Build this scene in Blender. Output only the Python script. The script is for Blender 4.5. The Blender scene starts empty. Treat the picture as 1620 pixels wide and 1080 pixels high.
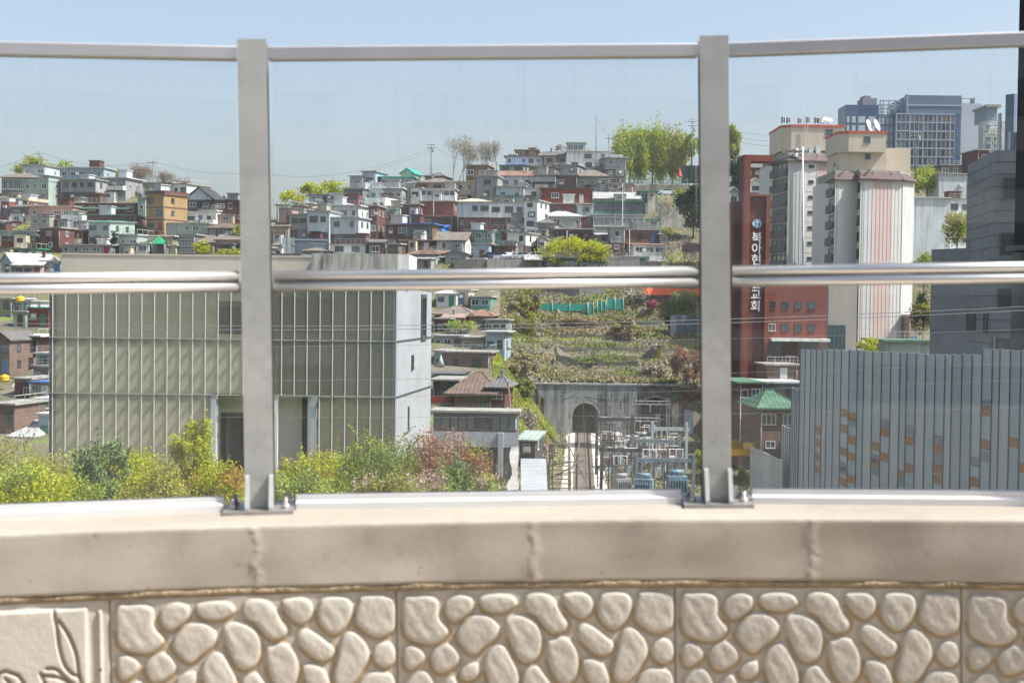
import bpy, math, random
import numpy as np
from math import radians, sin, cos, pi, atan2, sqrt, exp, floor
from mathutils import Vector, Matrix

SC = bpy.context.scene
COL = SC.collection
R0 = random.Random(7)

# ------------------------------------------------------------------ camera
FPX, ROLL, PITCH, CZ = 2250.0, radians(0.7), radians(1.7), 22.0
UPC = Vector((0, sin(PITCH), cos(PITCH)))
FWD = Vector((0, cos(PITCH), -sin(PITCH)))
CR = Vector((1, 0, 0)) * cos(ROLL) + UPC * sin(ROLL)
CU = Vector((1, 0, 0)) * -sin(ROLL) + UPC * cos(ROLL)
cam = bpy.data.cameras.new('camera')
cam.sensor_width = 36.0
cam.lens = 50.0
cam.clip_start, cam.clip_end = 0.05, 9000
cam.dof.use_dof = True
cam.dof.focus_distance = 240.0
cam.dof.aperture_fstop = 5.6
camo = bpy.data.objects.new('camera', cam)
camo.matrix_world = Matrix((
    (CR.x, CU.x, -FWD.x, 0), (CR.y, CU.y, -FWD.y, 0), (CR.z, CU.z, -FWD.z, CZ), (0, 0, 0, 1)))
COL.objects.link(camo)
SC.camera = camo

# ------------------------------------------------------------------ sky, sun, exposure
SUN_AZ, SUN_EL = radians(103), radians(53)      # azimuth clockwise from +Y
w = bpy.data.worlds.new('World'); SC.world = w; w.use_nodes = True
nt = w.node_tree; bgn = nt.nodes['Background']
sky = nt.nodes.new('ShaderNodeTexSky'); sky.sky_type = 'NISHITA'; sky.sun_disc = False
sky.sun_elevation, sky.sun_rotation = SUN_EL, SUN_AZ
sky.air_density, sky.dust_density, sky.ozone_density, sky.altitude = 1.0, 3.4, 1.2, 60
hs = nt.nodes.new('ShaderNodeHueSaturation'); hs.inputs['Saturation'].default_value = 0.86; hs.inputs['Value'].default_value = 1.0
nt.links.new(sky.outputs[0], hs.inputs['Color']); nt.links.new(hs.outputs[0], bgn.inputs[0]); bgn.inputs[1].default_value = 0.122
sun = bpy.data.lights.new('sun', 'SUN'); sun.energy = 4.9; sun.angle = radians(0.5); sun.color = (1, 0.965, 0.91)
suno = bpy.data.objects.new('sun', sun); COL.objects.link(suno)
SD = Vector((cos(SUN_EL) * sin(SUN_AZ), cos(SUN_EL) * cos(SUN_AZ), sin(SUN_EL)))
suno.rotation_euler = SD.to_track_quat('Z', 'Y').to_euler(); suno.location = (60, -20, 120)
SC.view_settings.view_transform = 'Standard'; SC.view_settings.look = 'None'
SC.view_settings.exposure = 0.80; SC.view_settings.gamma = 1.0; SC.view_settings.use_curve_mapping = False
cy = SC.cycles
cy.max_bounces, cy.diffuse_bounces, cy.glossy_bounces, cy.transparent_max_bounces, cy.transmission_bounces = 6, 3, 3, 16, 4
cy.volume_bounces = 0
cy.use_denoising = True
cy.caustics_reflective = False; cy.caustics_refractive = False
cy.sample_clamp_indirect = 4.0

# ------------------------------------------------------------------ measuring helper: the world point seen at a photo pixel at depth Y
def P(px, py, Y):
    u = (px - 810) / FPX; v = (540 - py) / FPX
    d = CR * u + CU * v + FWD
    return Vector((0, 0, CZ)) + d * (Y / d.y)

# ------------------------------------------------------------------ materials
MATS = {}
def newmat(name):
    m = bpy.data.materials.new(name); m.use_nodes = True
    return m, m.node_tree.nodes, m.node_tree.links, m.node_tree.nodes['Principled BSDF']

def mat(name, col, rough=0.8, metal=0.0, var=0.25, scale=1.5, streak=False, bump=0.0, bscale=20, dirt=None, spec=0.3, coord='Object', dscale=0.5, damt=0.5):
    """weathered procedural surface: base colour varied by noise, optional stains of a second colour, optional bump"""
    if name in MATS: return MATS[name]
    m, N, L, b = newmat(name)
    tc = N.new('ShaderNodeTexCoord'); mp = N.new('ShaderNodeMapping')
    L.new(tc.outputs[coord], mp.inputs[0])
    if streak: mp.inputs['Scale'].default_value = (1.6, 1.6, 0.22)
    n = N.new('ShaderNodeTexNoise'); n.inputs['Scale'].default_value = scale; n.inputs['Detail'].default_value = 5; n.inputs['Roughness'].default_value = 0.65
    L.new(mp.outputs[0], n.inputs['Vector'])
    mr = N.new('ShaderNodeMapRange'); mr.inputs[1].default_value = 0.3; mr.inputs[2].default_value = 0.7
    mr.inputs[3].default_value = 1 - var; mr.inputs[4].default_value = 1 + var * 0.45
    L.new(n.outputs[0], mr.inputs[0])
    mx = N.new('ShaderNodeMix'); mx.data_type = 'RGBA'; mx.blend_type = 'MULTIPLY'; mx.inputs[0].default_value = 1
    mx.inputs[6].default_value = (*col, 1); L.new(mr.outputs[0], mx.inputs[7])
    out = mx.outputs[2]
    if dirt:
        n2 = N.new('ShaderNodeTexNoise'); n2.inputs['Scale'].default_value = dscale; n2.inputs['Detail'].default_value = 6; n2.inputs['Roughness'].default_value = 0.7
        L.new(mp.outputs[0], n2.inputs['Vector'])
        m2 = N.new('ShaderNodeMapRange'); m2.inputs[1].default_value = 0.48; m2.inputs[2].default_value = 0.66; m2.inputs[3].default_value = 0; m2.inputs[4].default_value = damt
        L.new(n2.outputs[0], m2.inputs[0])
        mx2 = N.new('ShaderNodeMix'); mx2.data_type = 'RGBA'; L.new(m2.outputs[0], mx2.inputs[0]); L.new(out, mx2.inputs[6]); mx2.inputs[7].default_value = (*dirt, 1)
        out = mx2.outputs[2]
    L.new(out, b.inputs['Base Color'])
    b.inputs['Roughness'].default_value = rough; b.inputs['Metallic'].default_value = metal
    b.inputs['Specular IOR Level'].default_value = spec
    if bump:
        n3 = N.new('ShaderNodeTexNoise'); n3.inputs['Scale'].default_value = bscale; n3.inputs['Detail'].default_value = 4
        L.new(tc.outputs[coord], n3.inputs['Vector'])
        bp = N.new('ShaderNodeBump'); bp.inputs['Strength'].default_value = bump; bp.inputs['Distance'].default_value = 0.02
        L.new(n3.outputs[0], bp.inputs['Height']); L.new(bp.outputs[0], b.inputs['Normal'])
    MATS[name] = m
    return m

def striped(name, col, col2, period, axis=0, duty=0.12, rough=0.6, metal=0.0, var=0.2, scale=0.4, bumpd=0.03, dirt=None):
    """ribs, tiles or boards: lines of col2 every `period` metres along an object axis"""
    if name in MATS: return MATS[name]
    m, N, L, b = newmat(name)
    tc = N.new('ShaderNodeTexCoord'); sp = N.new('ShaderNodeSeparateXYZ'); L.new(tc.outputs['Object'], sp.inputs[0])
    mt = N.new('ShaderNodeMath'); mt.operation = 'DIVIDE'; L.new(sp.outputs[axis], mt.inputs[0]); mt.inputs[1].default_value = period
    fr = N.new('ShaderNodeMath'); fr.operation = 'FRACT'; L.new(mt.outputs[0], fr.inputs[0])
    cp = N.new('ShaderNodeMath'); cp.operation = 'LESS_THAN'; L.new(fr.outputs[0], cp.inputs[0]); cp.inputs[1].default_value = duty
    n = N.new('ShaderNodeTexNoise'); n.inputs['Scale'].default_value = scale; n.inputs['Detail'].default_value = 6; n.inputs['Roughness'].default_value = 0.7
    L.new(tc.outputs['Object'], n.inputs['Vector'])
    mr = N.new('ShaderNodeMapRange'); mr.inputs[1].default_value = 0.3; mr.inputs[2].default_value = 0.7; mr.inputs[3].default_value = 1 - var; mr.inputs[4].default_value = 1 + var * 0.5
    L.new(n.outputs[0], mr.inputs[0])
    mx = N.new('ShaderNodeMix'); mx.data_type = 'RGBA'; L.new(cp.outputs[0], mx.inputs[0]); mx.inputs[6].default_value = (*col, 1); mx.inputs[7].default_value = (*col2, 1)
    my = N.new('ShaderNodeMix'); my.data_type = 'RGBA'; my.blend_type = 'MULTIPLY'; my.inputs[0].default_value = 1
    L.new(mx.outputs[2], my.inputs[6]); L.new(mr.outputs[0], my.inputs[7])
    L.new(my.outputs[2], b.inputs['Base Color'])
    b.inputs['Roughness'].default_value = rough; b.inputs['Metallic'].default_value = metal; b.inputs['Specular IOR Level'].default_value = 0.3
    bp = N.new('ShaderNodeBump'); bp.inputs['Strength'].default_value = 0.6; bp.inputs['Distance'].default_value = bumpd; bp.invert = True
    L.new(cp.outputs[0], bp.inputs['Height']); L.new(bp.outputs[0], b.inputs['Normal'])
    MATS[name] = m
    return m

def leafmat(name, c1, c2, trans=0.35):
    if name in MATS: return MATS[name]
    m, N, L, b = newmat(name)
    at = N.new('ShaderNodeAttribute'); at.attribute_name = 'tint'
    rp = N.new('ShaderNodeMix'); rp.data_type = 'RGBA'; L.new(at.outputs['Fac'], rp.inputs[0])
    rp.inputs[6].default_value = (*c1, 1); rp.inputs[7].default_value = (*c2, 1)
    d = N.new('ShaderNodeBsdfDiffuse'); t = N.new('ShaderNodeBsdfTranslucent'); mx = N.new('ShaderNodeMixShader')
    mx.inputs[0].default_value = trans
    L.new(rp.outputs[2], d.inputs[0]); L.new(rp.outputs[2], t.inputs[0]); L.new(d.outputs[0], mx.inputs[1]); L.new(t.outputs[0], mx.inputs[2])
    L.new(mx.outputs[0], N['Material Output'].inputs[0]); N.remove(b)
    MATS[name] = m
    return m

# ------------------------------------------------------------------ mesh builder
class MB:
    def __init__(s): s.v, s.f, s.sm = [], [], []
    def add(s, vs, fs, smooth=False):
        o = len(s.v); s.v += [tuple(v) for v in vs]; s.f += [tuple(i + o for i in f) for f in fs]; s.sm += [smooth] * len(fs)
        return s
    def box(s, x0, x1, y0, y1, z0, z1, M=None):
        vs = [(x0, y0, z0), (x1, y0, z0), (x1, y1, z0), (x0, y1, z0), (x0, y0, z1), (x1, y0, z1), (x1, y1, z1), (x0, y1, z1)]
        if M: vs = [M @ Vector(v) for v in vs]
        return s.add(vs, [(0, 3, 2, 1), (4, 5, 6, 7), (0, 1, 5, 4), (1, 2, 6, 5), (2, 3, 7, 6), (3, 0, 4, 7)])
    def prism(s, pts, z0, z1):
        n = len(pts)
        z0s = z0 if hasattr(z0, '__len__') else [z0] * n
        z1s = z1 if hasattr(z1, '__len__') else [z1] * n
        vs = [(p[0], p[1], z) for p, z in zip(pts, z0s)] + [(p[0], p[1], z) for p, z in zip(pts, z1s)]
        return s.add(vs, [tuple(range(n))[::-1], tuple(range(n, 2 * n))] + [(i, (i + 1) % n, n + (i + 1) % n, n + i) for i in range(n)])
    def extr(s, pts, y0, y1):
        """profile in x,z extruded along y"""
        n = len(pts)
        vs = [(p[0], y0, p[1]) for p in pts] + [(p[0], y1, p[1]) for p in pts]
        return s.add(vs, [tuple(range(n)), tuple(range(n, 2 * n))[::-1]] + [(i, n + i, n + (i + 1) % n, (i + 1) % n) for i in range(n)])
    def extx(s, pts, x0, x1):
        """profile in y,z extruded along x"""
        n = len(pts)
        vs = [(x0, p[0], p[1]) for p in pts] + [(x1, p[0], p[1]) for p in pts]
        return s.add(vs, [tuple(range(n))[::-1], tuple(range(n, 2 * n))] + [(i, (i + 1) % n, n + (i + 1) % n, n + i) for i in range(n)])
    def tube(s, p0, p1, r0, r1=None, n=8, cap=True):
        p0, p1 = Vector(p0), Vector(p1); r1 = r0 if r1 is None else r1
        d = (p1 - p0)
        if d.length < 1e-6: return s
        q = d.to_track_quat('Z', 'Y'); vs = []
        for p, r in ((p0, r0), (p1, r1)):
            for i in range(n):
                a = 2 * pi * i / n; vs.append(p + q @ Vector((cos(a) * r, sin(a) * r, 0)))
        fs = [(i, (i + 1) % n, n + (i + 1) % n, n + i) for i in range(n)]
        s.add(vs, fs, n > 5)
        if cap:
            o = len(s.v) - 2 * n
            s.f += [tuple(o + i for i in range(n))[::-1], tuple(o + n + i for i in range(n))]; s.sm += [False] * 2
        return s
    def path(s, pts, r, n=5):
        for a, b in zip(pts, pts[1:]): s.tube(a, b, r, n=n, cap=False)
        return s
    def lathe(s, prof, n=12, c=(0, 0, 0)):
        vs = []
        for r, z in prof:
            for i in range(n):
                a = 2 * pi * i / n; vs.append((c[0] + cos(a) * r, c[1] + sin(a) * r, c[2] + z))
        fs = [(k * n + i, k * n + (i + 1) % n, (k + 1) * n + (i + 1) % n, (k + 1) * n + i) for k in range(len(prof) - 1) for i in range(n)]
        return s.add(vs, fs, True)
    def mesh(s, name):
        me = bpy.data.meshes.new(name); me.from_pydata(s.v, [], s.f)
        me.polygons.foreach_set('use_smooth', s.sm); me.update()
        return me
    def build(s, name, m, parent=None, loc=None):
        me = s.mesh(name)
        if m is not None: me.materials.append(m)
        return link(name, me, parent, loc)

def link(name, data, parent=None, loc=None):
    o = bpy.data.objects.new(name, data); COL.objects.link(o)
    if parent is not None: o.parent = parent
    if loc is not None: o.location = loc
    return o
def tag(o, label, cat, group=None):
    o['label'] = label; o['category'] = cat
    if group: o['group'] = group
    return o
def thing(name, label, cat, loc=(0, 0, 0), rz=0.0, group=None):
    o = bpy.data.objects.new(name, None); COL.objects.link(o); o.empty_display_size = 0.3
    o.location = loc; o.rotation_euler = (0, 0, rz)
    return tag(o, label, cat, group)
def copy_tree(o, parent=None):
    kids = list(o.children)
    c = o.copy(); COL.objects.link(c); c.parent = parent
    for ch in kids: copy_tree(ch, c)
    return c
def struct(o):
    o['kind'] = 'structure'; return o
def stuff(o, label=None, cat=None):
    o['kind'] = 'stuff'
    if label: o['label'] = label; o['category'] = cat
    return o
def npmesh(name, V, F, mats, tint=None, smooth=False, midx=None):
    me = bpy.data.meshes.new(name); n = len(V); k = F.shape[1]; m = len(F)
    me.vertices.add(n); me.vertices.foreach_set('co', V.astype(np.float32).ravel())
    me.loops.add(m * k); me.loops.foreach_set('vertex_index', F.astype(np.int32).ravel())
    me.polygons.add(m); me.polygons.foreach_set('loop_start', np.arange(0, m * k, k, dtype=np.int32))
    me.polygons.foreach_set('loop_total', np.full(m, k, dtype=np.int32))
    me.polygons.foreach_set('use_smooth', np.full(m, smooth, dtype=bool))
    for q in (mats if isinstance(mats, (list, tuple)) else [mats]): me.materials.append(q)
    if midx is not None: me.polygons.foreach_set('material_index', midx.astype(np.int32))
    if tint is not None:
        a = me.attributes.new('tint', 'FLOAT', 'POINT'); a.data.foreach_set('value', tint.astype(np.float32))
    me.update(calc_edges=True); me.validate()
    return me

def sst(x, a, b):
    t = np.clip((x - a) / (b - a), 0, 1); return t * t * (3 - 2 * t)
# ------------------------------------------------------------------ ground: one sheet to the horizon
def trackx(Y): return 8.0 + (Y - 154) * 0.0475
RIDGE = ([-200, 0, 110, 200, 300, 390, 440, 470, 500, 560, 640, 740, 830, 900, 1000, 1100, 1200, 1300, 1450, 1620, 1900],
         [305, 300, 300, 300, 316, 322, 335, 332, 322, 305, 295, 285, 275, 268, 276, 274, 285, 270, 262, 250, 240])
def vnoise(x, y, s=1.0, seed=0):
    x = x / s + seed * 17.3; y = y / s + seed * 5.1
    return (np.sin(x * 1.3 + 1.7 * np.sin(y * 0.9)) + np.sin(y * 1.1 + 1.3 * np.sin(x * 1.7 + 2.1)) + 0.5 * np.sin(x * 2.9 + y * 2.3)) / 2.5
def terrain(X, Y):
    X = np.asarray(X, float); Y = np.asarray(Y, float)
    u = X - trackx(Y)
    px = X / np.maximum(Y, 40) * FPX + 810
    Yr = 250 + (440 - np.interp(px, *RIDGE)) / 2
    Yc = np.minimum(Y, Yr)
    hill = CZ + (475 - (440 - (Yc - 250) * 2)) * Yc / FPX - np.maximum(Y - Yr, 0) * 0.12
    left = np.interp(Y, [0, 40, 95, 112, 140, 175, 200, 240, 255], [6, 8.5, 9.3, 8.5, 3.2, 6.6, 10.5, 19.0, 24.0])
    port = np.interp(Y, [0, 217, 218, 226, 227, 232, 233, 239, 240, 245, 246, 251, 252, 262], [1.5, 1.5, 9.6, 10.6, 12.2, 12.8, 14.4, 15.0, 16.4, 17.0, 18.4, 19.0, 20.2, 22.0])
    right = np.interp(Y, [0, 60, 110, 150, 190, 230, 255, 262], [6, 8, 4.5, 4.6, 8.0, 13.0, 19, 24])
    z = np.where(u < 8, left, right)
    # cutting round the railway
    yard = np.where(Y < 217.5, 1.5, port)
    wl = np.clip((-u - 3.9) * 1.35, 0, 99); wr = np.clip((u - 20.5) * 1.1, 0, 99)
    cut = yard + np.where(u < 0, wl, wr)
    k = (Y < 258)
    z = np.where(k, np.minimum(z, cut), z)
    z = np.where((Y > 217.5) & (Y < 258) & (u > -9) & (u < 24), np.minimum(cut, 24), z)
    bl_ = sst(-u, 5, 17); pl = np.minimum(port * (1 - bl_) + (left) * bl_, 24)
    z = np.where((Y > 218) & (Y < 258) & (u < -4.6), pl, z)
    hh = hill
    hh = hh - 2.6 * sst(Y, 262, 272)
    t = sst(Y, 250, 262)
    z = z * (1 - t) + hh * t
    # road shelf below the first houses, in the middle
    z = z + np.where((Y > 110) & ((u < -5) | (u > 21) | (Y > 219)), vnoise(X, Y, 3.0) * 0.25, 0)
    # high ground behind on the right
    far = np.interp(Y, [300, 400, 520, 900], [0, 6, 24, 30]) * sst(X, 45, 95)
    z = z + far
    z = np.where(Y > 900, np.maximum(z - (Y - 900) * 0.05, -10), z)
    z = np.where(Y < 40, np.minimum(z, 8.5), z)
    return z
def tz(x, y): return float(terrain(x, y))

def grow(a, b, step, far, ratio=1.18):
    xs = list(np.arange(a, b + step / 2, step)); s = step
    while xs[-1] < far: s *= ratio; xs.append(xs[-1] + s)
    s = step; pre = []
    x = a
    while x > -far: s *= ratio; x -= s; pre.append(x)
    return np.array(pre[::-1] + xs)
gx = grow(-115, 130, 1.3, 5000); gy = grow(100, 345, 0.85, 6000)
GX, GY = np.meshgrid(gx, gy)
V = np.stack([GX.ravel(), GY.ravel(), terrain(GX, GY).ravel()], 1)
nx, ny = len(gx), len(gy)
ii = (np.arange(ny - 1)[:, None] * nx + np.arange(nx - 1)[None, :]).ravel()
F = np.stack([ii, ii + 1, ii + nx + 1, ii + nx], 1)
def groundmat():
    m, N, L, b = newmat('earth and grass')
    g = N.new('ShaderNodeNewGeometry')
    def noi(s, d=6, r=0.65):
        n = N.new('ShaderNodeTexNoise'); n.inputs['Scale'].default_value = s; n.inputs['Detail'].default_value = d; n.inputs['Roughness'].default_value = r
        L.new(g.outputs['Position'], n.inputs['Vector']); return n.outputs[0]
    def ramp(i, a, bb):
        mr = N.new('ShaderNodeMapRange'); mr.inputs[1].default_value = a; mr.inputs[2].default_value = bb; L.new(i, mr.inputs[0]); return mr.outputs[0]
    def mix(f, a, c):
        mx = N.new('ShaderNodeMix'); mx.data_type = 'RGBA'; L.new(f, mx.inputs[0])
        for i, q in ((6, a), (7, c)):
            if isinstance(q, tuple): mx.inputs[i].default_value = (*q, 1)
            else: L.new(q, mx.inputs[i])
        return mx.outputs[2]
    c = mix(ramp(noi(0.5), .42, .6), (0.15, 0.13, 0.10), (0.13, 0.15, 0.06))
    c = mix(ramp(noi(0.13), .5, .62), c, (0.20, 0.18, 0.14))
    c = mix(ramp(noi(2.2, 4), .5, .7), c, (0.10, 0.085, 0.055))
    c = mix(ramp(noi(0.07), .55, .65), c, (0.16, 0.21, 0.05))
    L.new(c, b.inputs['Base Color']); b.inputs['Roughness'].default_value = 0.95; b.inputs['Specular IOR Level'].default_value = 0.1
    bp = N.new('ShaderNodeBump'); bp.inputs['Strength'].default_value = 0.8; bp.inputs['Distance'].default_value = 0.4
    L.new(noi(1.8, 8), bp.inputs['Height']); L.new(bp.outputs[0], b.inputs['Normal'])
    return m
struct(link('ground', npmesh('ground', V, F, groundmat(), smooth=True)))
# ------------------------------------------------------------------ the bridge parapet and its glass railing
TA = radians(1.36)
E1 = Vector((cos(TA), 0, sin(TA))); EU = Vector((-sin(TA), 0, cos(TA))); EY = Vector((0, 1, 0))
C0 = Vector((0, 0, CZ))
LB, RB = P(412, 806, 4.66), P(1133, 795, 4.70)
HOFF = ((LB - C0).dot(EU) + (RB - C0).dot(EU)) / 2
SL, SR = (LB - C0).dot(E1), (RB - C0).dot(E1)
def dr(s): return 4.715 - 0.055 * (s - 0.12) ** 2
def dyaw(s): return math.atan(-0.11 * (s - 0.12))
ROTF = Matrix(((E1.x, 0, EU.x), (E1.y, 1, EU.y), (E1.z, 0, EU.z))).to_4x4()
def FP(s, d, h): return C0 + E1 * s + EY * d + EU * (HOFF + h)
def FM(s, d, h, yaw=0): return Matrix.Translation(FP(s, d, h)) @ ROTF @ Matrix.Rotation(yaw, 4, 'Z')
def fthing(name, label, cat, M, group=None):
    o = thing(name, label, cat, group=group); o.matrix_world = M; return o
step = SR - SL
PS = [SL - 2 * step, SL - step, SL, SR, SR + step, SR + 2 * step]

M_galv = mat('galvanised steel', (0.50, 0.505, 0.485), 0.45, 0.45, 0.25, 12, dirt=(0.33, 0.345, 0.335), dscale=3, damt=0.5, spec=0.5)
M_galv2 = mat('dull galvanised plate', (0.42, 0.40, 0.38), 0.45, 0.6, 0.3, 18, dirt=(0.2, 0.17, 0.13), dscale=9)
M_inox = mat('brushed stainless steel', (0.80, 0.79, 0.77), 0.33, 0.82, 0.05, 2)
M_cap = mat('satin aluminium cap', (0.52, 0.52, 0.54), 0.42, 0.6, 0.08, 3)
M_bright = mat('bright zinc plate', (0.45, 0.47, 0.46), 0.45, 0.3, 0.15, 12)
M_alu = mat('pale anodised aluminium', (0.74, 0.74, 0.74), 0.45, 0.25, 0.08, 3)

def glassmat():
    m, N, L, b = newmat('parapet glass'); N.remove(b)
    t = N.new('ShaderNodeBsdfTransparent'); t.inputs[0].default_value = (0.985, 0.99, 0.99, 1)
    g = N.new('ShaderNodeBsdfGlossy'); g.inputs['Roughness'].default_value = 0.02; g.inputs[0].default_value = (1, 1, 1, 1)
    fr = N.new('ShaderNodeFresnel'); fr.inputs[0].default_value = 1.5
    mx = N.new('ShaderNodeMixShader'); L.new(fr.outputs[0], mx.inputs[0]); L.new(t.outputs[0], mx.inputs[1]); L.new(g.outputs[0], mx.inputs[2])
    d = N.new('ShaderNodeBsdfDiffuse'); d.inputs[0].default_value = (0.75, 0.76, 0.74, 1)
    dt = N.new('ShaderNodeBsdfTranslucent'); dt.inputs[0].default_value = (0.75, 0.76, 0.74, 1)
    dd = N.new('ShaderNodeMixShader'); dd.inputs[0].default_value = 0.5; L.new(d.outputs[0], dd.inputs[1]); L.new(dt.outputs[0], dd.inputs[2])
    tc = N.new('ShaderNodeTexCoord'); mp = N.new('ShaderNodeMapping'); mp.inputs['Scale'].default_value = (0.5, 1, 4.0); L.new(tc.outputs['Object'], mp.inputs[0])
    n = N.new('ShaderNodeTexNoise'); n.inputs['Scale'].default_value = 1.4; n.inputs['Detail'].default_value = 4; L.new(mp.outputs[0], n.inputs['Vector'])
    mr = N.new('ShaderNodeMapRange'); mr.inputs[1].default_value = 0.35; mr.inputs[2].default_value = 0.7; mr.inputs[3].default_value = 0.004; mr.inputs[4].default_value = 0.02
    L.new(n.outputs[0], mr.inputs[0])
    mp2 = N.new('ShaderNodeMapping'); mp2.inputs['Scale'].default_value = (14, 1, .8); L.new(tc.outputs['Object'], mp2.inputs[0])
    n2 = N.new('ShaderNodeTexNoise'); n2.inputs['Scale'].default_value = 2.2; n2.inputs['Detail'].default_value = 5; L.new(mp2.outputs[0], n2.inputs['Vector'])
    mr2 = N.new('ShaderNodeMapRange'); mr2.inputs[1].default_value = 0.56; mr2.inputs[2].default_value = 0.74; mr2.inputs[3].default_value = 0; mr2.inputs[4].default_value = 0.035; L.new(n2.outputs[0], mr2.inputs[0])
    ad = N.new('ShaderNodeMath'); L.new(mr.outputs[0], ad.inputs[0]); L.new(mr2.outputs[0], ad.inputs[1])
    m2 = N.new('ShaderNodeMixShader'); L.new(ad.outputs[0], m2.inputs[0]); L.new(mx.outputs[0], m2.inputs[1]); L.new(dd.outputs[0], m2.inputs[2])
    L.new(m2.outputs[0], N['Material Output'].inputs[0])
    return m
M_pglass = glassmat()

def make_post(label, M):
    t = fthing('railing_post', label, 'post', M, 'galvanised posts of the glass railing')
    b = MB().box(-.0465, .0465, -.05, -.044, .012, 1.53).box(-.003, .003, -.044, .044, .012, 1.53).box(-.0465, .0465, .044, .05, .012, 1.53)
    b.build('column', M_galv, t)
    MB().box(-.112, .112, -.125, .09, 0, .012).build('base_plate', M_galv2, t)
    for x in (-.036, .04):
        MB().extx([(-.051, .012), (-.112, .012), (-.112, .022), (-.072, .116), (-.051, .122)], x - .0065, x + .0065).build('stiffener', M_bright, t)
    for x, y in ((-.085, -.06), (.085, -.06), (-.085, .055), (.085, .055)):
        MB().lathe([(.0, .046), (.0075, .046), (.0075, .026), (.014, .026), (.015, .012)], 6, (x, y, 0)).build('bolt', M_galv2, t)
    return t
labs = ['', 'galvanised steel post one bay left of the gallery post, just outside the view', 'grey galvanised steel post in front of the translucent gallery building',
        'grey galvanised steel post in front of the hillside dark evergreen and the church tower', 'galvanised steel post one bay right of the church post, just outside the view']
for i in (1, 2, 3, 4):
    make_post(labs[i], FM(PS[i], dr(PS[i]), 0, dyaw(PS[i])))

bl = ['left', 'middle', 'right']
seg = ['outer left', 'left-hand', 'middle', 'right-hand', 'outer right']
for i in range(5):
    a = Vector((PS[i], dr(PS[i]))); b = Vector((PS[i + 1], dr(PS[i + 1]))); L_ = (b - a).length; yw = atan2(b.y - a.y, b.x - a.x)
    M = FM(a.x, a.y, 0, yw)
    what = ['beyond the left edge of the view', 'through which the west end of the hillside and the gallery show', 'between the two steel posts, framing the tunnel and terraces', 'through which the red church and apartment towers show', 'beyond the right edge of the view'][i]
    t = fthing('railing_bay', 'clear glass railing bay ' + what, 'glass panel', M, 'glass panels of the railing')
    MB().box(.056, L_ - .056, .010, .018, .03, 1.472).build('pane', M_pglass, t)
    c = MB().extx([(-.018, .0), (.046, .0), (.046, .022), (.034, .028), (.034, .046), (.021, .046), (.021, .03), (.007, .03), (.007, .046), (-.006, .046), (-.006, .03), (-.018, .022)], .118, L_ - .118)
    c.build('base_channel', M_alu, t)
    MB().extx([(-.016, 1.47), (.034, 1.47), (.036, 1.474), (.036, 1.508), (.032, 1.513), (-.014, 1.513), (-.018, 1.508), (-.018, 1.474)], .052, L_ - .052).build('top_cap', M_cap, t)
    for k, (z, wd) in enumerate(((0.7665, 'upper'), (0.7315, 'lower'))):
        tb = MB().tube((.058, -.026, z), (L_ - .058, -.026, z), .0172, n=24)
        o = tb.build('handrail_tube', M_inox); o.matrix_world = M
        tag(o, f'{wd} of the two stainless tubes across the {seg[i]} glass panel', 'handrail', 'stainless handrail tubes')

# ---- concrete parapet
def concretemat(name, col, col2, tintcol, bump=0.16, rough=0.85):
    m, N, L, b = newmat(name)
    tc = N.new('ShaderNodeTexCoord')
    def noi(s, d=6, r=0.6, v=(1, 1, 1)):
        mp = N.new('ShaderNodeMapping'); mp.inputs['Scale'].default_value = v; L.new(tc.outputs['Object'], mp.inputs[0])
        n = N.new('ShaderNodeTexNoise'); n.inputs['Scale'].default_value = s; n.inputs['Detail'].default_value = d; n.inputs['Roughness'].default_value = r
        L.new(mp.outputs[0], n.inputs['Vector']); return n.outputs[0]
    def ramp(i, a, bb, lo=0, hi=1):
        mr = N.new('ShaderNodeMapRange'); mr.inputs[1].default_value = a; mr.inputs[2].default_value = bb; mr.inputs[3].default_value = lo; mr.inputs[4].default_value = hi; L.new(i, mr.inputs[0]); return mr.outputs[0]
    def mix(f, a, c, bt='MIX'):
        mx = N.new('ShaderNodeMix'); mx.data_type = 'RGBA'; mx.blend_type = bt
        if isinstance(f, float): mx.inputs[0].default_value = f
        else: L.new(f, mx.inputs[0])
        for i, q in ((6, a), (7, c)):
            if isinstance(q, tuple): mx.inputs[i].default_value = (*q, 1)
            else: L.new(q, mx.inputs[i])
        return mx.outputs[2]
    c = mix(ramp(noi(2.3, 6, .6, (1, 1, 1.8)), .35, .68), col, col2)
    c = mix(ramp(noi(9, 6, .7), .52, .72, 0, .45), c, tuple(q * 0.72 for q in col))
    c = mix(ramp(noi(38, 3, .5), .70, .78, 0, .6), c, tuple(q * 0.45 for q in col))
    c = mix(ramp(noi(7, 6, .7, (1, 1, .12)), 0.56, .76, 0, .28), c, tuple(q * 0.62 for q in col))
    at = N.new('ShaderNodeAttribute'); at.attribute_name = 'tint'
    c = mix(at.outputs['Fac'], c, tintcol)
    L.new(c, b.inputs['Base Color']); b.inputs['Roughness'].default_value = rough; b.inputs['Specular IOR Level'].default_value = 0.25
    bp = N.new('ShaderNodeBump'); bp.inputs['Strength'].default_value = bump; bp.inputs['Distance'].default_value = 0.004
    L.new(noi(60, 5, .6), bp.inputs['Height']); L.new(bp.outputs[0], b.inputs['Normal'])
    return m
M_conc = concretemat('weathered coping concrete', (0.33, 0.295, 0.245), (0.40, 0.362, 0.308), (0.60, 0.51, 0.45))
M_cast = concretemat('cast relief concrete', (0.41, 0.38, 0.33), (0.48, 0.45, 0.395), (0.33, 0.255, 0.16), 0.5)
M_core = mat('plain concrete core', (0.40, 0.36, 0.30), 0.9, dirt=(0.3, 0.22, 0.12))
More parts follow.
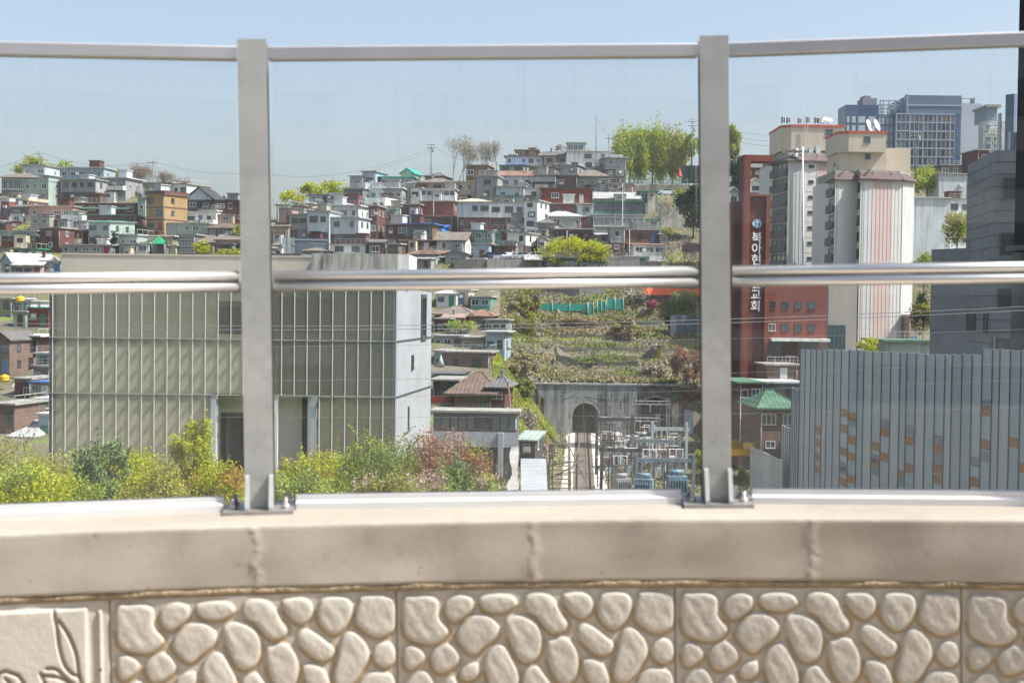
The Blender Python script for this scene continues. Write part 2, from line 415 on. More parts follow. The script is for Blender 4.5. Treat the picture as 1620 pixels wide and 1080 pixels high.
M_sand = mat('sandy mortar', (0.34, 0.265, 0.17), 0.95, var=0.5, scale=9, bump=0.6, bscale=60)

wall = fthing('parapet_wall', 'curved concrete bridge parapet with cobble relief panels below a plain coping', 'wall', Matrix.Translation(C0) @ ROTF)
def FL(s, d, h): return (s, d, HOFF + h)
def sweep(name, prof, s0, s1, ds, m, parent, tintf=None, dispf=None, smooth=True):
    """prof: list of (offset from the rail line, h). dispf(s,k)->(dd,dh)"""
    ss = np.arange(s0, s1 + ds / 2, ds); n = len(prof); V = []; T = []
    for s in ss:
        for k, (o, h) in enumerate(prof):
            dd, dh = dispf(s, k, h) if dispf else (0, 0)
            V.append(FL(s, dr(s) + o + dd, h + dh)); T.append(tintf(s, k, h) if tintf else 0)
    F = [(i * n + k, (i + 1) * n + k, (i + 1) * n + k + 1, i * n + k + 1) for i in range(len(ss) - 1) for k in range(n - 1)]
    me = npmesh(name, np.array(V), np.array(F), m, np.array(T, float), smooth)
    return link(name, me, parent)
JS = [-0.792, 0.060, 0.915]
JS += [JS[0] - 0.86, JS[2] + 0.86, JS[0] - 1.72, JS[2] + 1.72]
def wob(s, h):
    return 0.0018 * (sin(s * 9.1 + h * 13) + sin(s * 23 + 1.3) * 0.6 + sin(s * 5.3 - h * 31) * .8)
def hash1(a): return (sin(a * 127.1) * 43758.5453) % 1.0
def jt(s, h):
    v = 0
    for j in JS:
        c = j + 0.006 * sin(h * 60 + j * 9) + 0.003 * sin(h * 170)
        q = abs(s - c)
        if q < 0.02: v = max(v, (1 - q / (0.008 + 0.009 * hash1(floor(h * 130) + j * 7))))
    return max(0, min(1, v))
prof = [(0.17, -0.02), (0.165, -0.002), (0.10, 0.0), (0.0, 0.0), (-0.1, 0.0), (-0.2, 0.0), (-0.28, 0.0), (-0.315, -0.0005), (-0.325, -0.0015), (-0.329, -0.0045), (-0.331, -0.009)]
prof += [(-0.331, -0.009 - 0.181 * i / 22) for i in range(1, 23)] + [(-0.326, -0.193), (-0.31, -0.194)]
def cd(s, k, h):
    if k < 7: return 0, 0
    j = jt(s, h)
    chip = -0.004 * max(0, sin(s * 17 + 2) * sin(s * 41) - 0.55) if k in (7, 8, 9, 10) else 0
    return (wob(s, h) - 0.004 * j + 0.002 * (hash1(s * 31 + k) - .5) * j, chip - (0.002 * (hash1(floor(s * 60)) - .5) if k > 32 else 0))
sweep('coping', prof, -4.4, 4.4, 0.012, M_conc, wall, lambda s, k, h: 0 if k < 9 else 0.6 * jt(s, h) * (0.4 + 0.6 * hash1(floor(s * 300) + floor(h * 300) * 3)), cd)
sweep('mortar_bed', [(-0.300, -0.188), (-0.3285, -0.194), (-0.331, -0.203), (-0.328, -0.2115), (-0.300, -0.2125)], -4.4, 4.4, 0.02, M_sand, wall,
      None, lambda s, k, h: (0.002 * sin(s * 31 + k), 0.001 * sin(s * 77)))
sweep('wall_core', [(-0.290, -0.20), (-0.290, -1.05), (0.15, -1.05), (0.15, -0.02)], -4.4, 4.4, 0.1, M_core, wall, smooth=False)

# ---- relief panels
ST = [
 [(50,110),(120,95),(200,95),(245,125),(250,210),(298,270),(285,310),(230,345),(150,345),(80,320),(50,270)],
 [(285,130),(330,95),(385,88),(435,110),(430,165),(385,210),(330,230),(290,200),(278,160)],
 [(470,110),(520,85),(600,80),(660,95),(682,135),(640,165),(580,180),(500,165)],
 [(720,110),(760,75),(840,75),(890,110),(930,180),(962,230),(945,270),(880,285),(830,250),(790,200),(735,165)],
 [(935,85),(990,70),(1060,70),(1100,110),(1095,165),(1050,205),(1000,190),(955,145)],
 [(1140,90),(1180,65),(1270,65),(1312,95),(1315,160),(1270,235),(1210,262),(1150,220),(1125,160)],
 [(1350,90),(1380,62),(1500,62),(1550,100),(1548,230),(1500,270),(1440,278),(1370,240),(1330,190)],
 [(350,270),(400,210),(460,190),(530,200),(578,250),(565,310),(500,360),(450,400),(400,385),(345,320)],
 [(615,220),(670,190),(740,205),(800,250),(818,320),(795,410),(740,440),(690,425),(650,360),(625,290)],
 [(1015,260),(1060,232),(1120,255),(1190,310),(1218,350),(1185,395),(1120,395),(1060,350),(1025,310)],
 [(1255,280),(1300,245),(1350,265),(1395,320),(1403,390),(1370,450),(1330,510),(1280,545),(1225,530),(1208,470),(1235,370)],
 [(845,330),(890,315),(940,303),(985,330),(1018,400),(1010,500),(960,555),(910,545),(865,480),(845,400)],
 [(1430,340),(1480,305),(1530,315),(1552,370),(1530,425),(1480,438),(1430,400)],
 [(50,380),(90,355),(140,370),(168,410),(150,450),(90,485),(55,465)],
 [(200,400),(280,345),(330,365),(360,420),(330,470),(260,500),(215,480)],
 [(360,490),(410,450),(460,450),(466,500),(430,535),(375,535)],
 [(500,410),(560,350),(610,355),(650,420),(682,490),(675,600),(600,640),(540,600),(505,500)],
 [(1040,430),(1090,415),(1150,440),(1190,510),(1185,570),(1140,582),(1080,550),(1050,490)],
 [(1340,530),(1400,470),(1470,462),(1535,490),(1550,600),(1500,680),(1400,680),(1345,620)],
 [(55,560),(145,490),(200,520),(222,600),(200,680),(100,700),(55,640)],
 [(250,580),(310,520),(350,550),(355,620),(300,660),(255,640)],
 [(400,600),(450,552),(520,580),(560,650),(520,720),(430,720),(395,660)],
 [(710,500),(780,455),(830,500),(890,590),(900,680),(830,730),(740,680),(708,600)],
 [(950,590),(1020,570),(1090,600),(1120,680),(1060,730),(970,700)],
 [(1190,590),(1240,570),(1300,600),(1310,660),(1250,690),(1195,650)]]
def smooth_poly(pts, n=5):
    out = []; k = len(pts)
    for i in range(k):
        p0, p1, p2, p3 = (np.array(pts[(i + j) % k], float) for j in (-1, 0, 1, 2))
        for t in np.linspace(0, 1, n, endpoint=False):
            out.append(0.5 * ((2 * p1) + (-p0 + p2) * t + (2 * p0 - 5 * p1 + 4 * p2 - p3) * t * t + (-p0 + 3 * p1 - 3 * p2 + p3) * t ** 3))
    return np.array(out)
def segdist(X, Y, a, b):
    dx, dy = b[0] - a[0], b[1] - a[1]
    t = np.clip(((X - a[0]) * dx + (Y - a[1]) * dy) / (dx * dx + dy * dy + 1e-12), 0, 1)
    return np.hypot(X - a[0] - t * dx, Y - a[1] - t * dy)
PW, PH = 0.915, 0.80
def relief_mesh(kind):
    xs = np.linspace(0, PW, 262); zs = np.linspace(0, PH, 229)
    X, Z = np.meshgrid(xs, zs)                       # Z measured downwards
    H = np.zeros_like(X); T = np.zeros_like(X)
    K = PW / 1546.0
    if kind == 'cobble':
        polys = []
        for i, p in enumerate(ST):
            q = np.array(p, float); q[:, 1] = q[:, 1] + 0.0215 * q[:, 0] - 62; q[:, 0] -= 12
            polys.append(smooth_poly(q * K))
        for i, p in enumerate(ST):
            q = np.array(p, float); q[:, 1] = q[:, 1] + 0.0215 * q[:, 0] - 62 + (668 if q[:, 1].max() < 560 else 640); q[:, 0] = 1600 - q[:, 0] - 12
            if q[:, 1].min() < 690: q[:, 1] += 40
            if q[:, 1].min() < 1290 and (q[:, 1].min() > 690): polys.append(smooth_poly(q[::-1] * K))
        S = np.full_like(X, -1.0)
        for pi_, p in enumerate(polys):
            x0, x1, y0, y1 = p[:, 0].min() - .03, p[:, 0].max() + .03, p[:, 1].min() - .03, p[:, 1].max() + .03
            m = (X > x0) & (X < x1) & (Z > y0) & (Z < y1)
            if not m.any(): continue
            x, z = X[m], Z[m]; d = np.full(x.shape, 9.0); ins = np.zeros(x.shape, bool)
            for a, b in zip(p, np.roll(p, -1, 0)):
                d = np.minimum(d, segdist(x, z, a, b))
                c = ((a[1] > z) != (b[1] > z)) & (x < (b[0] - a[0]) * (z - a[1]) / (b[1] - a[1] + 1e-12) + a[0]); ins ^= c
            sd = np.where(ins, d, -d)
            h = 0.0105 * sst(sd, -0.0015, 0.005) + 0.002 * sst(sd, 0.0, 0.016) + 0.0012 * np.minimum(sd, .03).clip(0) / .03
            h += np.where(ins, 0.0012 * vnoise(x, z, 0.012, pi_) * sst(sd, 0.008, 0.02), 0)
            cz = p[:, 1].mean()
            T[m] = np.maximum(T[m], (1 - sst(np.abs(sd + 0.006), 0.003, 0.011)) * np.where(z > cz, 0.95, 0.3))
            H[m] = np.maximum(H[m], h)
        H += 0.0006 * vnoise(X, Z, 0.02)
    else:
        H += 0.014 * sst(X, 0.0, 0.012) * (1 - sst(X, 0.842, 0.850)) * sst(Z, 0.022, 0.030)
        H = np.maximum(H, 0.010 * (1 - sst(np.abs(X - 0.886), 0.003, 0.008)) * sst(Z, 0.03, 0.04))
        k = 0.002083 / 7.2                                # zoom pixel to metres
        lines = [[(690,240),(705,340),(720,440),(740,620),(790,800),(870,900),(940,930)], [(735,330),(830,480),(910,690),(935,900),(970,1020),(1040,1070),(1110,930),(1150,880)],
                 [(540,880),(590,1000),(680,1130),(760,1200)], [(600,830),(700,840),(780,920),(900,1030),(960,1010)], [(560,900),(720,930),(880,1030),(930,1120)],
                 [(-60,440),(0,600),(50,730),(95,880)], [(100,860),(170,830),(230,850),(320,900),(400,1070),(420,1250)], [(180,910),(240,980),(290,1080),(310,1250)],
                 [(-200,830),(0,900),(80,960),(120,1050),(130,1250)], [(880,1100),(1000,1060),(1100,1150),(1050,1400),(900,1600)], [(600,1300),(750,1250),(900,1350),(980,1500),(900,1800),(700,2000)],
                 [(-900,240),(-800,600),(-600,900),(-300,1000)], [(-700,1000),(-500,700),(-350,400),(-300,230)], [(-1500,1200),(-1200,900),(-900,1300),(-500,1500)], [(-300,1500),(0,1400),(300,1600),(500,2100)]]
        for ln in lines:
            q = np.array(ln, float); q[:, 0] = (PW - 0.008) + (q[:, 0] - 1240) * k; q[:, 1] = (q[:, 1] - 215) * k + 0.024
            d = np.full_like(X, 9.0)
            fine = []
            for i in range(len(q) - 1):
                p0, p1, p2, p3 = q[max(i - 1, 0)], q[i], q[i + 1], q[min(i + 2, len(q) - 1)]
                for t in np.linspace(0, 1, 6, endpoint=False):
                    fine.append(0.5 * ((2 * p1) + (-p0 + p2) * t + (2 * p0 - 5 * p1 + 4 * p2 - p3) * t * t + (-p0 + 3 * p1 - 3 * p2 + p3) * t ** 3))
            fine.append(q[-1])
            for a, b in zip(fine, fine[1:]): d = np.minimum(d, segdist(X, Z, a, b))
            H -= 0.013 * (1 - sst(d, 0.002, 0.008)) * (H > 0.006)
            T = np.maximum(T, 0.5 * (1 - sst(d, 0.0, 0.006)))
        H += 0.0008 * vnoise(X, Z, 0.05)
    edge = np.minimum(np.minimum(X, PW - X), Z); H = H * sst(edge, 0.0, 0.008) - 0.005 * (1 - sst(edge, 0, 0.004))
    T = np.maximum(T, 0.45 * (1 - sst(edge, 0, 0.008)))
    V = np.stack([X.ravel(), -H.ravel(), -Z.ravel()], 1); n = len(xs)
    ii = (np.arange(len(zs) - 1)[:, None] * n + np.arange(n - 1)[None, :]).ravel()
    F = np.stack([ii, ii + n, ii + n + 1, ii + 1], 1)
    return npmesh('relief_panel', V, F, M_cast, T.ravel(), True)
rm = relief_mesh('cobble'); rl = relief_mesh('leaf')
pj = [(px - 810) / FPX * 4.36 for px in (172, 625, 1064, 1511)]
pw = (pj[3] - pj[0]) / 3
edges = [pj[0] - pw * 3, pj[0] - pw * 2, pj[0] - pw] + [pj[0] + pw * i for i in range(0, 6)]
for i, s in enumerate(edges[:-1]):
    s2 = edges[i + 1]
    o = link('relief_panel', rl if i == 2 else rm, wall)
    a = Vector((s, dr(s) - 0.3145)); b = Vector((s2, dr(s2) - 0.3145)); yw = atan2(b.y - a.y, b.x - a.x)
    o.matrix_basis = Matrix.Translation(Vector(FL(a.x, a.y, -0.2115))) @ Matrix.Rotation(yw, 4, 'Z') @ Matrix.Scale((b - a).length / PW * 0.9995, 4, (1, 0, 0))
    if i == 2: o['label'] = 'relief panel carved with long leaves'

# ---- the bridge deck that carries the camera
M_asph = mat('worn asphalt', (0.16, 0.15, 0.14), 0.9, var=0.3, scale=2, bump=0.4, bscale=80, dirt=(0.3, 0.26, 0.2))
M_pave = mat('tan footway paving', (0.46, 0.38, 0.28), 0.9, var=0.25, scale=3)
deck = fthing('bridge_deck', '', 'bridge', Matrix.Translation(C0) @ ROTF)
for kk in ('label', 'category'): del deck[kk]
deck['kind'] = 'structure'
MB().box(-40, 40, -14, 5.2, HOFF - 2.2, HOFF - 1.056).build('deck_slab', M_core, deck)
MB().box(-40, 40, -13.9, 2.2, HOFF - 1.056, HOFF - 1.052).build('carriageway', M_asph, deck)
MB().box(-40, 40, 2.3, 4.4, HOFF - 1.056, HOFF - 0.93).build('footway', M_pave, deck)
MB().box(-2, 2, -6, -2, -24, HOFF - 2.2).box(-30, -27, -6, -2, -24, HOFF - 2.2).box(27, 30, -6, -2, -24, HOFF - 2.2).build('pier', M_core, deck)
for x in (-2.9, 2.9):
    pass
# ------------------------------------------------------------------ house kit
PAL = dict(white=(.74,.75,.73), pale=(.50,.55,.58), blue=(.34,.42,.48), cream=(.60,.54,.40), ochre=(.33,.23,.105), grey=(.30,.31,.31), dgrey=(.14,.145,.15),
           brick=(.21,.062,.045), dbrick=(.115,.048,.042), brown=(.17,.115,.09), dark=(.065,.062,.065), green=(.20,.32,.27), teal=(.10,.33,.29), sage=(.34,.42,.38),
           pink=(.45,.30,.26), tan=(.36,.30,.23), conc=(.36,.35,.32), red=(.36,.06,.04), mint=(.38,.52,.45), wood=(.20,.12,.07), olive=(.30,.29,.20))
def W(n):
    brick = n in ('brick', 'dbrick', 'brown')
    if brick: return striped('wall ' + n, PAL[n], tuple(q * 1.25 + .01 for q in PAL[n]), 0.42, 2, 0.16, 0.85, var=0.35, scale=0.8, bumpd=0.01)
    return mat('wall ' + n, PAL[n], 0.85, var=0.30, scale=0.9, streak=True, dirt=tuple(q * 0.45 + .01 for q in PAL[n]), dscale=0.7, damt=0.6)
RP = dict(tile=(.21,.185,.155), gtile=(.15,.145,.14), brown=(.17,.12,.095), dark=(.06,.06,.06), rust=(.27,.16,.125), white=(.60,.60,.58), green=(.06,.26,.18), dgreen=(.08,.17,.11), blue=(.07,.17,.42),
          slab=(.33,.32,.29), pinkish=(.38,.28,.23), tealr=(.04,.36,.30), orange=(.80,.12,.03), cream=(.60,.55,.42), lgrey=(.42,.43,.43))
for _k, _v in PAL.items(): RP.setdefault(_k, _v)
def RM(n, pitched):
    if pitched: return striped('pitched roof ' + n, RP[n], tuple(q * .6 for q in RP[n]), 0.55, 0, 0.22, 0.8, var=0.45, scale=0.7, bumpd=0.06)
    return mat('flat roof ' + n, RP[n], 0.9, var=0.35, scale=0.8, dirt=(.13,.12,.10), dscale=0.6)
M_pane = mat('dark window glass', (0.035, 0.045, 0.05), 0.12, var=0.5, scale=0.4, spec=0.8)
M_pane2 = mat('bluish window glass', (0.07, 0.12, 0.14), 0.15, var=0.5, scale=0.4, spec=0.8)
M_pane3 = mat('frosted window glass', (0.14, 0.17, 0.17), 0.3, var=0.3, scale=0.6, spec=0.6)
M_fw = mat('white window frame', (0.62, 0.62, 0.60), 0.6, var=0.15)
M_fd = mat('dark window frame', (0.07, 0.07, 0.075), 0.6, var=0.15)
M_rail = mat('painted handrail steel', (0.5, 0.52, 0.5), 0.6, var=0.3)
M_dark = mat('plain near-black', (0.03, 0.03, 0.032), 0.9)  # near-black for wheels and openings; the podium gap's shadow is painted with it
M_wood = mat('greyed timber', (0.19, 0.15, 0.11), 0.9, var=0.4, scale=3)

def _unit_frame(n=2):
    b = MB(); t = 0.09
    b.box(-.5, .5, -.06, .05, 0.5 - t, .5).box(-.5, .5, -.12, .05, -.5 - t * .6, -.5 + t * .6)
    b.box(-.5, -.5 + t * .8, -.058, .05, -.5, .5).box(.5 - t * .8, .5, -.058, .05, -.5, .5)
    for i in range(1, n): x = -.5 + i / n; b.box(x - .03, x + .03, -.045, .03, -.5 + t * .5, .5 - t * .5)
    return b
FR = {}
for mn, mm in (('w', M_fw), ('d', M_fd)):
    for n in (1, 2, 3, 4):
        me = _unit_frame(n).mesh('window'); me.materials.append(mm); FR[mn + str(n)] = me
PN = {}
for i, mm in enumerate((M_pane, M_pane2, M_pane3)):
    me = MB().box(-.46, .46, -.012, .0, -.46, .46).mesh('pane'); me.materials.append(mm); PN[i] = me
DR = {}
for n, c in (('brown', (.13,.07,.04)), ('white', (.55,.56,.56)), ('green', (.06,.22,.15)), ('blue', (.10,.18,.32)), ('red', (.33,.03,.03))):
    b = MB().box(-.5, .5, -.05, .04, 0, 1).box(-.38, -.06, -.065, -.05, .08, .44).box(.06, .38, -.065, -.05, .08, .44).box(-.38, .38, -.065, -.05, .52, .9)
    me = b.mesh('door'); me.materials.append(mat('door ' + n, c, 0.6)); DR[n] = me

def window(parent, x, y, z, w_, h_, rot=0.0, fr='w', n=2, pn=0):
    f = link('window', FR[fr + str(n)], parent); f.location = (x, y, z); f.rotation_euler = (0, 0, rot); f.scale = (w_, 1, h_)
    p = link('pane', PN[pn], f)
    return f

HN = [0]
def hillY(yb): return 250 + (440 - yb) / 2
HOUSES = []
def house(x0, x1, yt, yb, wall, roof, rc, label, Y=None, yaw=None, D=None, low=None, lf=0.45, rh=None, wn=None, st=None, fr=None, pn=None, sidew=True, gf=None,
          door=None, rail=None, grid=False, cat='house', group='houses packed on the hillside', over=0.35, base=8.0, ac=None, awn=None, chim=False, px=None, extra=None):
    HN[0] += 1; r = random.Random(HN[0] * 131 + 5)
    if Y is None: Y = hillY(yb)
    if yaw is None: yaw = -r.uniform(5, 17) if (x0 < 900) else -r.uniform(-4, 10)
    yaw = radians(yaw)
    pa, pb = P(x0, yb, Y), P(x1, yb, Y)
    w = (x1 - x0) * Y / FPX / cos(yaw); h = (yb - yt) * Y / FPX
    if D is None: D = r.uniform(6.5, 9)
    c = (pa + pb) / 2
    root = thing('house' if cat == 'house' else cat.replace(' ', '_'), label, cat, c, yaw, group)
    X = w / 2
    wm = W(wall)
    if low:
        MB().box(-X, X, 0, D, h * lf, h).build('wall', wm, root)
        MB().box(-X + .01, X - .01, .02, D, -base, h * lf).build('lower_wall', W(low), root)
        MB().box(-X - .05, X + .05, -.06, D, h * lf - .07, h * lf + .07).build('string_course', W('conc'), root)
    else:
        MB().box(-X, X, 0, D, -base, h).build('wall', wm, root)
    rhh = rh if rh is not None else D * 0.24
    if rh is not None: rhh = rh * Y / FPX
    b = MB(); o = over
    if roof == 'flat':
        b.box(-X - o, X + o, -o, D + o, h, h + .22); ro = b.build('roof', RM(rc, False), root); top = h + .22
    elif roof == 'para':
        b.box(-X - .06, X + .06, -.06, D + .06, h, h + .14)
        for q in ((-X - .1, X + .1, -.1, .08), (-X - .1, X + .1, D - .08, D + .1), (-X - .1, -X + .08, .08, D - .08), (X - .08, X + .1, .08, D - .08)): b.box(*q, h + .12, h + .7)
        ro = b.build('roof', RM(rc, False) if rc != 'same' else wm, root); top = h + .14
    elif roof == 'gable':
        b.extx([(-o, h - .05), (D / 2, h + rhh), (D + o, h - .05), (D + o, h + .1), (D / 2, h + rhh + .18), (-o, h + .12)], -X - o, X + o)
        ro = b.build('roof', RM(rc, True), root); top = h + rhh
        MB().extx([(0, h), (D, h), (D / 2, h + rhh)], -X + .01, X - .01).build('gable_wall', wm, root)
    elif roof == 'gfront':
        m = striped('gable roof ' + rc, RP[rc], tuple(q * .6 for q in RP[rc]), 0.55, 1, 0.22, 0.8, var=0.45, scale=0.7, bumpd=0.06)
        b.extr([(-X - o, h - .1), (0, h + rhh), (X + o, h - .1), (X + o, h + .08), (0, h + rhh + .2), (-X - o, h + .08)], -o, D + o)
        ro = b.build('roof', m, root); top = h + rhh
        MB().extr([(-X, h), (X, h), (0, h + rhh)], .01, D - .01).build('gable_wall', W(gf or wall), root)
    elif roof == 'shed':
        b.extx([(-o, h), (D + o, h + rhh), (D + o, h + rhh + .15), (-o, h + .15)], -X - o, X + o); ro = b.build('roof', RM(rc, True), root); top = h + rhh
        MB().extx([(0.01, h), (D, h), (D, h + rhh)], -X + .01, X - .01).build('gable_wall', wm, root)
    elif roof == 'hip':
        k = min(D / 2, X * .8)
        vs = [(-X - o, -o, h), (X + o, -o, h), (X + o, D + o, h), (-X - o, D + o, h), (-X + k, D / 2, h + rhh), (X - k, D / 2, h + rhh)]
        b.add(vs, [(0, 1, 5, 4), (1, 2, 5), (2, 3, 4, 5), (3, 0, 4), (0, 3, 2, 1)])
        b.box(-X - o - .04, X + o + .04, -o - .04, -o, h - .14, h + .05)
        b.tube((-X + k - .1, D / 2, h + rhh), (X - k + .1, D / 2, h + rhh), .12, n=5).tube((-X - o, -o, h), (-X + k, D / 2, h + rhh), .1, n=5).tube((X + o, -o, h), (X - k, D / 2, h + rhh), .1, n=5)
        ro = b.build('roof', RM(rc, True), root); top = h + rhh
    nst = st or max(1, round(h / 2.75)); sh = h / nst
    nw = wn if wn is not None else max(1, round(w / 2.9))
    fr_ = fr or ('w' if r.random() < .75 else 'd'); 
    dcol = r.choice(('brown', 'white', 'green', 'blue', 'brown'))
    for s_ in range(nst):
        for i in range(nw):
            cx = -X + w * (i + .5) / nw + r.uniform(-.25, .25) * min(1, w / nw - 1.4)
            if grid:
                window(root, -X + w * (i + .5) / nw, 0, sh * (s_ + .55), w / nw * .92, sh * .72, 0, fr_, 3, pn if pn is not None else 1); continue
            if s_ == 0 and i == nw - 1 and (door or (door is None and r.random() < .35 and yb > 300)):
                d = link('door', DR[door or dcol], root); d.location = (cx, 0, 0); d.scale = (.95, 1, min(2.0, sh * .85)); continue
            if r.random() < .1 and nw > 1: continue
            ww = min(r.choice((.8, 1.1, 1.5, 1.7)), w / nw * .78); hh = min(r.choice((.8, 1.0, 1.2)), sh * .55)
            window(root, cx, 0, sh * (s_ + .55), ww, hh, 0, fr_, 3 if ww > 1.6 else (2 if ww > .9 else 1), pn if pn is not None else r.choice((0, 0, 1, 2)))
        if sidew:
            for yy in ([D * .35] if D < 7.5 else [D * .28, D * .68]):
                if r.random() < .75: window(root, X, yy, sh * (s_ + .55), .9, min(1.0, sh * .5), pi / 2, fr_, 2, r.choice((0, 1)))
    if Y > 262 and w > 3.2:
        for q in range(r.choice((0, 1, 1, 2))):
            aw = r.uniform(1.4, min(3.4, w * .5)); ax = r.uniform(-X, X - aw); ah = r.uniform(1.5, 2.6); ad = r.uniform(.8, 2.0); az_ = r.choice((-2.4, -1.2, 0.0))
            an_ = MB().box(ax, ax + aw, -ad, -.01, az_ - 4, az_ + ah).build('annex', W(r.choice(('white', 'pale', 'conc', 'dbrick', 'grey', 'sage', 'tan', 'dgrey', 'brick', 'cream'))), root)
            MB().box(ax - .2, ax + aw + .2, -ad - .25, -.02, az_ + ah, az_ + ah + .12).build('annex_roof', RM(r.choice(('slab', 'lgrey', 'white', 'rust', 'dgreen', 'dark')), False), an_)
            window(an_, ax + aw / 2, -ad, az_ + ah * .55, min(1.2, aw * .55), .8, 0, fr_, 2, 0)
        if roof in ('flat', 'para') and r.random() < .5 and w > 4 and D > 5:
            rw_ = r.uniform(1.6, 2.8); rx = r.uniform(-X, X - rw_); rh_ = r.uniform(1.0, 2.0) if yt > 262 else .5
            MB().box(rx, rx + rw_, 1.5, 4.2, h, h + .2 + rh_).box(rx - .2, rx + rw_ + .2, 1.3, 4.4, h + .2 + rh_, h + .34 + rh_).build('roof_room', W(r.choice(('white', 'pale', 'conc', 'grey', 'dbrick'))), root)
    # downpipe, meter boxes, air conditioner
    px_ = r.choice((-1, 1)) * (X - .12)
    MB().tube((px_, -.07, -.4), (px_, -.07, h - .05), .05, n=6).build('downpipe', M_rail, root)
    if (ac or (ac is None and r.random() < .3)) and not grid:
        x = r.uniform(-X * .7, X * .5); z = r.uniform(.4, max(.6, h - 1.2))
        MB().box(x, x + .75, -.34, -.0, z, z + .55).box(x + .08, x + .5, -.35, -.34, z + .08, z + .48).build('air_conditioner', M_fw, root)
    if base > 7 and not grid and Y > 262:
        for i in range(max(1, nw - 1)):
            if r.random() < .6: window(root, -X + w * (i + .5) / max(1, nw - 1) + r.uniform(-.3, .3), -.0, -1.5, .9, .85, 0, fr_, 2, r.choice((0, 0, 2)))
    rl_ = rail if rail is not None else (roof in ('flat',) and r.random() < .5)
    if rl_:
        b = MB(); n = max(2, int(w / .9)); z = top
        for i in range(n + 1):
            x = -X + w * i / n; b.box(x - .025, x + .025, .0, .05, z, z + .9)
        b.box(-X, X, .0, .05, z + .86, z + .92).box(-X, X, .01, .04, z + .42, z + .46)
        for y in (D * .33, D * .66, D - .05): b.box(X - .05, X, y, y + .05, z, z + .9)
        b.box(X - .05, X, 0, D, z + .86, z + .92)
        b.build('roof_railing', M_rail, root)
    if awn:
        MB().extx([(-1.0, h * lf + .1), (0, h * lf + .45), (0, h * lf + .52), (-1.05, h * lf + .16)], -X * .9, X * .9).build('awning', RM(awn, True), root)
    if chim or (roof in ('gable', 'hip') and r.random() < .25):
        x = r.uniform(-X * .6, X * .6); MB().box(x, x + .45, D * .35, D * .35 + .45, h, top + .7).box(x - .06, x + .51, D * .35 - .06, D * .35 + .51, top + .7, top + .8).build('chimney', W('dbrick' if chim else 'conc'), ro)
    if extra: extra(root, X, D, h, top)
    HOUSES.append((root, x0, x1, yt, yb, Y, top, D, w))
    return root

def balcony(col='white', zf=0.5, rails=True, d=1.2):
    def f(root, X, D, h, top):
        z = h * zf
        b = MB().box(-X, X, -d, 0, z - .14, z)
        p = MB().box(-X, X, -d, -d + .1, z, z + .85).box(-X, -X + .1, -d + .1, 0, z, z + .85).box(X - .1, X, -d + .1, 0, z, z + .85)
        b.build('balcony', W('conc'), root); p.build('balcony_parapet', W(col), root)
    return f
def parapet_band(col):
    def f(root, X, D, h, top):
        MB().box(-X - .12, X + .12, -.14, 0.02, h - .9, h + .02).build('parapet_band', W(col), root)
    return f
def glazed(col='teal', z0=.0, z1=.9, frame='w'):
    def f(root, X, D, h, top):
        n = max(3, int(2 * X / 1.1))
        for i in range(n):
            w_ = 2 * X / n
            window(root, -X + w_ * (i + .5), -.1, h * (z0 + z1) / 2, w_ * .96, h * (z1 - z0), 0, frame, 1, 1)
    return f
# ------------------------------------------------------------------ the hillside, west end (photo x 0-390)
H = house
H(95,165,266,286,'blue','flat','lgrey','blue-grey upper storey of a long flat-roofed house on the left crest', yaw=-6, wn=5, D=7, rail=False)
H(33,72,262,282,'pale','flat','slab','pale grey crest house with dark windows below the leafy trees at the left', wn=3)
H(3,62,281,304,'dgrey','hip','tile','low house with a broad pale tan roof at the left end of the crest', rh=10, grid=True, wn=6, fr='w', pn=0, sidew=False, yaw=2, over=.6)
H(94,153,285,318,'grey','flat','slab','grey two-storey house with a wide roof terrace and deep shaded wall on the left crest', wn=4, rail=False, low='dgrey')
H(153,200,282,309,'grey','flat','white','white balconied house with three bays at the right end of the left crest', extra=balcony('white', .3), yaw=-12, D=8, over=.5, wn=3, fr='w')
H(43,80,279,290,'mint','flat','sage','small mint rooftop room above the pale blue-green block', D=7, yaw=-24)
H(32,80,288,318,'sage','para','same','pale blue-green two-storey block with a bright white end wall', D=9, yaw=-24, wn=3)
H(0,47,318,334,'dbrick','para','cream','dark brick house behind a long cream parapet at the far left edge', wn=3)
H(118,214,322,340,'dbrick','flat','slab','long dark brick row with a green tarpaulin under the white balconied house', wn=5, yaw=-3, awn='dgreen')
H(46,116,327,348,'pink','flat','pinkish','wide low house with a pinkish gravel roof left of the cream stair tower', yaw=-4, wn=4, low='dbrick')
H(119,128,320,337,'cream','flat','cream','narrow cream stair tower between the pinkish roof and the dark brick row', wn=1, D=3)
H(0,15,319,342,'brick','para','white','red brick house with a white corner column cut by the left edge', wn=1)
H(15,60,328,346,'brown','gable','gtile','low brown house with two grey sheet roofs near the left edge', rh=5, wn=2)
H(120,215,341,362,'dbrick','flat','dgreen','dark brick terrace with four green window awnings', yaw=-3, wn=4, fr='d', awn='green')
H(218,230,314,344,'sage','flat','slab','narrow blue-green house squeezed against the ochre tower', wn=1, D=8)
H(46,95,348,361,'brick','flat','cream','low mauve brick house under a cream band left of the white penthouse', wn=3, rail=False)
H(95,131,346,364,'white','para','same','bright white rooftop penthouse on the dark brick balcony house', D=7)
H(97,132,364,386,'brick','flat','white','red brick balcony house with white railings below the white penthouse', extra=balcony('cream', .05), door='white', over=.7)
H(61,96,361,397,'dbrick','flat','slab','dark brown brick house with one white cross window on each floor', wn=1, fr='w')
H(0,58,366,392,'dgrey','flat','slab','dark veranda house with a red brick corner at the left edge', low='brick', wn=4, extra=parapet_band('sage'))
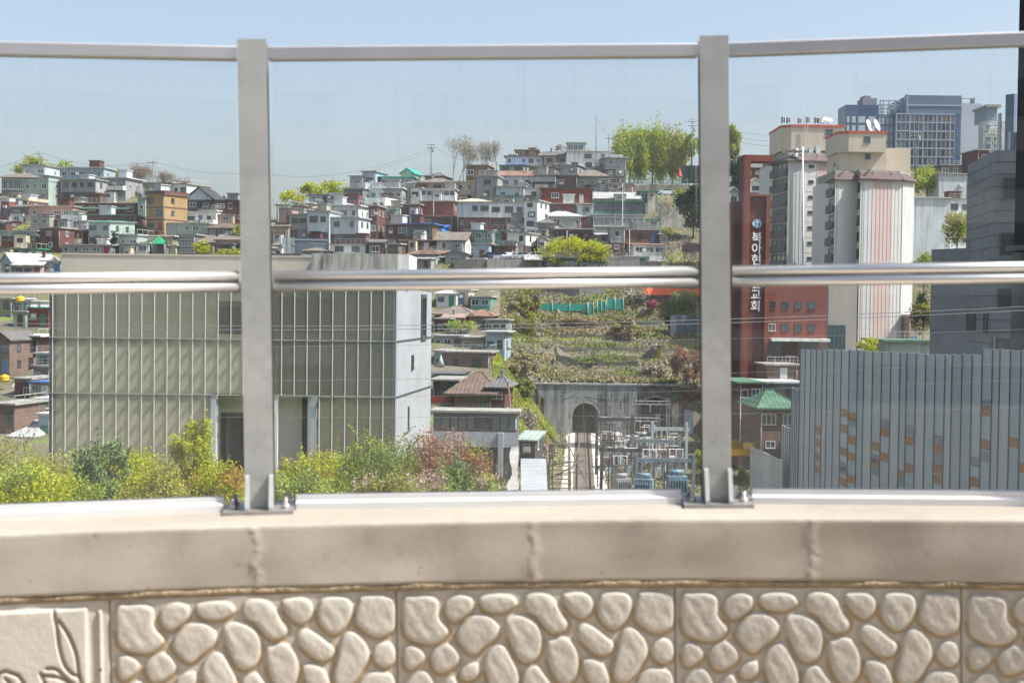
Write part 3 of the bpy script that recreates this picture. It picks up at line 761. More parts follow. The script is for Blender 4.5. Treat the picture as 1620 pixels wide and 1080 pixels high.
H(138,176,352,390,'sage','shed','lgrey','tall weathered grey-green house with a sunlit white end', yaw=-20, wn=2, D=8, rh=3)
H(187,218,372,398,'sage','flat','lgrey','low sage shed with a pale canopy right of the weathered grey-green house', wn=2)
H(97,176,388,402,'grey','flat','slab','long low grey house with a red door on the gallery roofline', door='red', wn=5, yaw=-2, rail=False)
H(0,32,393,404,'cream','flat','cream','cream-banded low house above the blue gabled roof at the left edge', wn=3)
H(32,58,394,408,'green','flat','green','small green-walled shed beside the cream-banded low house', wn=1)
H(0,20,415,436,'blue','gfront','lgrey','blue-grey gabled cottage cut by the left edge', rh=14, wn=1, yaw=-30, D=10)
H(22,66,420,438,'pink','gable','white','orange-walled house under a patchy white sheet roof with a brick chimney', rh=16, chim=True, wn=3, over=.5)
H(64,98,414,436,'blue','flat','lgrey','blue-grey box house touching the gallery left corner', wn=2)
H(225,274,290,304,'pale','flat','slab','pale crest house standing among bare trees above the ochre tower', wn=4, rail=True, extra=parapet_band('olive'))
H(271,296,292,332,'white','flat','slab','white two-storey crest house with a cream eaves band right of the ochre tower', D=9, yaw=-22, wn=2, fr='d')
def ochrex(root, X, D, h, top):
    for z in (h * .33, h * .66): MB().box(-X - .05, X + .05, -.07, D, z - .12, z + .12).build('string_course', W('dbrick'), root)
    MB().box(-X - .15, X + .15, -.15, D + .1, h + .2, h + .75).build('brick_crown', W('dbrick'), root)
H(229,262,308,367,'ochre','flat','brown','tall ochre-yellow three-storey house with a brick crown', D=7, yaw=-27, wn=2, st=3, extra=ochrex, low=None, door='red', fr='d')
H(293,337,316,334,'dark','gfront','dark','chalet with a black-edged gable and dark boarded wall', rh=19, gf='pale', yaw=-8, D=8, wn=2, fr='w', over=.5)
H(342,388,318,353,'dbrick','flat','dark','long dark red brick house beside the left steel post', wn=3, yaw=-4, rail=False, chim=True)
H(264,326,336,356,'white','flat','lgrey','low white house with a sky-blue roof edge below the chalet', wn=4, yaw=-5, rail=False)
H(320,342,334,357,'white','flat','white','white porch block with crossed railings at the right end of the low white house', wn=1, extra=balcony('white', .1))
H(262,330,354,369,'sage','flat','slab','low teal-grey terrace under the low white house', wn=5, pn=1)
H(327,376,361,376,'brown','hip','brown','brown hip-roofed cottage below the long dark red brick house', rh=10, wn=3, over=.6)
H(340,386,380,402,'tan','gable','tile','low tiled cottage half hidden by the shrubs beside the left steel post', rh=9, wn=2)
H(222,273,374,390,'olive','flat','cream','long house with a bright cream roof slab behind the green tent', wn=4, rail=False, over=.6, yaw=-2)
H(190,218,386,402,'grey','flat','lgrey','grey shed with a paired window left of the small white tower', wn=1)
H(218,236,385,402,'white','flat','white','small white cube tower with one square window', wn=1, D=5, yaw=-5)
H(239,266,389,402,'grey','flat','slab','grey cabin with a dark window under the green tent', wn=1, D=6)
H(266,279,389,402,'cream','flat','cream','cream sunlit cabin end right of the grey cabin', wn=0, D=5, door='white')
H(282,309,372,402,'dgrey','flat','slab','grey latticed glasshouse three panes high above the gallery roof', grid=True, wn=5, fr='w', pn=1, st=3)
H(310,338,384,402,'tan','hip','tile','tan hip-roofed cottage above the yellow shrubs', rh=13, wn=2, over=.5)

# ------------------------------------------------------------------ centre left (photo x 437-640)
H(437,456,325,346,'white','flat','teal' if 0 else 'green','white-framed house with a dark green roof just right of the left post', wn=2)
H(440,462,330,352,'pink','shed','rust','low shack with a salmon tin porch near the left post', rh=4, wn=2)
H(521,546,307,322,'white','flat','lgrey','small white upper house beside the slate-blue shed roof', D=7, wn=2)
H(488,521,308,322,'blue','shed','lgrey','slate-blue shed-roofed house above the white three-storey block', rh=4, wn=2)
H(460,481,326,342,'grey','flat','slab','small grey rooftop room with railings near the left post', wn=1, rail=True)
H(481,496,323,338,'cream','flat','cream','cream sunlit gable end left of the white three-storey block', wn=0, D=5)
H(458,487,340,380,'conc','flat','slab','weathered grey concrete two-storey house left of the white three-storey block', wn=2, fr='d', low='grey')
H(495,522,331,345,'grey','hip','gtile','small grey-tiled roof room on the shoulder of the white three-storey block', rh=6, wn=1)
H(513,541,322,340,'white','flat','lgrey','pale boxy rooftop house with a dark doorway at the left of the white block', wn=2, D=6)
H(553,574,279,298,'conc','shed','slab','curved-roof annex against the tall grey crest tower', rh=4, wn=1, D=6)
H(573,594,272,298,'blue','flat','slab','tall blue-grey crest tower with a single dark window', wn=1, st=1, yaw=-16, fr='d')
H(543,576,299,324,'dgrey','flat','slab','dark weathered house under the curved-roof annex', low='brown', wn=3, fr='d')
H(576,606,298,320,'pale','flat','white','pale blue house under the tall grey crest tower', wn=1, yaw=-5)
H(604,636,298,320,'grey','flat','white','grey house with a white wavy roof edge right of the pale blue house', wn=3, yaw=-4)
H(576,610,318,332,'white','para','same','white balustraded terrace house below the pale blue house', wn=3)
H(582,596,326,374,'dbrick','flat','slab','tall narrow dark brick wall house beside the white three-storey block', wn=1)
H(520,568,326,350,'white','flat','white','white top storey with a large framed window over the three-storey block', D=8, yaw=-12, wn=3, over=.5)
H(521,567,345,387,'pale','flat','lgrey','white three-storey house with a maroon brick ground floor', low='dbrick', lf=.40, D=8, yaw=-13, wn=2, st=2, fr='d', over=.4)
H(486,521,335,387,'pale','flat','slab','pale left wing of the white three-storey house with small square windows', D=8, yaw=-10, wn=2, st=2, fr='d')
H(522,579,387,402,'white','flat','slab','white plinth building with a dark arch under the maroon brick floor', wn=2, yaw=-10, fr='d')
H(593,633,327,346,'mint','flat','cream','pale mint house with a white eaves line right of the dark brick wall house', wn=2, low='conc', lf=.2)
H(633,664,324,346,'dbrick','flat','slab','plain dark brick house left of the red brick wall', wn=1, door=False)
H(608,644,356,374,'dbrick','flat','rust','brown flat-roofed house left of the blue-roofed glazed house', wn=2)
H(642,684,355,380,'wood','flat','blue','glazed timber house under a bright blue sheet roof', grid=True, wn=5, fr='d', pn=2, over=.6)
H(633,684,381,397,'dbrick','flat','slab','brown brick house below the blue-roofed glazed house', wn=3, fr='d')
H(645,690,403,420,'sage','shed','rust','low house under a rusty red and white tin roof above the handrail', rh=8, wn=2, over=.5)
H(646,682,410,424,'grey','gable','lgrey','small grey cottage just above the handrail right of the stained parapet', rh=5, wn=2)

# ------------------------------------------------------------------ centre (photo x 600-860)
H(602,653,281,296,'pale','flat','tealr','pale house under a long turquoise roof edge on the crest', wn=4, over=.6, yaw=-3, rail=False)
H(634,654,275,290,'cream','gfront','tealr','small turquoise gable rising behind the turquoise roof edge', rh=8, wn=1, D=6)
H(641,666,291,306,'tan','hip','gtile','small grey hip-roofed house between the turquoise roof and the utility pole', rh=8, wn=1, over=.6)
H(672,700,279,290,'tan','hip','gtile','upper grey hip roof directly under the utility pole', rh=7, wn=1, over=.7)
H(664,720,289,306,'tan','hip','tile','wide tan hip-roofed house under the utility pole', rh=9, wn=3, over=.6, yaw=-4)
H(665,720,300,318,'white','flat','lgrey','house with a turquoise glazed gallery over a white parapet', wn=0, extra=glazed(z0=.45, z1=.92), yaw=-3, D=8, rail=False)
H(650,666,298,318,'white','flat','slab','small white bay with paired windows left of the turquoise gallery', wn=1)
H(664,719,319,340,'brick','flat','slab','bare red brick wall house below the turquoise gallery', wn=0, yaw=-3, door=False, rail=False)
H(684,716,343,358,'brick','flat','slab','orange-red brick shack below the bare red brick wall', wn=2)
H(720,751,288,306,'cream','flat','cream','cream house with a yellow eaves line below the bare trees', wn=2, over=.5)
H(737,771,262,286,'brown','flat','slab','scaffolded brick house with a cluttered rooftop among bare trees', wn=2, rail=True)
H(752,788,280,316,'grey','flat','slab','tall grey rendered house below the scaffolded roof', wn=1, fr='d', yaw=-8)
H(785,829,296,320,'pale','flat','slab','pale blue cubic house with terraces above the twin houses', low='grey', wn=2)
H(723,776,319,365,'pale','hip','cream','left of the twin houses, pale blue over dark brick with a small tiled cap', low='dbrick', lf=.47, rh=6, wn=3, st=2, yaw=-3, D=7, fr='d')
H(776,832,322,364,'white','flat','slab','right of the twin houses, white over red brick with three dark windows', low='dbrick', lf=.47, wn=3, st=2, yaw=-7, D=7, fr='d', over=.15)
H(736,779,365,383,'green','flat','slab','green glazed ground storey under the left twin house', wn=3, pn=1)
H(779,804,365,380,'dgreen' if 0 else 'green','flat','slab','green-boarded shop front under the right twin house', wn=2, pn=1)
H(690,736,381,398,'white','gable','tile','white cottage with a tan tiled roof and dark ridge beams', rh=14, wn=2, D=8, over=.6)
H(704,738,402,420,'grey','gfront','gtile','small grey gabled shed with one dark window above the handrail', rh=5, wn=1)
H(748,766,410,422,'white','flat','white','low white wall block above the handrail below the white cottage', wn=0, D=4)
H(750,774,386,412,'blue','flat','slab','slate-grey boarded house with one cross window', wn=1, fr='w')
H(781,812,390,408,'brown','flat','rust','rust-brown workshop with a broad wooden door', wn=1, door='brown', over=.5)
H(781,828,410,421,'white','para','same','long sunlit white garden wall house in front of the workshop', wn=0, D=3)
H(801,833,353,368,'cream','flat','slab','upper terrace of the narrow white stair house', D=7, yaw=-18, wn=1)
H(802,832,369,404,'white','flat','slab','narrow white stair house with a dazzling side wall', low='dbrick', lf=.45, D=7, yaw=-20, wn=2, fr='d')
H(829,857,298,318,'white','flat','slab','upper white block of the tall stepped tower house', wn=1, fr='d', D=7)
H(829,850,318,376,'white','flat','slab','tall stepped white tower house with black openings on four floors', wn=1, st=4, fr='d', yaw=-18, D=8)
H(790,842,279,300,'pale','gable','rust','pale blue house under a dusty pink roof below the brick crest house', rh=10, wn=3, yaw=-5)
H(790,829,262,272,'sage','shed','blue','low blue-roofed crest shed left of the brick crest house', rh=3, wn=2)
H(800,858,248,262,'white','flat','brown','lower white storey of the crest house with brown brick bands', wn=5, over=.5, yaw=-4)
H(815,851,238,250,'brick','flat','slab','brick penthouse on the top of the crest', wn=2, yaw=-4, fr='w')
H(856,896,247,262,'grey','gable','gtile','grey house with a long sloping crest roof between brick penthouse and white villa', rh=9, wn=3)
H(840,878,266,280,'olive','flat','brown','olive-walled house with a brown roof line under the sloping crest roof', wn=1)
H(877,913,262,280,'grey','flat','slab','grey block with one dark opening under the sloping crest roof', wn=2, fr='d')
H(840,879,277,300,'grey','flat','slab','grey house with a long railed balcony over the red brick block', wn=2, rail=True, extra=balcony('grey', .55))
H(878,913,278,300,'brown','flat','slab','brown brick house with a pale grille window over the red brick block', wn=2)
H(857,938,299,322,'brick','flat','dark','big red brick block with a wide white bay window', wn=2, yaw=-2, fr='w', rail=False, over=.3)
H(857,938,323,338,'brick','flat','slab','lower red brick storey with green end panels under the white bay window', wn=4, yaw=-2, rail=False, pn=1)
H(857,919,342,362,'conc','hip','white','house with a long white tiled hip roof below the red brick block', rh=9, wn=4, over=.7, yaw=-3)
H(918,942,343,360,'brick','flat','slab','small red brick wing at the right of the white tiled roof', wn=1)
H(849,878,353,380,'conc','hip','gtile','grey house with a dark bowed roof below the tall stepped tower', rh=8, wn=2)
H(880,938,363,384,'dbrick','flat','lgrey','wide dark brick house just behind the round yellow-green tree', wn=3, yaw=-3, rail=False, over=.5)
H(850,862,378,400,'white','flat','slab','small white shed left of the round yellow-green tree', wn=1)

# ------------------------------------------------------------------ centre right (photo x 895-1100)
def villa(root, X, D, h, top):
    MB().box(-X, -X * .15, -.02, 3, h, h + 2.1).build('glazed_loft', W('sage'), root)
    MB().box(-X - .2, -X * .1, -.3, 3.2, h + 2.1, h + 2.28).build('loft_roof', RM('slab', False), root)
    for i in range(3): window(root, -X + .9 + i * 1.25, -.02, h + 1.1, 1.1, 1.4, 0, 'w', 2, 1)
H(896,966,241,268,'white','flat','slab','big white villa with a glazed loft on the crest under the antenna mast', wn=3, st=2, extra=villa, yaw=-3, D=9, fr='d')
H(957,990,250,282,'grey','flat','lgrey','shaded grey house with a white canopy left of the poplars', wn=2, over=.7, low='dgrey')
H(912,962,279,300,'conc','hip','tile','house with a broad tan tiled roof below the big white villa', rh=12, wn=3, over=.6, yaw=-2)
H(944,962,284,300,'pale','flat','white','small pale blue cabin at the right end of the tan tiled roof', wn=1)
H(962,1000,291,302,'pink','flat','slab','low pinkish terrace house under the poplars', wn=2, rail=True)
H(938,1012,315,320,'conc','gable','lgrey','long pale corrugated hall roof below the poplars', rh=12, wn=0, D=9, sidew=False, yaw=0)
H(938,1016,319,338,'teal','flat','dgreen','green glazed workshop below the pale corrugated hall', grid=True, wn=12, fr='d', pn=1, st=1, yaw=0)
H(938,1018,341,362,'grey','flat','slab','grey louvred house below the green glazed workshop', grid=True, wn=9, fr='w', pn=2, st=1, yaw=0)
H(1012,1041,303,316,'teal','shed','green','small teal garden shed right of the pale corrugated hall', rh=2, wn=2)
H(1023,1042,347,362,'mint','flat','sage','little pale teal rooftop hut at the right of the louvred house', wn=1, D=5)
H(986,1044,364,386,'brown','flat','slab','long brown brick house left of the bare pinkish trees', wn=3, yaw=2)
H(966,988,360,402,'grey','flat','slab','narrow grey house crossed by slim poles', wn=1, low='brown', yaw=0)
H(1044,1056,371,388,'mint','flat','white','tiny turquoise hut beside the bare pinkish trees', wn=1, D=4)
H(1002,1052,388,404,'white','shed','rust','low white house with a dusty red roof and green fascia', rh=5, wn=3, yaw=3)
H(989,1027,406,422,'pale','flat','white','low pale house with two small windows just above the handrail', wn=2, yaw=2)
H(966,990,410,424,'blue','flat','slab','navy shuttered garage just above the handrail', wn=1, fr='d')
# ------------------------------------------------------------------ small houses that fill the gaps between the ones above
def short(l):
    for k in (' with ', ' under ', ' above ', ' below ', ' left of ', ' right of ', ' beside ', ' behind ', ' between ', ' against ', ' just ', ' on the ', ' in front ', ' near ', ' over '):
        if k in l and len(l.split(k)[0].split()) >= 3: l = l.split(k)[0]
    return l
def fill(xa, xb, ya, yb_, topf, pool, Yf, grp, seed, maxn, used, yaw, **kw):
    r = random.Random(seed); n = 0; cs = 4
    W_, H_ = int((xb - xa) / cs), int((yb_ - ya) / cs)
    cov = np.zeros((H_ + 1, W_ + 1), bool)
    def mark(x0, x1, y0, y1): cov[max(0, int((y0 - ya) / cs)):max(0, int((y1 - ya) / cs) + 1), max(0, int((x0 - xa) / cs)):max(0, int((x1 - xa) / cs) + 1)] = True
    for h in pool: mark(h[1], h[2] + 3, h[3] - 3, h[4] + 5)
    kinds = ('annex', 'shed', 'lean-to', 'cottage', 'house', 'outbuilding', 'hut')
    for j in range(H_, 2, -1):
        i = 0
        while i < W_ - 5:
            y = ya + j * cs; x = xa + i * cs
            if y - 14 < topf(x) or cov[j, i:i + 5].any() or cov[max(0, j - 2), i:i + 5].any() or n >= maxn: i += 1; continue
            e = i + 5; mx = i + r.randint(6, 13)
            while e < min(W_, mx) and not cov[j, e] and not cov[max(0, j - 2), e]: e += 1
            t = j - 2; mt = j - r.randint(4, 8)
            while t > max(0, mt) and not cov[t - 1, i:e].any() and ya + (t - 1) * cs > topf(x): t -= 1
            x1 = xa + e * cs; yt = ya + t * cs + r.uniform(0, 3)
            c = ((x + x1) / 2, (yt + y) / 2)
            best = sorted(pool, key=lambda h: (abs((h[1] + h[2]) / 2 - c[0]) / 1.4 + abs((h[3] + h[4]) / 2 - c[1])))
            wall = r.choice(('pale', 'grey', 'conc', 'white', 'brick', 'dbrick', 'brown', 'dgrey', 'sage', 'conc', 'dbrick', 'tan', 'dgrey'))
            rf = r.choice((('flat', 'slab'), ('flat', 'lgrey'), ('hip', 'tile'), ('gable', 'gtile'), ('gable', 'tile'), ('shed', 'rust'), ('flat', 'dgreen'), ('flat', 'slab'), ('para', 'same'), ('hip', 'gtile'), ('gable', 'lgrey'), ('shed', 'lgrey')))
            lab = None
            for h in best[:8]:
                hx, hy = (h[1] + h[2]) / 2, (h[3] + h[4]) / 2
                dx, dy = c[0] - hx, c[1] - hy
                rel_ = ('below' if dy > 0 else 'above') if abs(dy) > abs(dx) * .6 else ('right of' if dx > 0 else 'left of')
                cn = dict(pale='pale blue', conc='concrete-grey', dbrick='dark brick', dgrey='dark grey').get(wall, wall)
                rn = dict(slab='flat-roofed', lgrey='grey-roofed', tile='tan-tiled', gtile='grey-tiled', rust='rust-roofed', dgreen='green-roofed', same='parapeted')[rf[1]]
                lb = f'{cn} {rn} {r.choice(kinds)} {rel_} the {short(h[0]["label"])}'
                key = (rel_, short(h[0]['label']))
                if len(lb.split()) <= 16 and key not in used: used.add(key); lab = lb; break
            if lab is None: i += 1; continue
            house(x, x1, yt, y, wall, rf[0], rf[1], lab, Y=Yf(y), yaw=r.uniform(*yaw), D=r.uniform(5, 8), rh=r.uniform(3, 6) if rf[0] in ('hip', 'gable', 'shed') else None, group=grp, **kw)
            mark(x, x1, yt, y); n += 1; i = e
    return n
USED = set()
hand = [h for h in HOUSES]
fill(-16, 1052, 262, 430, lambda x: np.interp(x, [0, 200, 300, 395, 440, 560, 700, 900, 1052], [312, 318, 330, 352, 348, 330, 318, 312, 335]), hand, hillY, 'houses packed on the hillside', 21, 110, USED, (-14, 2))
# ------------------------------------------------------------------ lower houses left of the railway (photo x 680-830, y 455-780)
def LY(py): return 140 + (780 - py) * 0.354
G2 = 'houses beside the railway cutting'
def L2(x0, x1, yt, yb, *a, Y=None, **k):
    k.setdefault('group', G2); k.setdefault('yaw', -8)
    return house(x0, x1, yt, yb, *a, Y=Y or LY(yb), **k)
L2(690,722,464,485,'white','hip','white','white tile-roofed house just below the handrail beside the gallery', rh=6, wn=2)
L2(722,742,459,482,'cream','flat','white','white and cream house end just below the handrail', wn=1)
L2(744,775,470,488,'teal','flat','lgrey','turquoise shed with a fence right of the white and cream house', wn=2)
L2(692,742,497,508,'tan','hip','tile','broad old hipped tile roof behind the gallery', rh=13, wn=3, over=.8, D=9)
L2(742,775,500,512,'tan','hip','rust','smaller reddish tile roof next to the broad old one', rh=10, wn=2, over=.6)
L2(700,732,503,520,'brick','gable','orange' if 0 else 'pinkish','house with a salmon roof and orange brick wall', rh=5, wn=1)
L2(685,711,505,530,'dbrick','flat','slab','plum brick box house touching the white gallery wall', wn=1, D=6)
L2(767,802,507,525,'grey','flat','slab','upper blue-grey storey with a dark glazed room', wn=3, pn=0, D=6)
L2(768,798,526,566,'blue','flat','lgrey','blue two-storey house with white external pipes at the bank edge', wn=2, over=.7)
L2(685,731,532,552,'grey','flat','lgrey','grey flat house with a long white roof edge beside the gallery', wn=3, rail=True)
L2(731,766,535,556,'olive','flat','slab','olive terrace house with clutter above the yellow tank', wn=2, rail=True)
L2(687,702,556,586,'sage','flat','slab','sage house sliver behind the closed parasol', wn=1)
L2(702,774,558,590,'brown','flat','slab','brown brick house with a roof terrace above the yellow tank', wn=2, rail=True, over=.4)
L2(686,730,592,612,'teal','shed','gtile','blue-green sheeted lean-to left of the brown terrace', rh=2, wn=1)
L2(684,720,602,650,'dark','flat','slab','dark veranda house with a deep red balcony front', wn=2, fr='d', extra=balcony('red', .28), over=.6)
L2(718,777,622,668,'brown','hip','brown','large brown hip-roofed brick house with a white grille window', rh=30, wn=2, over=1.2, D=12, yaw=-6)
L2(775,798,612,668,'dbrick','hip','gtile','dark brick rear wing under the spreading grey roof at the bank edge', rh=16, wn=1, over=.8)
def hallx(root, X, D, h, top):
    n = 10
    for i in range(n):
        w_ = 2 * X / n
        window(root, -X + w_ * (i + .5), -.02, h - 1.0, w_ * .97, 1.45, 0, 'd', 1, 2 if i not in (5, 6) else 0)
    MB().box(-X - .1, X + .1, -.25, 0, h - 3.4, h - 1.9).build('steel_fascia', mat('pale steel beam', (.42,.46,.52), .5, .2), root)
    for x in (X * .62, -X * .6): MB().box(x - .25, x + .25, -.7, -.26, -5, h - 1.9).build('pillar', mat('grey concrete pillar', (.40,.41,.42), .8), root)
    for i in range(9):
        x = X * .1 + i * .45; MB().box(x, x + .06, -.2, -.12, h - 7.2, h - 4.4).build('grille_bar', M_rail, root) if i < 6 else None
L2(684,817,652,780,'dgrey','flat','slab','long flat building with a glazed strip over a pale steel fascia', Y=142, wn=0, yaw=-3, extra=hallx, D=3.6, over=.3, door=False, rail=False, ac=False)
L2(820,846,697,722,'dark','shed','sage','small hut with a light green roof beside the steel fascia building', Y=150, rh=4, wn=1, base=3)
# corrugated canopies by the near bank
M_corr = striped('pale corrugated sheet', (.42,.44,.46), (.28,.30,.31), 0.28, 1, 0.3, 0.55, 0.2)
a = P(848, 780, 118); cn = thing('canopy', 'grey ribbed sloping canopy roof at the foot of the steel fascia building', 'canopy', a)
MB().extx([(0, -.6), (8, 1.9), (8, 2.0), (0, -.5)], -1.25, 1.0).build('canopy_roof', M_corr, cn)
for x in (-1.15, .9):
    for y, z in ((.3, -.5), (7.7, 1.8)): MB().tube((x, y, -6), (x, y, z), .07).build('leg', M_rail, cn)
a = P(814, 780, 116); cn = thing('canopy', 'narrow white curving canopy left of the grey ribbed one', 'canopy', a)
pp = []
b = MB()
for i in range(9):
    t = i / 8; pp.append((t * 9, 0.1 + 2.6 * t - .5 * sin(t * pi), .55 + .18 * sin(t * 9)))
for q0, q1 in zip(pp, pp[1:]):
    b.add([(-q0[2] + .3 * q0[0] / 9, q0[0], q0[1]), (q0[2] * .5, q0[0], q0[1] + .1), (q1[2] * .5, q1[0], q1[1] + .1), (-q1[2] + .3 * q1[0] / 9, q1[0], q1[1]),
           (-q0[2] + .3 * q0[0] / 9, q0[0], q0[1] + .12), (q0[2] * .5, q0[0], q0[1] + .22), (q1[2] * .5, q1[0], q1[1] + .22), (-q1[2] + .3 * q1[0] / 9, q1[0], q1[1] + .12)],
          [(0, 1, 2, 3), (7, 6, 5, 4), (0, 4, 5, 1), (1, 5, 6, 2), (2, 6, 7, 3), (3, 7, 4, 0)])
b.build('canopy_sheet', W('conc'), cn)
for y in (1, 4, 8): MB().tube((0, y, -6), (0, y, .1 + 2.6 * y / 9 - .4), .06).build('leg', M_rail, cn)
# timber frame stair on the bank
a = P(885, 780, 128); sf = thing('access_stair', 'pole-framed access stair on the bank left of the track', 'stair', a)
for x, y in ((-1.1, 0), (1.0, 0), (-1.0, 6), (1.1, 6)):
    MB().tube((x, y, -3), (x * .96, y, 2.6 + y * .35), .07).build('post', M_wood, sf)
b = MB()
for i in range(9): b.box(-1, 1, i * .65, i * .65 + .3, i * .33 - .4, i * .33 - .34)
b.build('treads', M_wood, sf)
MB().tube((-1.05, 0, .8), (-1.0, 6, 3.9), .05).tube((1.05, 0, .8), (1.1, 6, 3.9), .05).tube((1.1, 0, 2.2), (2.1, 5, 4.4), .05).tube((-1.1, 6, 3.8), (1.1, 6, 3.8), .05).tube((.2, 5.6, 5.4), (2.3, 1, 1.2), .05).build('stair_rails', M_wood, sf)

# ------------------------------------------------------------------ far left, between the frame edge and the gallery
G3 = 'houses seen left of the gallery'
def L3(x0, x1, yt, yb, *a, Y=None, **k):
    k.setdefault('group', G3); k.setdefault('yaw', -12); k.setdefault('D', 7)
    return house(x0, x1, yt, yb, *a, Y=Y or LY(yb), **k)
L3(-12,20,473,515,'olive','flat','teal' if 0 else 'lgrey','olive house with a pale roof edge just under the handrail at the left edge', wn=2, Y=236)
L3(20,50,477,494,'pale','flat','lgrey','grey glazed rooftop room just under the handrail', wn=2, Y=236)
L3(20,42,494,516,'sage','flat','slab','sage walled terrace under the glazed rooftop room', wn=1, Y=228)
L3(42,78,488,516,'brick','flat','green','brick house with a green window band beside the gallery top corner', wn=2, low='brick', Y=228, pn=1)
L3(-14,16,538,590,'brown','gfront','gtile','brown arch-gabled house with tall windows at the left edge', rh=12, wn=2, Y=198, fr='d')
L3(14,62,532,604,'dbrick','flat','white','dark three-storey house under a big white flat roof', wn=3, Y=204, fr='d', over=.9, extra=balcony('wood', .42))
L3(56,80,560,580,'green','flat','lgrey','green tarpaulined balcony room against the gallery edge', wn=1, Y=195)
L3(52,80,580,612,'dgrey','flat','slab','dark house between the green balcony and the yellow one', wn=2, Y=194)
L3(22,50,600,640,'dbrick','flat','slab','dark plum house below the big white flat roof', wn=2, Y=186)
L3(48,78,606,624,'ochre','flat','blue','small yellow house with a sky-blue roof edge', wn=2, Y=182)
L3(50,78,632,660,'grey','flat','lgrey','grey house with two pale roof slabs left of the gallery', wn=2, Y=176)
L3(47,66,676,712,'brick','gfront','lgrey','red brick house under a pale raking gable roof', rh=10, wn=1, Y=168)
L3(60,80,656,700,'blue','flat','white','blue-grey house with a white roof slab next to the gallery corner', wn=1, Y=166)
L3(24,50,690,725,'grey','hip','lgrey','grey cottage with a faceted sheet roof near the bottom left', rh=18, wn=1, Y=164, over=.8)
L3(-14,24,640,730,'brown','flat','slab','brown brick house behind bare branches at the left edge', wn=2, Y=166, fr='d')
L3(20,48,650,690,'dark','flat','slab','dark house with a bright white tarpaulin over its roof', wn=1, Y=172)

# ------------------------------------------------------------------ houses at the right, below the church
G4 = 'brick houses below the church'
def L4(x0, x1, yt, yb, *a, Y, **k):
    k.setdefault('group', G4); k.setdefault('yaw', 6); k.setdefault('sidew', False)
    return house(x0, x1, yt, yb, *a, Y=Y, **k)
L4(1168,1203,606,712,'dbrick','flat','dgreen','three-storey brown brick house with a green roof terrace below the church', Y=172, wn=2, st=3, D=9, over=.5, base=2)
L4(1203,1268,606,640,'dgrey','flat','lgrey','low dark house with a white roof edge behind the green-roofed brick block', Y=176, wn=2, D=7, over=.4)
L4(1201,1262,645,725,'brown','hip','dgreen','brown brick block with a green tiled roof and two small white windows', Y=158, wn=2, st=2, rh=24, D=9, yaw=4, over=.5, base=2)
L4(1213,1262,578,602,'brown','flat','slab','brown outbuilding in front of the church porch', Y=182, wn=1, D=5)
# distant houses on the right
G5 = 'houses glimpsed on the right'
def L5(x0, x1, yt, yb, *a, Y, **k):
    k.setdefault('group', G5); k.setdefault('yaw', 4)
    return house(x0, x1, yt, yb, *a, Y=Y, **k)
L5(1180,1222,266,282,'dbrick','gable','gtile','dark brick house framed by the opening of the church tower', Y=330, wn=3, rh=16, D=9)
L5(1182,1206,291,306,'white','gfront','lgrey','small white gabled house in the church tower opening', Y=318, wn=1, rh=8)
L5(1152,1166,305,420,'sage','gfront','lgrey','pale house strip between the right post and the church tower', Y=280, wn=1, rh=8)
L5(1488,1536,262,300,'dgrey','flat','slab','dark-roofed low house under the blue office block', Y=330, wn=3)
L5(1484,1532,276,330,'pale','flat','slab','pale grey blank-walled building above the white balconied block', Y=296, wn=0, door=False)
L5(1441,1500,314,470,'pale','flat','lgrey','large plain blue-grey side wall right of the white apartment tower', Y=262, wn=0, door=False, D=14, ac=False, rail=False)
L5(1500,1534,316,420,'white','flat','slab','white balconied apartment block behind leafy shrubs', Y=276, wn=2, st=4, D=9)
L5(1437,1452,500,552,'pink','flat','rust','little salmon and cream house at the foot of the white apartment tower', Y=224, wn=1)
L5(1400,1476,541,562,'sage','flat','dgreen','low green-roofed shed behind the metal noise barrier', Y=150, wn=0, door=False)
L5(1546,1564,238,262,'dbrick','flat','slab','rooftop lattice terrace with a dark red cabin above the slate building', Y=310, wn=1, base=2)
L5(1020,1104,467,496,'wood','gable','orange','low building with a vivid orange tin roof right of the car park', Y=254, wn=3, rh=15, D=7, over=.6, yaw=0)
L5(860,905,446,466,'dgrey','flat','slab','dark glazed shopfront building behind the parked cars', Y=268, wn=5, grid=True, pn=0, fr='d')
L5(905,975,446,466,'conc','flat','slab','low concrete building behind the parked cars with a green car port', Y=270, wn=4)

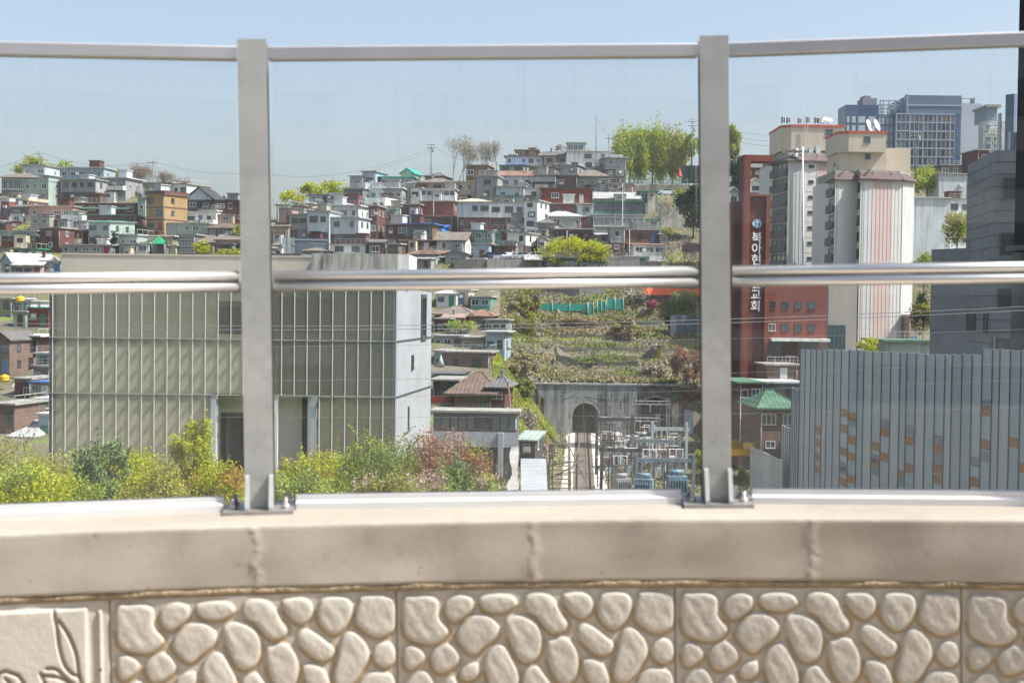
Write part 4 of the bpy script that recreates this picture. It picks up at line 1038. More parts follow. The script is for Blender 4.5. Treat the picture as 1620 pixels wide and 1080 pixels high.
# ------------------------------------------------------------------ gallery: translucent channel-glass front
M_white_fin = mat('white painted fin', (.74,.74,.70), .5, var=.05)
def gal():
    Yf = 108.0
    tl, tr = P(78, 447, Yf), P(629, 449, Yf); bl_, br = P(78, 735, Yf), P(629, 735, Yf)
    x0, x1 = tl.x, tr.x; zt = tl.z; zb = 7.0; Wd = x1 - x0; Ht = zt - zb
    root = thing('gallery_building', 'large gallery with a translucent olive glass front, white ribs and a white end wall', 'building', (x0, Yf, zb))
    DP = 14.0; gap = 0.75
    z1 = P(300, 536, Yf).z - zb; z2 = P(300, 624, Yf).z - zb
    M_back = mat('beige inner wall', (0.60, 0.58, 0.49), 0.9, var=0.10, scale=0.3)
    M_end = striped('pale cast end wall', (.34,.36,.38), (.24,.26,.28), 0.9, 1, 0.05, 0.7, var=0.18, scale=0.35)
    M_bc = mat('beige rendered attic', (.52,.48,.40), 0.9, var=0.1, scale=0.2, streak=True)
    M_stain = mat('streaked dark concrete', (.40,.40,.37), 0.9, var=0.55, scale=1.6, streak=True, dirt=(.12,.12,.11), dscale=1.2, damt=.75)
    ol0, ol1 = 12.6, 20.35           # recess in the lower storey (metres from the left corner)
    b = MB().box(.3, ol0 - .3, gap, DP, 0, Ht).box(ol1, Wd - .3, gap, DP, 0, Ht).box(ol0 - .3, ol1, gap, DP, z2 + .1, Ht)
    b.build('inner_wall', M_back, root)
    MB().box(ol0 - .3, ol1, 2.6, DP, 0, z2 + .1).build('recess_wall', M_back, root)
    # right end wall, splayed
    r1 = P(683, 463, 122); dx = r1.x - x0; 
    e = MB(); zr = r1.z - zb
    e.add([(Wd - .3, 0, 0), (Wd, 0, 0), (dx, 14, 0), (dx - .3, 14, 0), (Wd - .3, 0, Ht), (Wd, 0, Ht), (dx, 14, zr), (dx - .3, 14, zr)], [(0, 3, 2, 1), (4, 5, 6, 7), (0, 1, 5, 4), (1, 2, 6, 5), (2, 3, 7, 6), (3, 0, 4, 7)])
    ew = e.build('end_wall', M_end, root)
    def onend(t, z, w_, h_, name='window'):
        a = Vector((Wd, 0, 0)).lerp(Vector((dx, 14, 0)), t); f = window(root, a.x + .02, a.y, z, w_, h_, atan2(14, dx - Wd), 'd', 1, 0); return f
    onend(.42, P(655, 573, 113).z - zb, .8, 1.1); onend(.74, P(668, 500, 118).z - zb, 2.2, 3.6); onend(.32, P(645, 662, 112).z - zb, .35, 1.9)
    for z in (z1, z2): e2 = MB().add([(Wd + .01, -.02, z - .06), (Wd + .06, -.02, z - .06), (dx + .06, 14, z - .06), (dx + .01, 14, z - .06), (Wd + .01, -.02, z + .06), (Wd + .06, -.02, z + .06), (dx + .06, 14, z + .06), (dx + .01, 14, z + .06)], [(0, 3, 2, 1), (4, 5, 6, 7), (0, 1, 5, 4), (1, 2, 6, 5), (2, 3, 7, 6), (3, 0, 4, 7)]); e2.build('wall_joint', M_fd, root)
    MB().box(0, .3, 0, DP, 0, Ht).build('side_wall', W('dgrey'), root)
    MB().box(0, Wd, -.06, DP, Ht, Ht + .25).box(0, Wd, -.05, .05, Ht - .2, Ht).build('roof', RM('slab', False), root)
    MB().box(0, Wd, -.6, 0, -1, .35).build('plinth', W('conc'), root)
    # translucent panes
    m, N, L, bs = newmat('translucent channel glass'); N.remove(bs)
    t = N.new('ShaderNodeBsdfTransparent'); g = N.new('ShaderNodeBsdfGlossy'); g.inputs['Roughness'].default_value = .16
    d = N.new('ShaderNodeBsdfDiffuse'); d.inputs[0].default_value = (.60, .585, .51, 1)
    oi = N.new('ShaderNodeObjectInfo')
    tc = N.new('ShaderNodeTexCoord'); n = N.new('ShaderNodeTexNoise'); n.inputs['Scale'].default_value = .35; L.new(tc.outputs['Object'], n.inputs['Vector'])
    rp = N.new('ShaderNodeMix'); rp.data_type = 'RGBA'; rp.inputs[6].default_value = (.95, .95, .90, 1); rp.inputs[7].default_value = (.99, .985, .96, 1)
    ad = N.new('ShaderNodeMath'); ad.operation = 'MULTIPLY_ADD'; ad.inputs[1].default_value = .5; L.new(oi.outputs['Random'], ad.inputs[0]); 
    mr = N.new('ShaderNodeMapRange'); mr.inputs[1].default_value = .35; mr.inputs[2].default_value = .65; mr.inputs[4].default_value = .5; L.new(n.outputs[0], mr.inputs[0]); L.new(mr.outputs[0], ad.inputs[2])
    L.new(ad.outputs[0], rp.inputs[0]); L.new(rp.outputs[2], t.inputs[0])
    m1 = N.new('ShaderNodeMixShader'); m1.inputs[0].default_value = .10; L.new(t.outputs[0], m1.inputs[1]); L.new(d.outputs[0], m1.inputs[2])
    m2 = N.new('ShaderNodeMixShader'); m2.inputs[0].default_value = .04; L.new(m1.outputs[0], m2.inputs[1]); L.new(g.outputs[0], m2.inputs[2]); L.new(m2.outputs[0], N['Material Output'].inputs[0])
    # darker right third: dark sheets set behind the same glass
    M_dk = mat('dark green inner sheet', (.085, .10, .085), .6, var=.25, scale=.3)
    MB().box(15.6, Wd - .31, gap - .08, gap - .005, z2 + .1, Ht - .1).build('dark_sheet', M_dk, root)
    MB().box(ol1 + .1, Wd - .31, gap - .08, gap - .005, .4, z2 + .1).build('dark_sheet', mat('olive inner sheet', (.17,.17,.09), .7, var=.25, scale=.3), root)
    MB().box(12.7, 15.5, gap - .06, gap - .004, z1 + .4, z1 + 2.9).build('dark_window', M_dark, root)
    bw = 20.15 * Yf / FPX; nb = int(Wd / bw)
    lv = [(.35, z2), (z2, z1), (z1, Ht)]
    off = P(83, 600, Yf).x - x0
    for i in range(nb + 1):
        a = off + (i - 1) * bw; bb = min(a + bw, Wd); a = max(a, .02)
        if bb - a < .1: continue
        for k, (za, zb_) in enumerate(lv):
            if k == 0 and a > ol0 - .5 and bb < ol1 + .3: continue
            MB().box(a + .03, bb - .03, 0, .02, za + .05, zb_ - .05).build('glass_pane', m, root)
        for k, (za, zb_) in enumerate(lv):
            if k == 0 and ol0 < bb < ol1 - .3: continue
            MB().box(bb - .03, bb + .03, -.03, .03, za, zb_).build('mullion', M_white_fin, root)
    # horizontal brackets between skin and wall: they throw the slanting shadows
    for k, z in enumerate((z1, z2, Ht)):
        b = MB()
        for i in range(0, nb):
            x = off + i * bw
            b.box(x + .1, x + .40, .03, gap, z - .09, z - .03)
        if k == 2:
            pass
        b.build('bracket_row', M_galv, root)
    for z in (z1, z2): MB().box(0, Wd, -.07, .06, z - .035, z + .035).build('floor_trim', M_galv, root)
    # recess at the bottom: big window, pillars, sill
    MB().box(ol0, 15.9, 2.45, 2.59, .8, z2 - 1.55).build('recess_window', M_pane, root)
    MB().box(16.1, 17.0, 2.45, 2.59, .8, z2 - 1.55).build('recess_window', M_pane, root)
    MB().box(18.9, 19.7, 2.45, 2.59, .8, z2 - .1).build('recess_doorway', M_dark, root)
    MB().box(ol0 - .3, ol0 + .1, -.02, .9, .3, z2).build('pier', W('pale'), root)
    MB().box(17.15, 17.4, -.02, .35, .3, z2).build('pier', W('white'), root)
    MB().box(ol1 - .7, ol1 - .05, .2, 1.2, .3, z2).build('pier', W('pale'), root)
    MB().box(ol0 - .3, ol1, -.05, 2.6, .35, .8).build('sill', W('conc'), root)
    # attic blocks
    q0, q1 = P(97, 401, 114), P(495, 404, 114)
    MB().box(q0.x - x0, q1.x - x0, 6, 13, Ht, q0.z - zb).box(q0.x - x0 - .05, q1.x - x0 + .05, 5.95, 6.1, q0.z - zb - .08, q0.z - zb + .05).build('attic', M_bc, root)
    q0, q1 = P(493, 400, 111), P(629, 400, 111)
    a, c = q0.x - x0, q1.x - x0
    MB().box(a, c, 3, 12, Ht, q0.z - zb).box(a + .9, a + 1.0, 2.9, 3, Ht, q0.z - zb - .2).build('stair_head', M_stain, root)
    MB().box(c, c + .9, 3, 12, Ht - .1, q0.z - zb - .02).build('stair_head_end', W('white'), root)
gal()
hand2 = [h for h in HOUSES if h[0].get('group') == G3]
fill(-12, 78, 466, 724, lambda x: 466, hand2, LY, G3, 5, 16, USED, (-16, -4))
# ------------------------------------------------------------------ church
M_rbrick = striped('bright red brick', (.20,.058,.042), (.17,.054,.044), 0.5, 2, 0.15, 0.85, var=0.22, scale=0.25, bumpd=0.01)
M_mbrick = striped('maroon tower cladding', (.125,.042,.04), (.13,.04,.035), 0.9, 2, 0.06, 0.8, var=0.2, scale=0.25, bumpd=0.01)
def text(s, size, depth, m, parent, loc, rot=(pi / 2, 0, 0), name='letter', sx=1.0):
    cu = bpy.data.curves.new('t', 'FONT'); cu.body = s; cu.size = size; cu.extrude = depth; cu.align_x = 'CENTER'; cu.align_y = 'CENTER'; cu.offset = size * .018
    o = bpy.data.objects.new('t', cu); COL.objects.link(o)
    dg = bpy.context.evaluated_depsgraph_get(); me = bpy.data.meshes.new_from_object(o.evaluated_get(dg))
    bpy.data.objects.remove(o); me.materials.clear(); me.materials.append(m)
    q = link(name, me, parent, loc); q.rotation_euler = rot; q.scale = (sx, 1, 1)
    return q
def church():
    Yc = 190.0
    c = P(1205, 640, Yc); root = thing('church', 'red brick church with a tall sign tower and a square opening at its top', 'church', c, radians(3))
    k = Yc / FPX
    def X(px): return (px - 1205) * k
    def Z(py): return (640 - py) * k
    zt = Z(246)
    b = MB().box(X(1170), X(1181), 0, 3.2, -6, zt).box(X(1181), X(1207), .5, 3.2, -6, Z(309)).box(X(1207), X(1214), 0, 3.2, -6, Z(309))
    b.box(X(1181), X(1217), 0, 3.2, Z(256), zt).box(X(1181), X(1214), -.02, 3.22, Z(311), Z(308))
    b.build('sign_tower', M_rbrick, root)
    MB().box(X(1181) + .02, X(1207) - .02, .42, .5, Z(600), Z(311)).box(X(1170) - .02, X(1172.5), -.03, 3.1, -6, zt - .3).build('tower_panel', M_mbrick, root)
    MB().box(X(1159), X(1170) - .03, 1.5, 7, -6, Z(318)).build('side_wing', M_mbrick, root)
    body = MB()
    body.box(X(1214), X(1309), 1.0, 14, Z(534), Z(425)).box(X(1205), X(1219), 1.0, 14, -6, Z(534)).box(X(1219), X(1309), 4.0, 14, -6, Z(534))
    body.build('nave', M_rbrick, root)
    MB().box(X(1214) - .1, X(1309) + .1, .9, 14, Z(425), Z(422)).build('roof', RM('slab', False), root)
    for px, in ((1222,), (1243,), (1264,), (1286,)):
        for py, r in ((481.5, 0), (517.5, 1)):
            f = window(root, X(px), 1.0, Z(py), .95, .98, 0, 'w' if (r and px == 1222) else 'd', 2, 1 if (r or px > 1250) else 0)
    MB().box(X(1218), X(1311), -.6, 4, Z(539), Z(534.5)).build('porch_canopy', W('white'), root)
    MB().box(X(1220), X(1305), 3.85, 3.98, Z(575), Z(541)).build('porch_glazing', M_pane2, root)
    MB().box(X(1249), X(1272), 3.6, 3.84, Z(600), Z(541)).build('porch_pier', M_mbrick, root)
    M_w = mat('white sign lettering', (.8,.8,.8), .5, var=.05)
    for s, py in zip('북아현성결교회', (377, 394.5, 412, 430, 449, 467, 485)):
        text(s, 1.55, .04, M_w, root, (X(1193.5), .36, Z(py)), name='sign_letter')
    lg = MB().lathe([(0.0, 0), (.52, .02), (.62, .05), (.62, .12)], 24); o = lg.build('emblem', mat('pale blue emblem disc', (.45,.62,.74), .4), root, (X(1193.5), .42, Z(353.5))); o.rotation_euler = (pi / 2, 0, 0)
    g = MB().lathe([(0.0, .02), (.30, .03), (.34, .0)], 20).build('emblem_globe', mat('deep blue globe', (.08,.22,.5), .4), o, (0.08, -.1, .09))
    MB().box(-.05, .05, -.42, .42, .14, .17).box(-.3, .3, .1, .18, .14, .17).box(-.45, -.1, -.3, -.22, .13, .16).build('emblem_cross', M_w, o)
church()

# ------------------------------------------------------------------ apartment towers
def ribbed(name, c1, c2): return striped(name, c1, c2, 0.42, 0, 0.16, 0.8, var=0.08, scale=0.2, bumpd=0.05)
M_rw = ribbed('white ribbed render', (.58,.58,.57), (.52,.52,.51)); M_rp = ribbed('pink ribbed render', (.54,.42,.405), (.49,.38,.365)); M_rl = ribbed('lilac ribbed render', (.58,.58,.63), (.44,.44,.49))
M_apw = mat('apartment white render', (.60,.60,.585), .85, var=.1, scale=.3, streak=True); M_apg = mat('apartment shade-grey render', (.40,.38,.35), .85, var=.12, scale=.3, streak=True)  # grey copy: the shade of left faces and podium is put into its colour
M_beige = mat('penthouse beige render', (.56,.49,.40), .85, var=.1, scale=.3, streak=True); M_red = mat('red parapet trim', (.50,.10,.05), .7, var=.2)
M_mans = striped('brown shingle skirt roof', (.14,.10,.095), (.09,.07,.065), .5, 2, .2, .85, var=.3, scale=.4)
def apt(label, Yb, pxc, pyb, facets, depth, ytop, skirt, pent, fl=2.62, rz=0):
    """facets: list of (px0,dY0,px1,dY1,material,style) running left to right"""
    c = P(pxc, pyb, Yb); root = thing('apartment_tower', label, 'apartment tower', c)
    def pt(px, dy): Y = Yb + dy; q = P(px, pyb, Y); return Vector((q.x - c.x, Y - Yb))
    H_ = (pyb - ytop) * Yb / FPX
    pts = []
    for (p0, d0, p1, d1, m, st) in facets:
        a, b = pt(p0, d0), pt(p1, d1); L_ = (b - a).length; an = atan2(b.y - a.y, b.x - a.x)
        if not pts: pts.append(a)
        pts.append(b)
        f = MB().box(0, L_, 0, .3, -8, H_).build('facade_panel', m, root, (a.x, a.y, 0)); f.rotation_euler = (0, 0, an)
        nfl = int(H_ / fl)
        def put(mb, name, mm): o = mb.build(name, mm, root, (a.x, a.y, 0)); o.rotation_euler = (0, 0, an); return o
        b_ = MB()
        for k in range(1, nfl + 1): b_.box(-.01, L_ + .01, -.03, 0, H_ - k * fl - .04, H_ - k * fl + .04)
        put(b_, 'floor_joint', M_apw)
        if st == 'rib':
            r = MB(); n = max(2, int(L_ / .62))
            for i in range(n + 1): x = L_ * i / n; r.box(x - .1, x + .1, -.045, 0, -8, H_ - .1)
            put(r, 'rib_panel', m)
        if st in ('win', 'small', 'balc'):
            for k in range(nfl):
                z = H_ - (k + .5) * fl
                if st == 'small':
                    q = a + (b - a) * .5; w_ = window(root, q.x, q.y, z + .3, .95, .5, an, 'd', 2, 0)
                elif st == 'win':
                    for t in (.3, .72):
                        q = a + (b - a) * t; window(root, q.x, q.y, z, L_ * .32, 1.5, an, 'd', 2, 1 if (k + int(t * 9)) % 2 else 0)
                else:
                    g = MB().box(L_ * .04, L_ * .96, -.55, -.5, z - 1.2, z - .1).box(L_ * .04, L_ * .96, -.55, 0, z - 1.3, z - 1.2)
                    for i in range(6): x = L_ * (.06 + .17 * i); g.box(x, x + .05, -.56, -.5, z - .1, z + .05)
                    put(g, 'balcony', W('dgrey')); q = a + (b - a) * .5; window(root, q.x, q.y, z, L_ * .8, 1.9, an, 'd', 3, 1 if k % 3 else 0)
        if skirt:
            s = MB(); e = .55
            s.add([(-e, -e, H_ - .05), (L_ + e * .4, -e, H_ - .05), (L_ - .3, 1.6, H_ + 1.5), (.9, 1.6, H_ + 1.5), (-e, -e, H_ - .25), (L_ + e * .4, -e, H_ - .25), (L_, .3, H_ - .25), (0, .3, H_ - .25)],
                  [(0, 1, 2, 3), (0, 4, 5, 1), (4, 7, 6, 5), (0, 3, 7, 4), (1, 5, 6, 2), (3, 2, 6, 7)])
            put(s, 'skirt_roof', M_mans)
    back = [(pts[-1].x + 1, depth), (pts[0].x - .5, depth)]
    core = [(p.x, p.y + .32) for p in pts] + back
    MB().prism(core, -8, H_ - .02).build('core', M_apw, root)
    MB().prism([(p[0] * .98, p[1] + 1.0) for p in core[:-2]] + [(core[-2][0] - .5, depth - .5), (core[-1][0] + .5, depth - .5)], H_ - .02, H_ + 1.45).build('roof', RM('slab', False), root)
    for (x0, x1, y0, y1, py0, py1, ch, m, trim) in pent:
        a, b = pt(x0, y0), pt(x1, y0); z0, z1 = (pyb - py0) * (Yb + y0) / FPX, (pyb - py1) * (Yb + y0) / FPX
        pl = [(a.x, a.y + ch), (a.x + ch * .9, a.y), (b.x, a.y), (b.x, y1), (a.x, y1)] if ch else [(a.x, a.y), (b.x, a.y), (b.x, y1), (a.x, y1)]
        MB().prism(pl, z0, z1).build('penthouse', m, root)
        if trim:
            cx = sum(p[0] for p in pl) / len(pl); cyy = sum(p[1] for p in pl) / len(pl)
            MB().prism([(cx + (p[0] - cx) * 1.02, cyy + (p[1] - cyy) * 1.03) for p in pl], z1, z1 + .38).build('penthouse_trim', M_red, root)
    return root, c
A, Ac = apt('nearer white and pink ribbed apartment tower with two round dishes on its penthouse', 226, 1375, 570,
    [(1306,6,1317,0,M_apg,'balc'), (1317,0,1351,1.2,M_rw,'rib'), (1351,1.2,1357,-1.6,M_apg,'win'), (1357,-1.6,1376,-1.2,M_rw,'rib'), (1376,-1.2,1406,-.2,M_rp,'rib'), (1406,-.2,1423,.4,M_rw,'rib'), (1423,.4,1440,2.6,M_apw,'rib')],
    16, 284, True, [(1322,1396,3,12,275,240,0,M_beige,False), (1320,1395,1.6,11,242,213,1.8,M_beige,True), (1396,1434,8,15,275,238,0,M_beige,False)])
B, Bc = apt('farther white apartment tower with a tall white pipe and antennas on its penthouse', 244, 1260, 560,
    [(1216,8,1243,0,M_apg,'balc'), (1243,0,1262,.3,M_rw,'rib'), (1262,.3,1268,.5,M_rl,'rib'), (1268,.5,1288,.9,M_apw,'small'), (1288,.9,1316,1.8,M_rp,'rib')],
    18, 254, True, [(1234,1329,4,14,252,238,0,M_beige,False), (1231,1329,3,15,240,203,1.8,M_beige,True)])
# fittings on the towers
def rel(root, c, px, py, Y): q = P(px, py, Y); return (q.x - c.x, q.y - c.y, q.z - c.z)
MB().tube(rel(B, Bc, 1270, 560, 243.6), rel(B, Bc, 1270, 232, 243.6), .17, n=8).build('white_pipe', M_apw, B)
def onwall(root, c, px, py, Y, w_, h_): window(root, *rel(root, c, px, py, Y), w_, h_, 0, 'd', 2, 1)
onwall(A, Ac, 1372, 221, 227.6, 1.0, 1.0); onwall(A, Ac, 1373, 248, 228.98, .8, .8); onwall(B, Bc, 1312, 209, 246.98, 1.2, .9)
MB().box(*[v for v in (rel(B, Bc, 1284, 0, 246.9)[0], rel(B, Bc, 1291, 0, 246.9)[0])], 2.85, 2.98, rel(B, Bc, 0, 238, 247)[2], rel(B, Bc, 0, 217, 247)[2]).box(*[v for v in (rel(B, Bc, 1295, 0, 246.9)[0], rel(B, Bc, 1303, 0, 246.9)[0])], 2.85, 2.98, rel(B, Bc, 0, 238, 247)[2], rel(B, Bc, 0, 215, 247)[2]).build('penthouse_door', mat('pale steel door', (.55,.60,.62), .5), B)
def ladder(root, c, px, py0, py1, Y):
    a = rel(root, c, px, py0, Y); b = rel(root, c, px, py1, Y); m = MB().tube(a, b, .04, n=4).tube((a[0] + .5, a[1], a[2]), (b[0] + .5, b[1], b[2]), .04, n=4)
    n = int((b[2] - a[2]) / .35)
    for i in range(n): z = a[2] + i * .35; m.tube((a[0], a[1], z), (a[0] + .5, a[1], z), .025, n=4)
    m.build('ladder', M_rail, root)
ladder(B, Bc, 1273, 240, 196, 246.7); ladder(A, Ac, 1399, 275, 238, 233.5)
# dishes and antennas standing on the roofs
def dish(px, py, Y, r, label, facing=(.75, -.55, .35), group='satellite dishes'):
    q = P(px, py, Y); root = thing('satellite_dish', label, 'satellite dish', q, 0, group)
    prof = [(r * t, .28 * r * t * t) for t in (0, .25, .5, .75, 1)] + [(r * .98, .28 * r + .03), (r * .5, .10 * r)]
    d = MB().lathe(prof, 20).build('dish_bowl', mat('white dish enamel', (.74,.74,.72), .4, var=.08), root, (0, 0, r * .95))
    d.rotation_euler = Vector(facing).to_track_quat('Z', 'Y').to_euler()
    MB().tube((0, .1, -.3), (0, .1, r * .9), .05).box(-.25, .25, -.15, .35, -.35, -.25).build('mount', M_rail, root)
    f = Vector(facing).normalized(); e = Vector((0, 0, r * .95)) + f * r * .9
    MB().tube((0, 0, r * .25), e, .02, n=4).box(e.x - .07, e.x + .07, e.y - .07, e.y + .07, e.z - .07, e.z + .07).build('feed_arm', M_rail, root)
dish(1373, 209, 230, 1.0, 'left of the two round white dishes on the nearer apartment penthouse')
dish(1385, 208.5, 231, 1.0, 'right of the two round white dishes on the nearer apartment penthouse')
dish(1309, 199, 250, .9, 'white dish lying back at the right end of the farther penthouse roof', (.2, -.5, .9))
dish(1301, 199, 251, .75, 'smaller white dish behind the one at the right end of the farther penthouse', (-.3, -.5, .9))
def antenna(px, py0, py1, Y, kind, label):
    a, b = P(px, py0, Y), P(px, py1, Y); hh = b.z - a.z
    root = thing('antenna', label, 'antenna', a, 0, 'antennas on the farther penthouse')
    MB().tube((0, 0, -.2), (0, 0, hh), .05, .03, 6).build('mast', M_rail, root)
    if kind == 'yagi':
        for z in (hh * .95, hh * .7):
            m = MB().tube((-.9, 0, z), (.9, 0, z), .025, n=4)
            for i in range(6): x = -.8 + i * .32; m.tube((x, -.4, z), (x, .4, z), .015, n=4)
            m.build('yagi', M_rail, root)
    elif kind == 'panel':
        MB().box(-.16, .16, -.2, -.06, hh * .35, hh * .98).box(.3, .5, -.1, .0, hh * .4, hh * .95).tube((-.1, 0, hh * .6), (.4, 0, hh * .6), .03).build('panel', W('dgrey'), root)
antenna(1303, 200, 172, 249, 'yagi', 'tall comb aerial right of centre on the farther penthouse')
antenna(1272, 200, 160, 248, 'rod', 'thin whip mast beside the ladder on the farther penthouse')
for i, (px, w_) in enumerate(((1237, 'first'), (1245, 'second'), (1263, 'third'), (1276, 'fourth'), (1289, 'fifth'), (1295, 'sixth'))):
    antenna(px, 200, 185 + (i % 3), 248, 'panel', f'{w_} panel aerial from the left on the farther penthouse roof')
def vent(px, py, Y, label):
    root = thing('roof_ventilator', label, 'ventilator', P(px, py, Y), 0, 'turning roof ventilators')
    MB().lathe([(.42, -.6), (.42, .1), (.3, .15)], 12).build('duct', M_apw, root)
    MB().lathe([(.3, .15), (.55, .35), (.6, .6), (.4, .85), (0, .95)], 12).build('cap', mat('zinc', (.4,.38,.34), .5, .5), root)
vent(1259, 243, 244, 'ventilator on the white chimney stub at the skirt roof of the farther tower'); vent(1323, 266, 232, 'ventilator at the left peak of the nearer tower skirt roof'); vent(1390, 266, 231, 'ventilator at the middle of the nearer tower skirt roof')
# podium in the shade-grey render and teal glass bay beneath the nearer tower
pd = thing('podium_block', 'plain shade-toned grey-beige annex with a teal glass bay beside the church', 'building', P(1330, 575, 205))
k = 205 / FPX
MB().box(-21 * k, 24 * k, 0, 9, -6, 146 * k).build('wall', M_apg, pd); MB().box(-20 * k, 5 * k, -.5, 0, -4, 61 * k).build('glass_bay', mat('teal glass', (.03,.10,.12), .15, spec=.8), pd)
g = MB()
for i in range(5): x = (-20 + 6.25 * i) * k; g.box(x - .04, x + .04, -.54, -.5, -4, 61 * k)
for z in (30, 45): g.box(-20 * k, 5 * k, -.55, -.5, z * k - .04, z * k + .04)
g.build('bay_mullions', M_fd, pd); MB().box(24 * k, 27 * k, .4, 9, -6, 146 * k).build('shadow_gap', M_dark, pd)  # solid near-black strip painted in for the gap's shadow

# ------------------------------------------------------------------ blue office block far behind
M_off = mat('blue-grey curtain wall', (.045,.09,.17), .35, var=.15, scale=.1, spec=.35); M_off2 = mat('slate blue cladding', (.11,.16,.23), .5, var=.1, scale=.1)
M_offw = mat('pale blue-grey grid', (.27,.34,.43), .6, var=.08, scale=.1); M_offp = mat('pale side cladding', (.40,.45,.52), .6, var=.08, scale=.05)
def office():
    Yo = 500.0; c = P(1400, 290, Yo); k = Yo / FPX
    root = thing('office_block', 'big blue glass office block with a white window grid far behind the apartments', 'office block', c)
    def X(px): return (px - 1400) * k
    def Z(py, px=1450): return (290 - py) * k - (px - 1400) * sin(ROLL) * k
    MB().box(X(1336), X(1388), 0, 12, -60, Z(168, 1360)).build('blue_wing', M_off, root)
    MB().box(X(1388), X(1416), 3, 25, -60, Z(180, 1400)).build('link_wing', M_off2, root)
    MB().box(X(1371), X(1394), 8, 16, -60, Z(152, 1380)).box(X(1373), X(1384), 8, 14, Z(152, 1380), Z(148, 1380)).build('lift_tower', mat('grey lift tower', (.24,.25,.28), .8), root)
    MB().box(X(1434), X(1519), .5, 25, Z(178, 1470), Z(150, 1476)).box(X(1416), X(1519), .6, 25, -60, Z(178, 1470)).build('main_block', M_off2, root)
    MB().box(X(1431), X(1519) + .1, .3, .5, Z(167, 1470), Z(164.5, 1470)).box(X(1432), X(1434), 0, 3, Z(178), Z(149)).build('parapet_line', M_offw, root)
    MB().box(X(1519), X(1552), 1, 8, -60, Z(161, 1535)).build('pale_flank', M_offp, root)
    # window grid
    nf, nc = 7, 13; gx0, gx1 = X(1416), X(1508); zt_ = Z(180, 1460); fh = 13.4 * k
    g = MB(); cw = (gx1 - gx0) / nc
    for j in range(nf + 1): g.box(gx0, gx1, -.25, .55, zt_ - j * fh - .22, zt_ - j * fh + .22)
    for i in range(nc + 1):
        w_ = .42 if i % 3 == 0 else .2; g.box(gx0 + i * cw - w_ / 2, gx0 + i * cw + w_ / 2, -.2, .55, zt_ - nf * fh, zt_)
    g.build('window_grid', M_offw, root)
    rr = random.Random(5)
    cols = [mat('office pane dark', (.05,.08,.11), .15, spec=.8), mat('office pane mid', (.10,.15,.20), .2, spec=.8), mat('office blind', (.34,.33,.30), .5), mat('office blind ochre', (.36,.26,.15), .6)]
    for j in range(nf):
        for i in range(nc):
            q = rr.random(); m = cols[0] if q < .5 else cols[1] if q < .8 else cols[2] if q < .95 else cols[3]
            if i in (11, 12) and j % 2 == 0: m = cols[3]
            if len(root.children) < 95: MB().box(gx0 + i * cw + .1, gx0 + (i + 1) * cw - .1, .35, .6, zt_ - (j + 1) * fh + .2, zt_ - j * fh - .2).build('pane', m, root)
    # blue wing bands and roof frame
    g = MB(); 
    for j in range(5):
        for x0, x1 in ((1338, 1342), (1346, 1352), (1356, 1367), (1372, 1383)): g.box(X(x0), X(x1), -.06, 0, Z(196 + j * 14, 1360), Z(186 + j * 14, 1360))
    g.build('wing_window', M_offp, root)
    g = MB()
    for j in range(7):
        for x0 in (1391, 1397, 1404, 1410): g.box(X(x0), X(x0 + 3.4), 2.94, 3, Z(196 + j * 13.4, 1400), Z(186 + j * 13.4, 1400))
    g.build('wing_window', M_offp, root)
    g = MB()
    for x in (1394, 1399, 1408, 1418, 1428): g.box(X(x), X(x) + .4, 4, 4.4, Z(180, 1410), Z(157, 1410)).box(X(x), X(x) + .4, 14, 14.4, Z(180, 1410), Z(157, 1410))
    for z in (157, 164, 169): g.box(X(1394), X(1434), 4, 4.4, Z(z, 1410) - .4, Z(z, 1410)).box(X(1394), X(1434), 14, 14.4, Z(z, 1410) - .4, Z(z, 1410))
    g.build('roof_frame', M_offp, root)
    MB().box(X(1519), X(1541), 2, 2.4, Z(152, 1530) - .3, Z(152, 1530)).box(X(1540), X(1542), 2, 6, Z(161, 1535), Z(151, 1535)).box(X(1519), X(1545), 8, 20, Z(161, 1535), Z(156, 1535)).build('roof_gantry', W('conc'), root)
    g = MB().box(X(1510), X(1517), .3, .6, -60, zt_)
    g.build('corner_glazing', M_off, root)
office()
def hotel():
    Yo = 470.0; c = P(1572, 290, Yo); k = Yo / FPX
    root = thing('sign_building', 'pale building with teal windows and white roof letters beside the slate one', 'building', c)
    MB().box(-18 * k, 16 * k, 0, 5, -60, 98 * k).build('wall', W('pale'), root)
    MB().box(-14 * k, 3 * k, 0, 12, 98 * k, 119 * k).build('roof_house', mat('blue roof house', (.25,.33,.42), .6), root); MB().box(-16 * k, 8 * k, -1, 13, 119 * k, 123 * k).build('roof_slab', W('conc'), root)
    for j, z in enumerate((92, 73, 62, 50)):
        for i, x in enumerate((-10, 5)): window(root, x * k, -.0, (z - 4) * k, (10 if i == 0 else 16) * k * .9, 8.5 * k, 0, 'w', 3, 1)
    text("ill'ESt", 16 * k, .3, mat('bright letter white', (.8,.8,.78), .5), root, (-1 * k, -1.2, 82 * k), name='roof_lettering', sx=.62)
    MB().box(-18 * k, 16 * k, -1.1, -.9, 74.5 * k, 76 * k).build('letter_rail', W('white'), root)
    b = thing('glass_tower', 'deep blue glass tower beside the black-framed building at the right edge', 'office block', P(1600, 290, 440)); k = 440 / FPX
    MB().prism([(-12 * k, 0), (-2 * k, -2), (11 * k, 3), (11 * k + 6, 20), (-12 * k + 7.3, 20)], -50, [139 * k, 139 * k, 143 * k, 143 * k, 139 * k]).build('curtain_wall', M_off, b)
    g = MB()
    for x in (-8, 4, 8): g.box(x * k - .1, x * k + .1, -2.3, .5, -40, 80 * k)
    g.build('glazing_bars', M_offw, b); MB().box(-15 * k, -12 * k - .05, 3, 5, -50, 112 * k).build('stair_core', W('pale'), b)
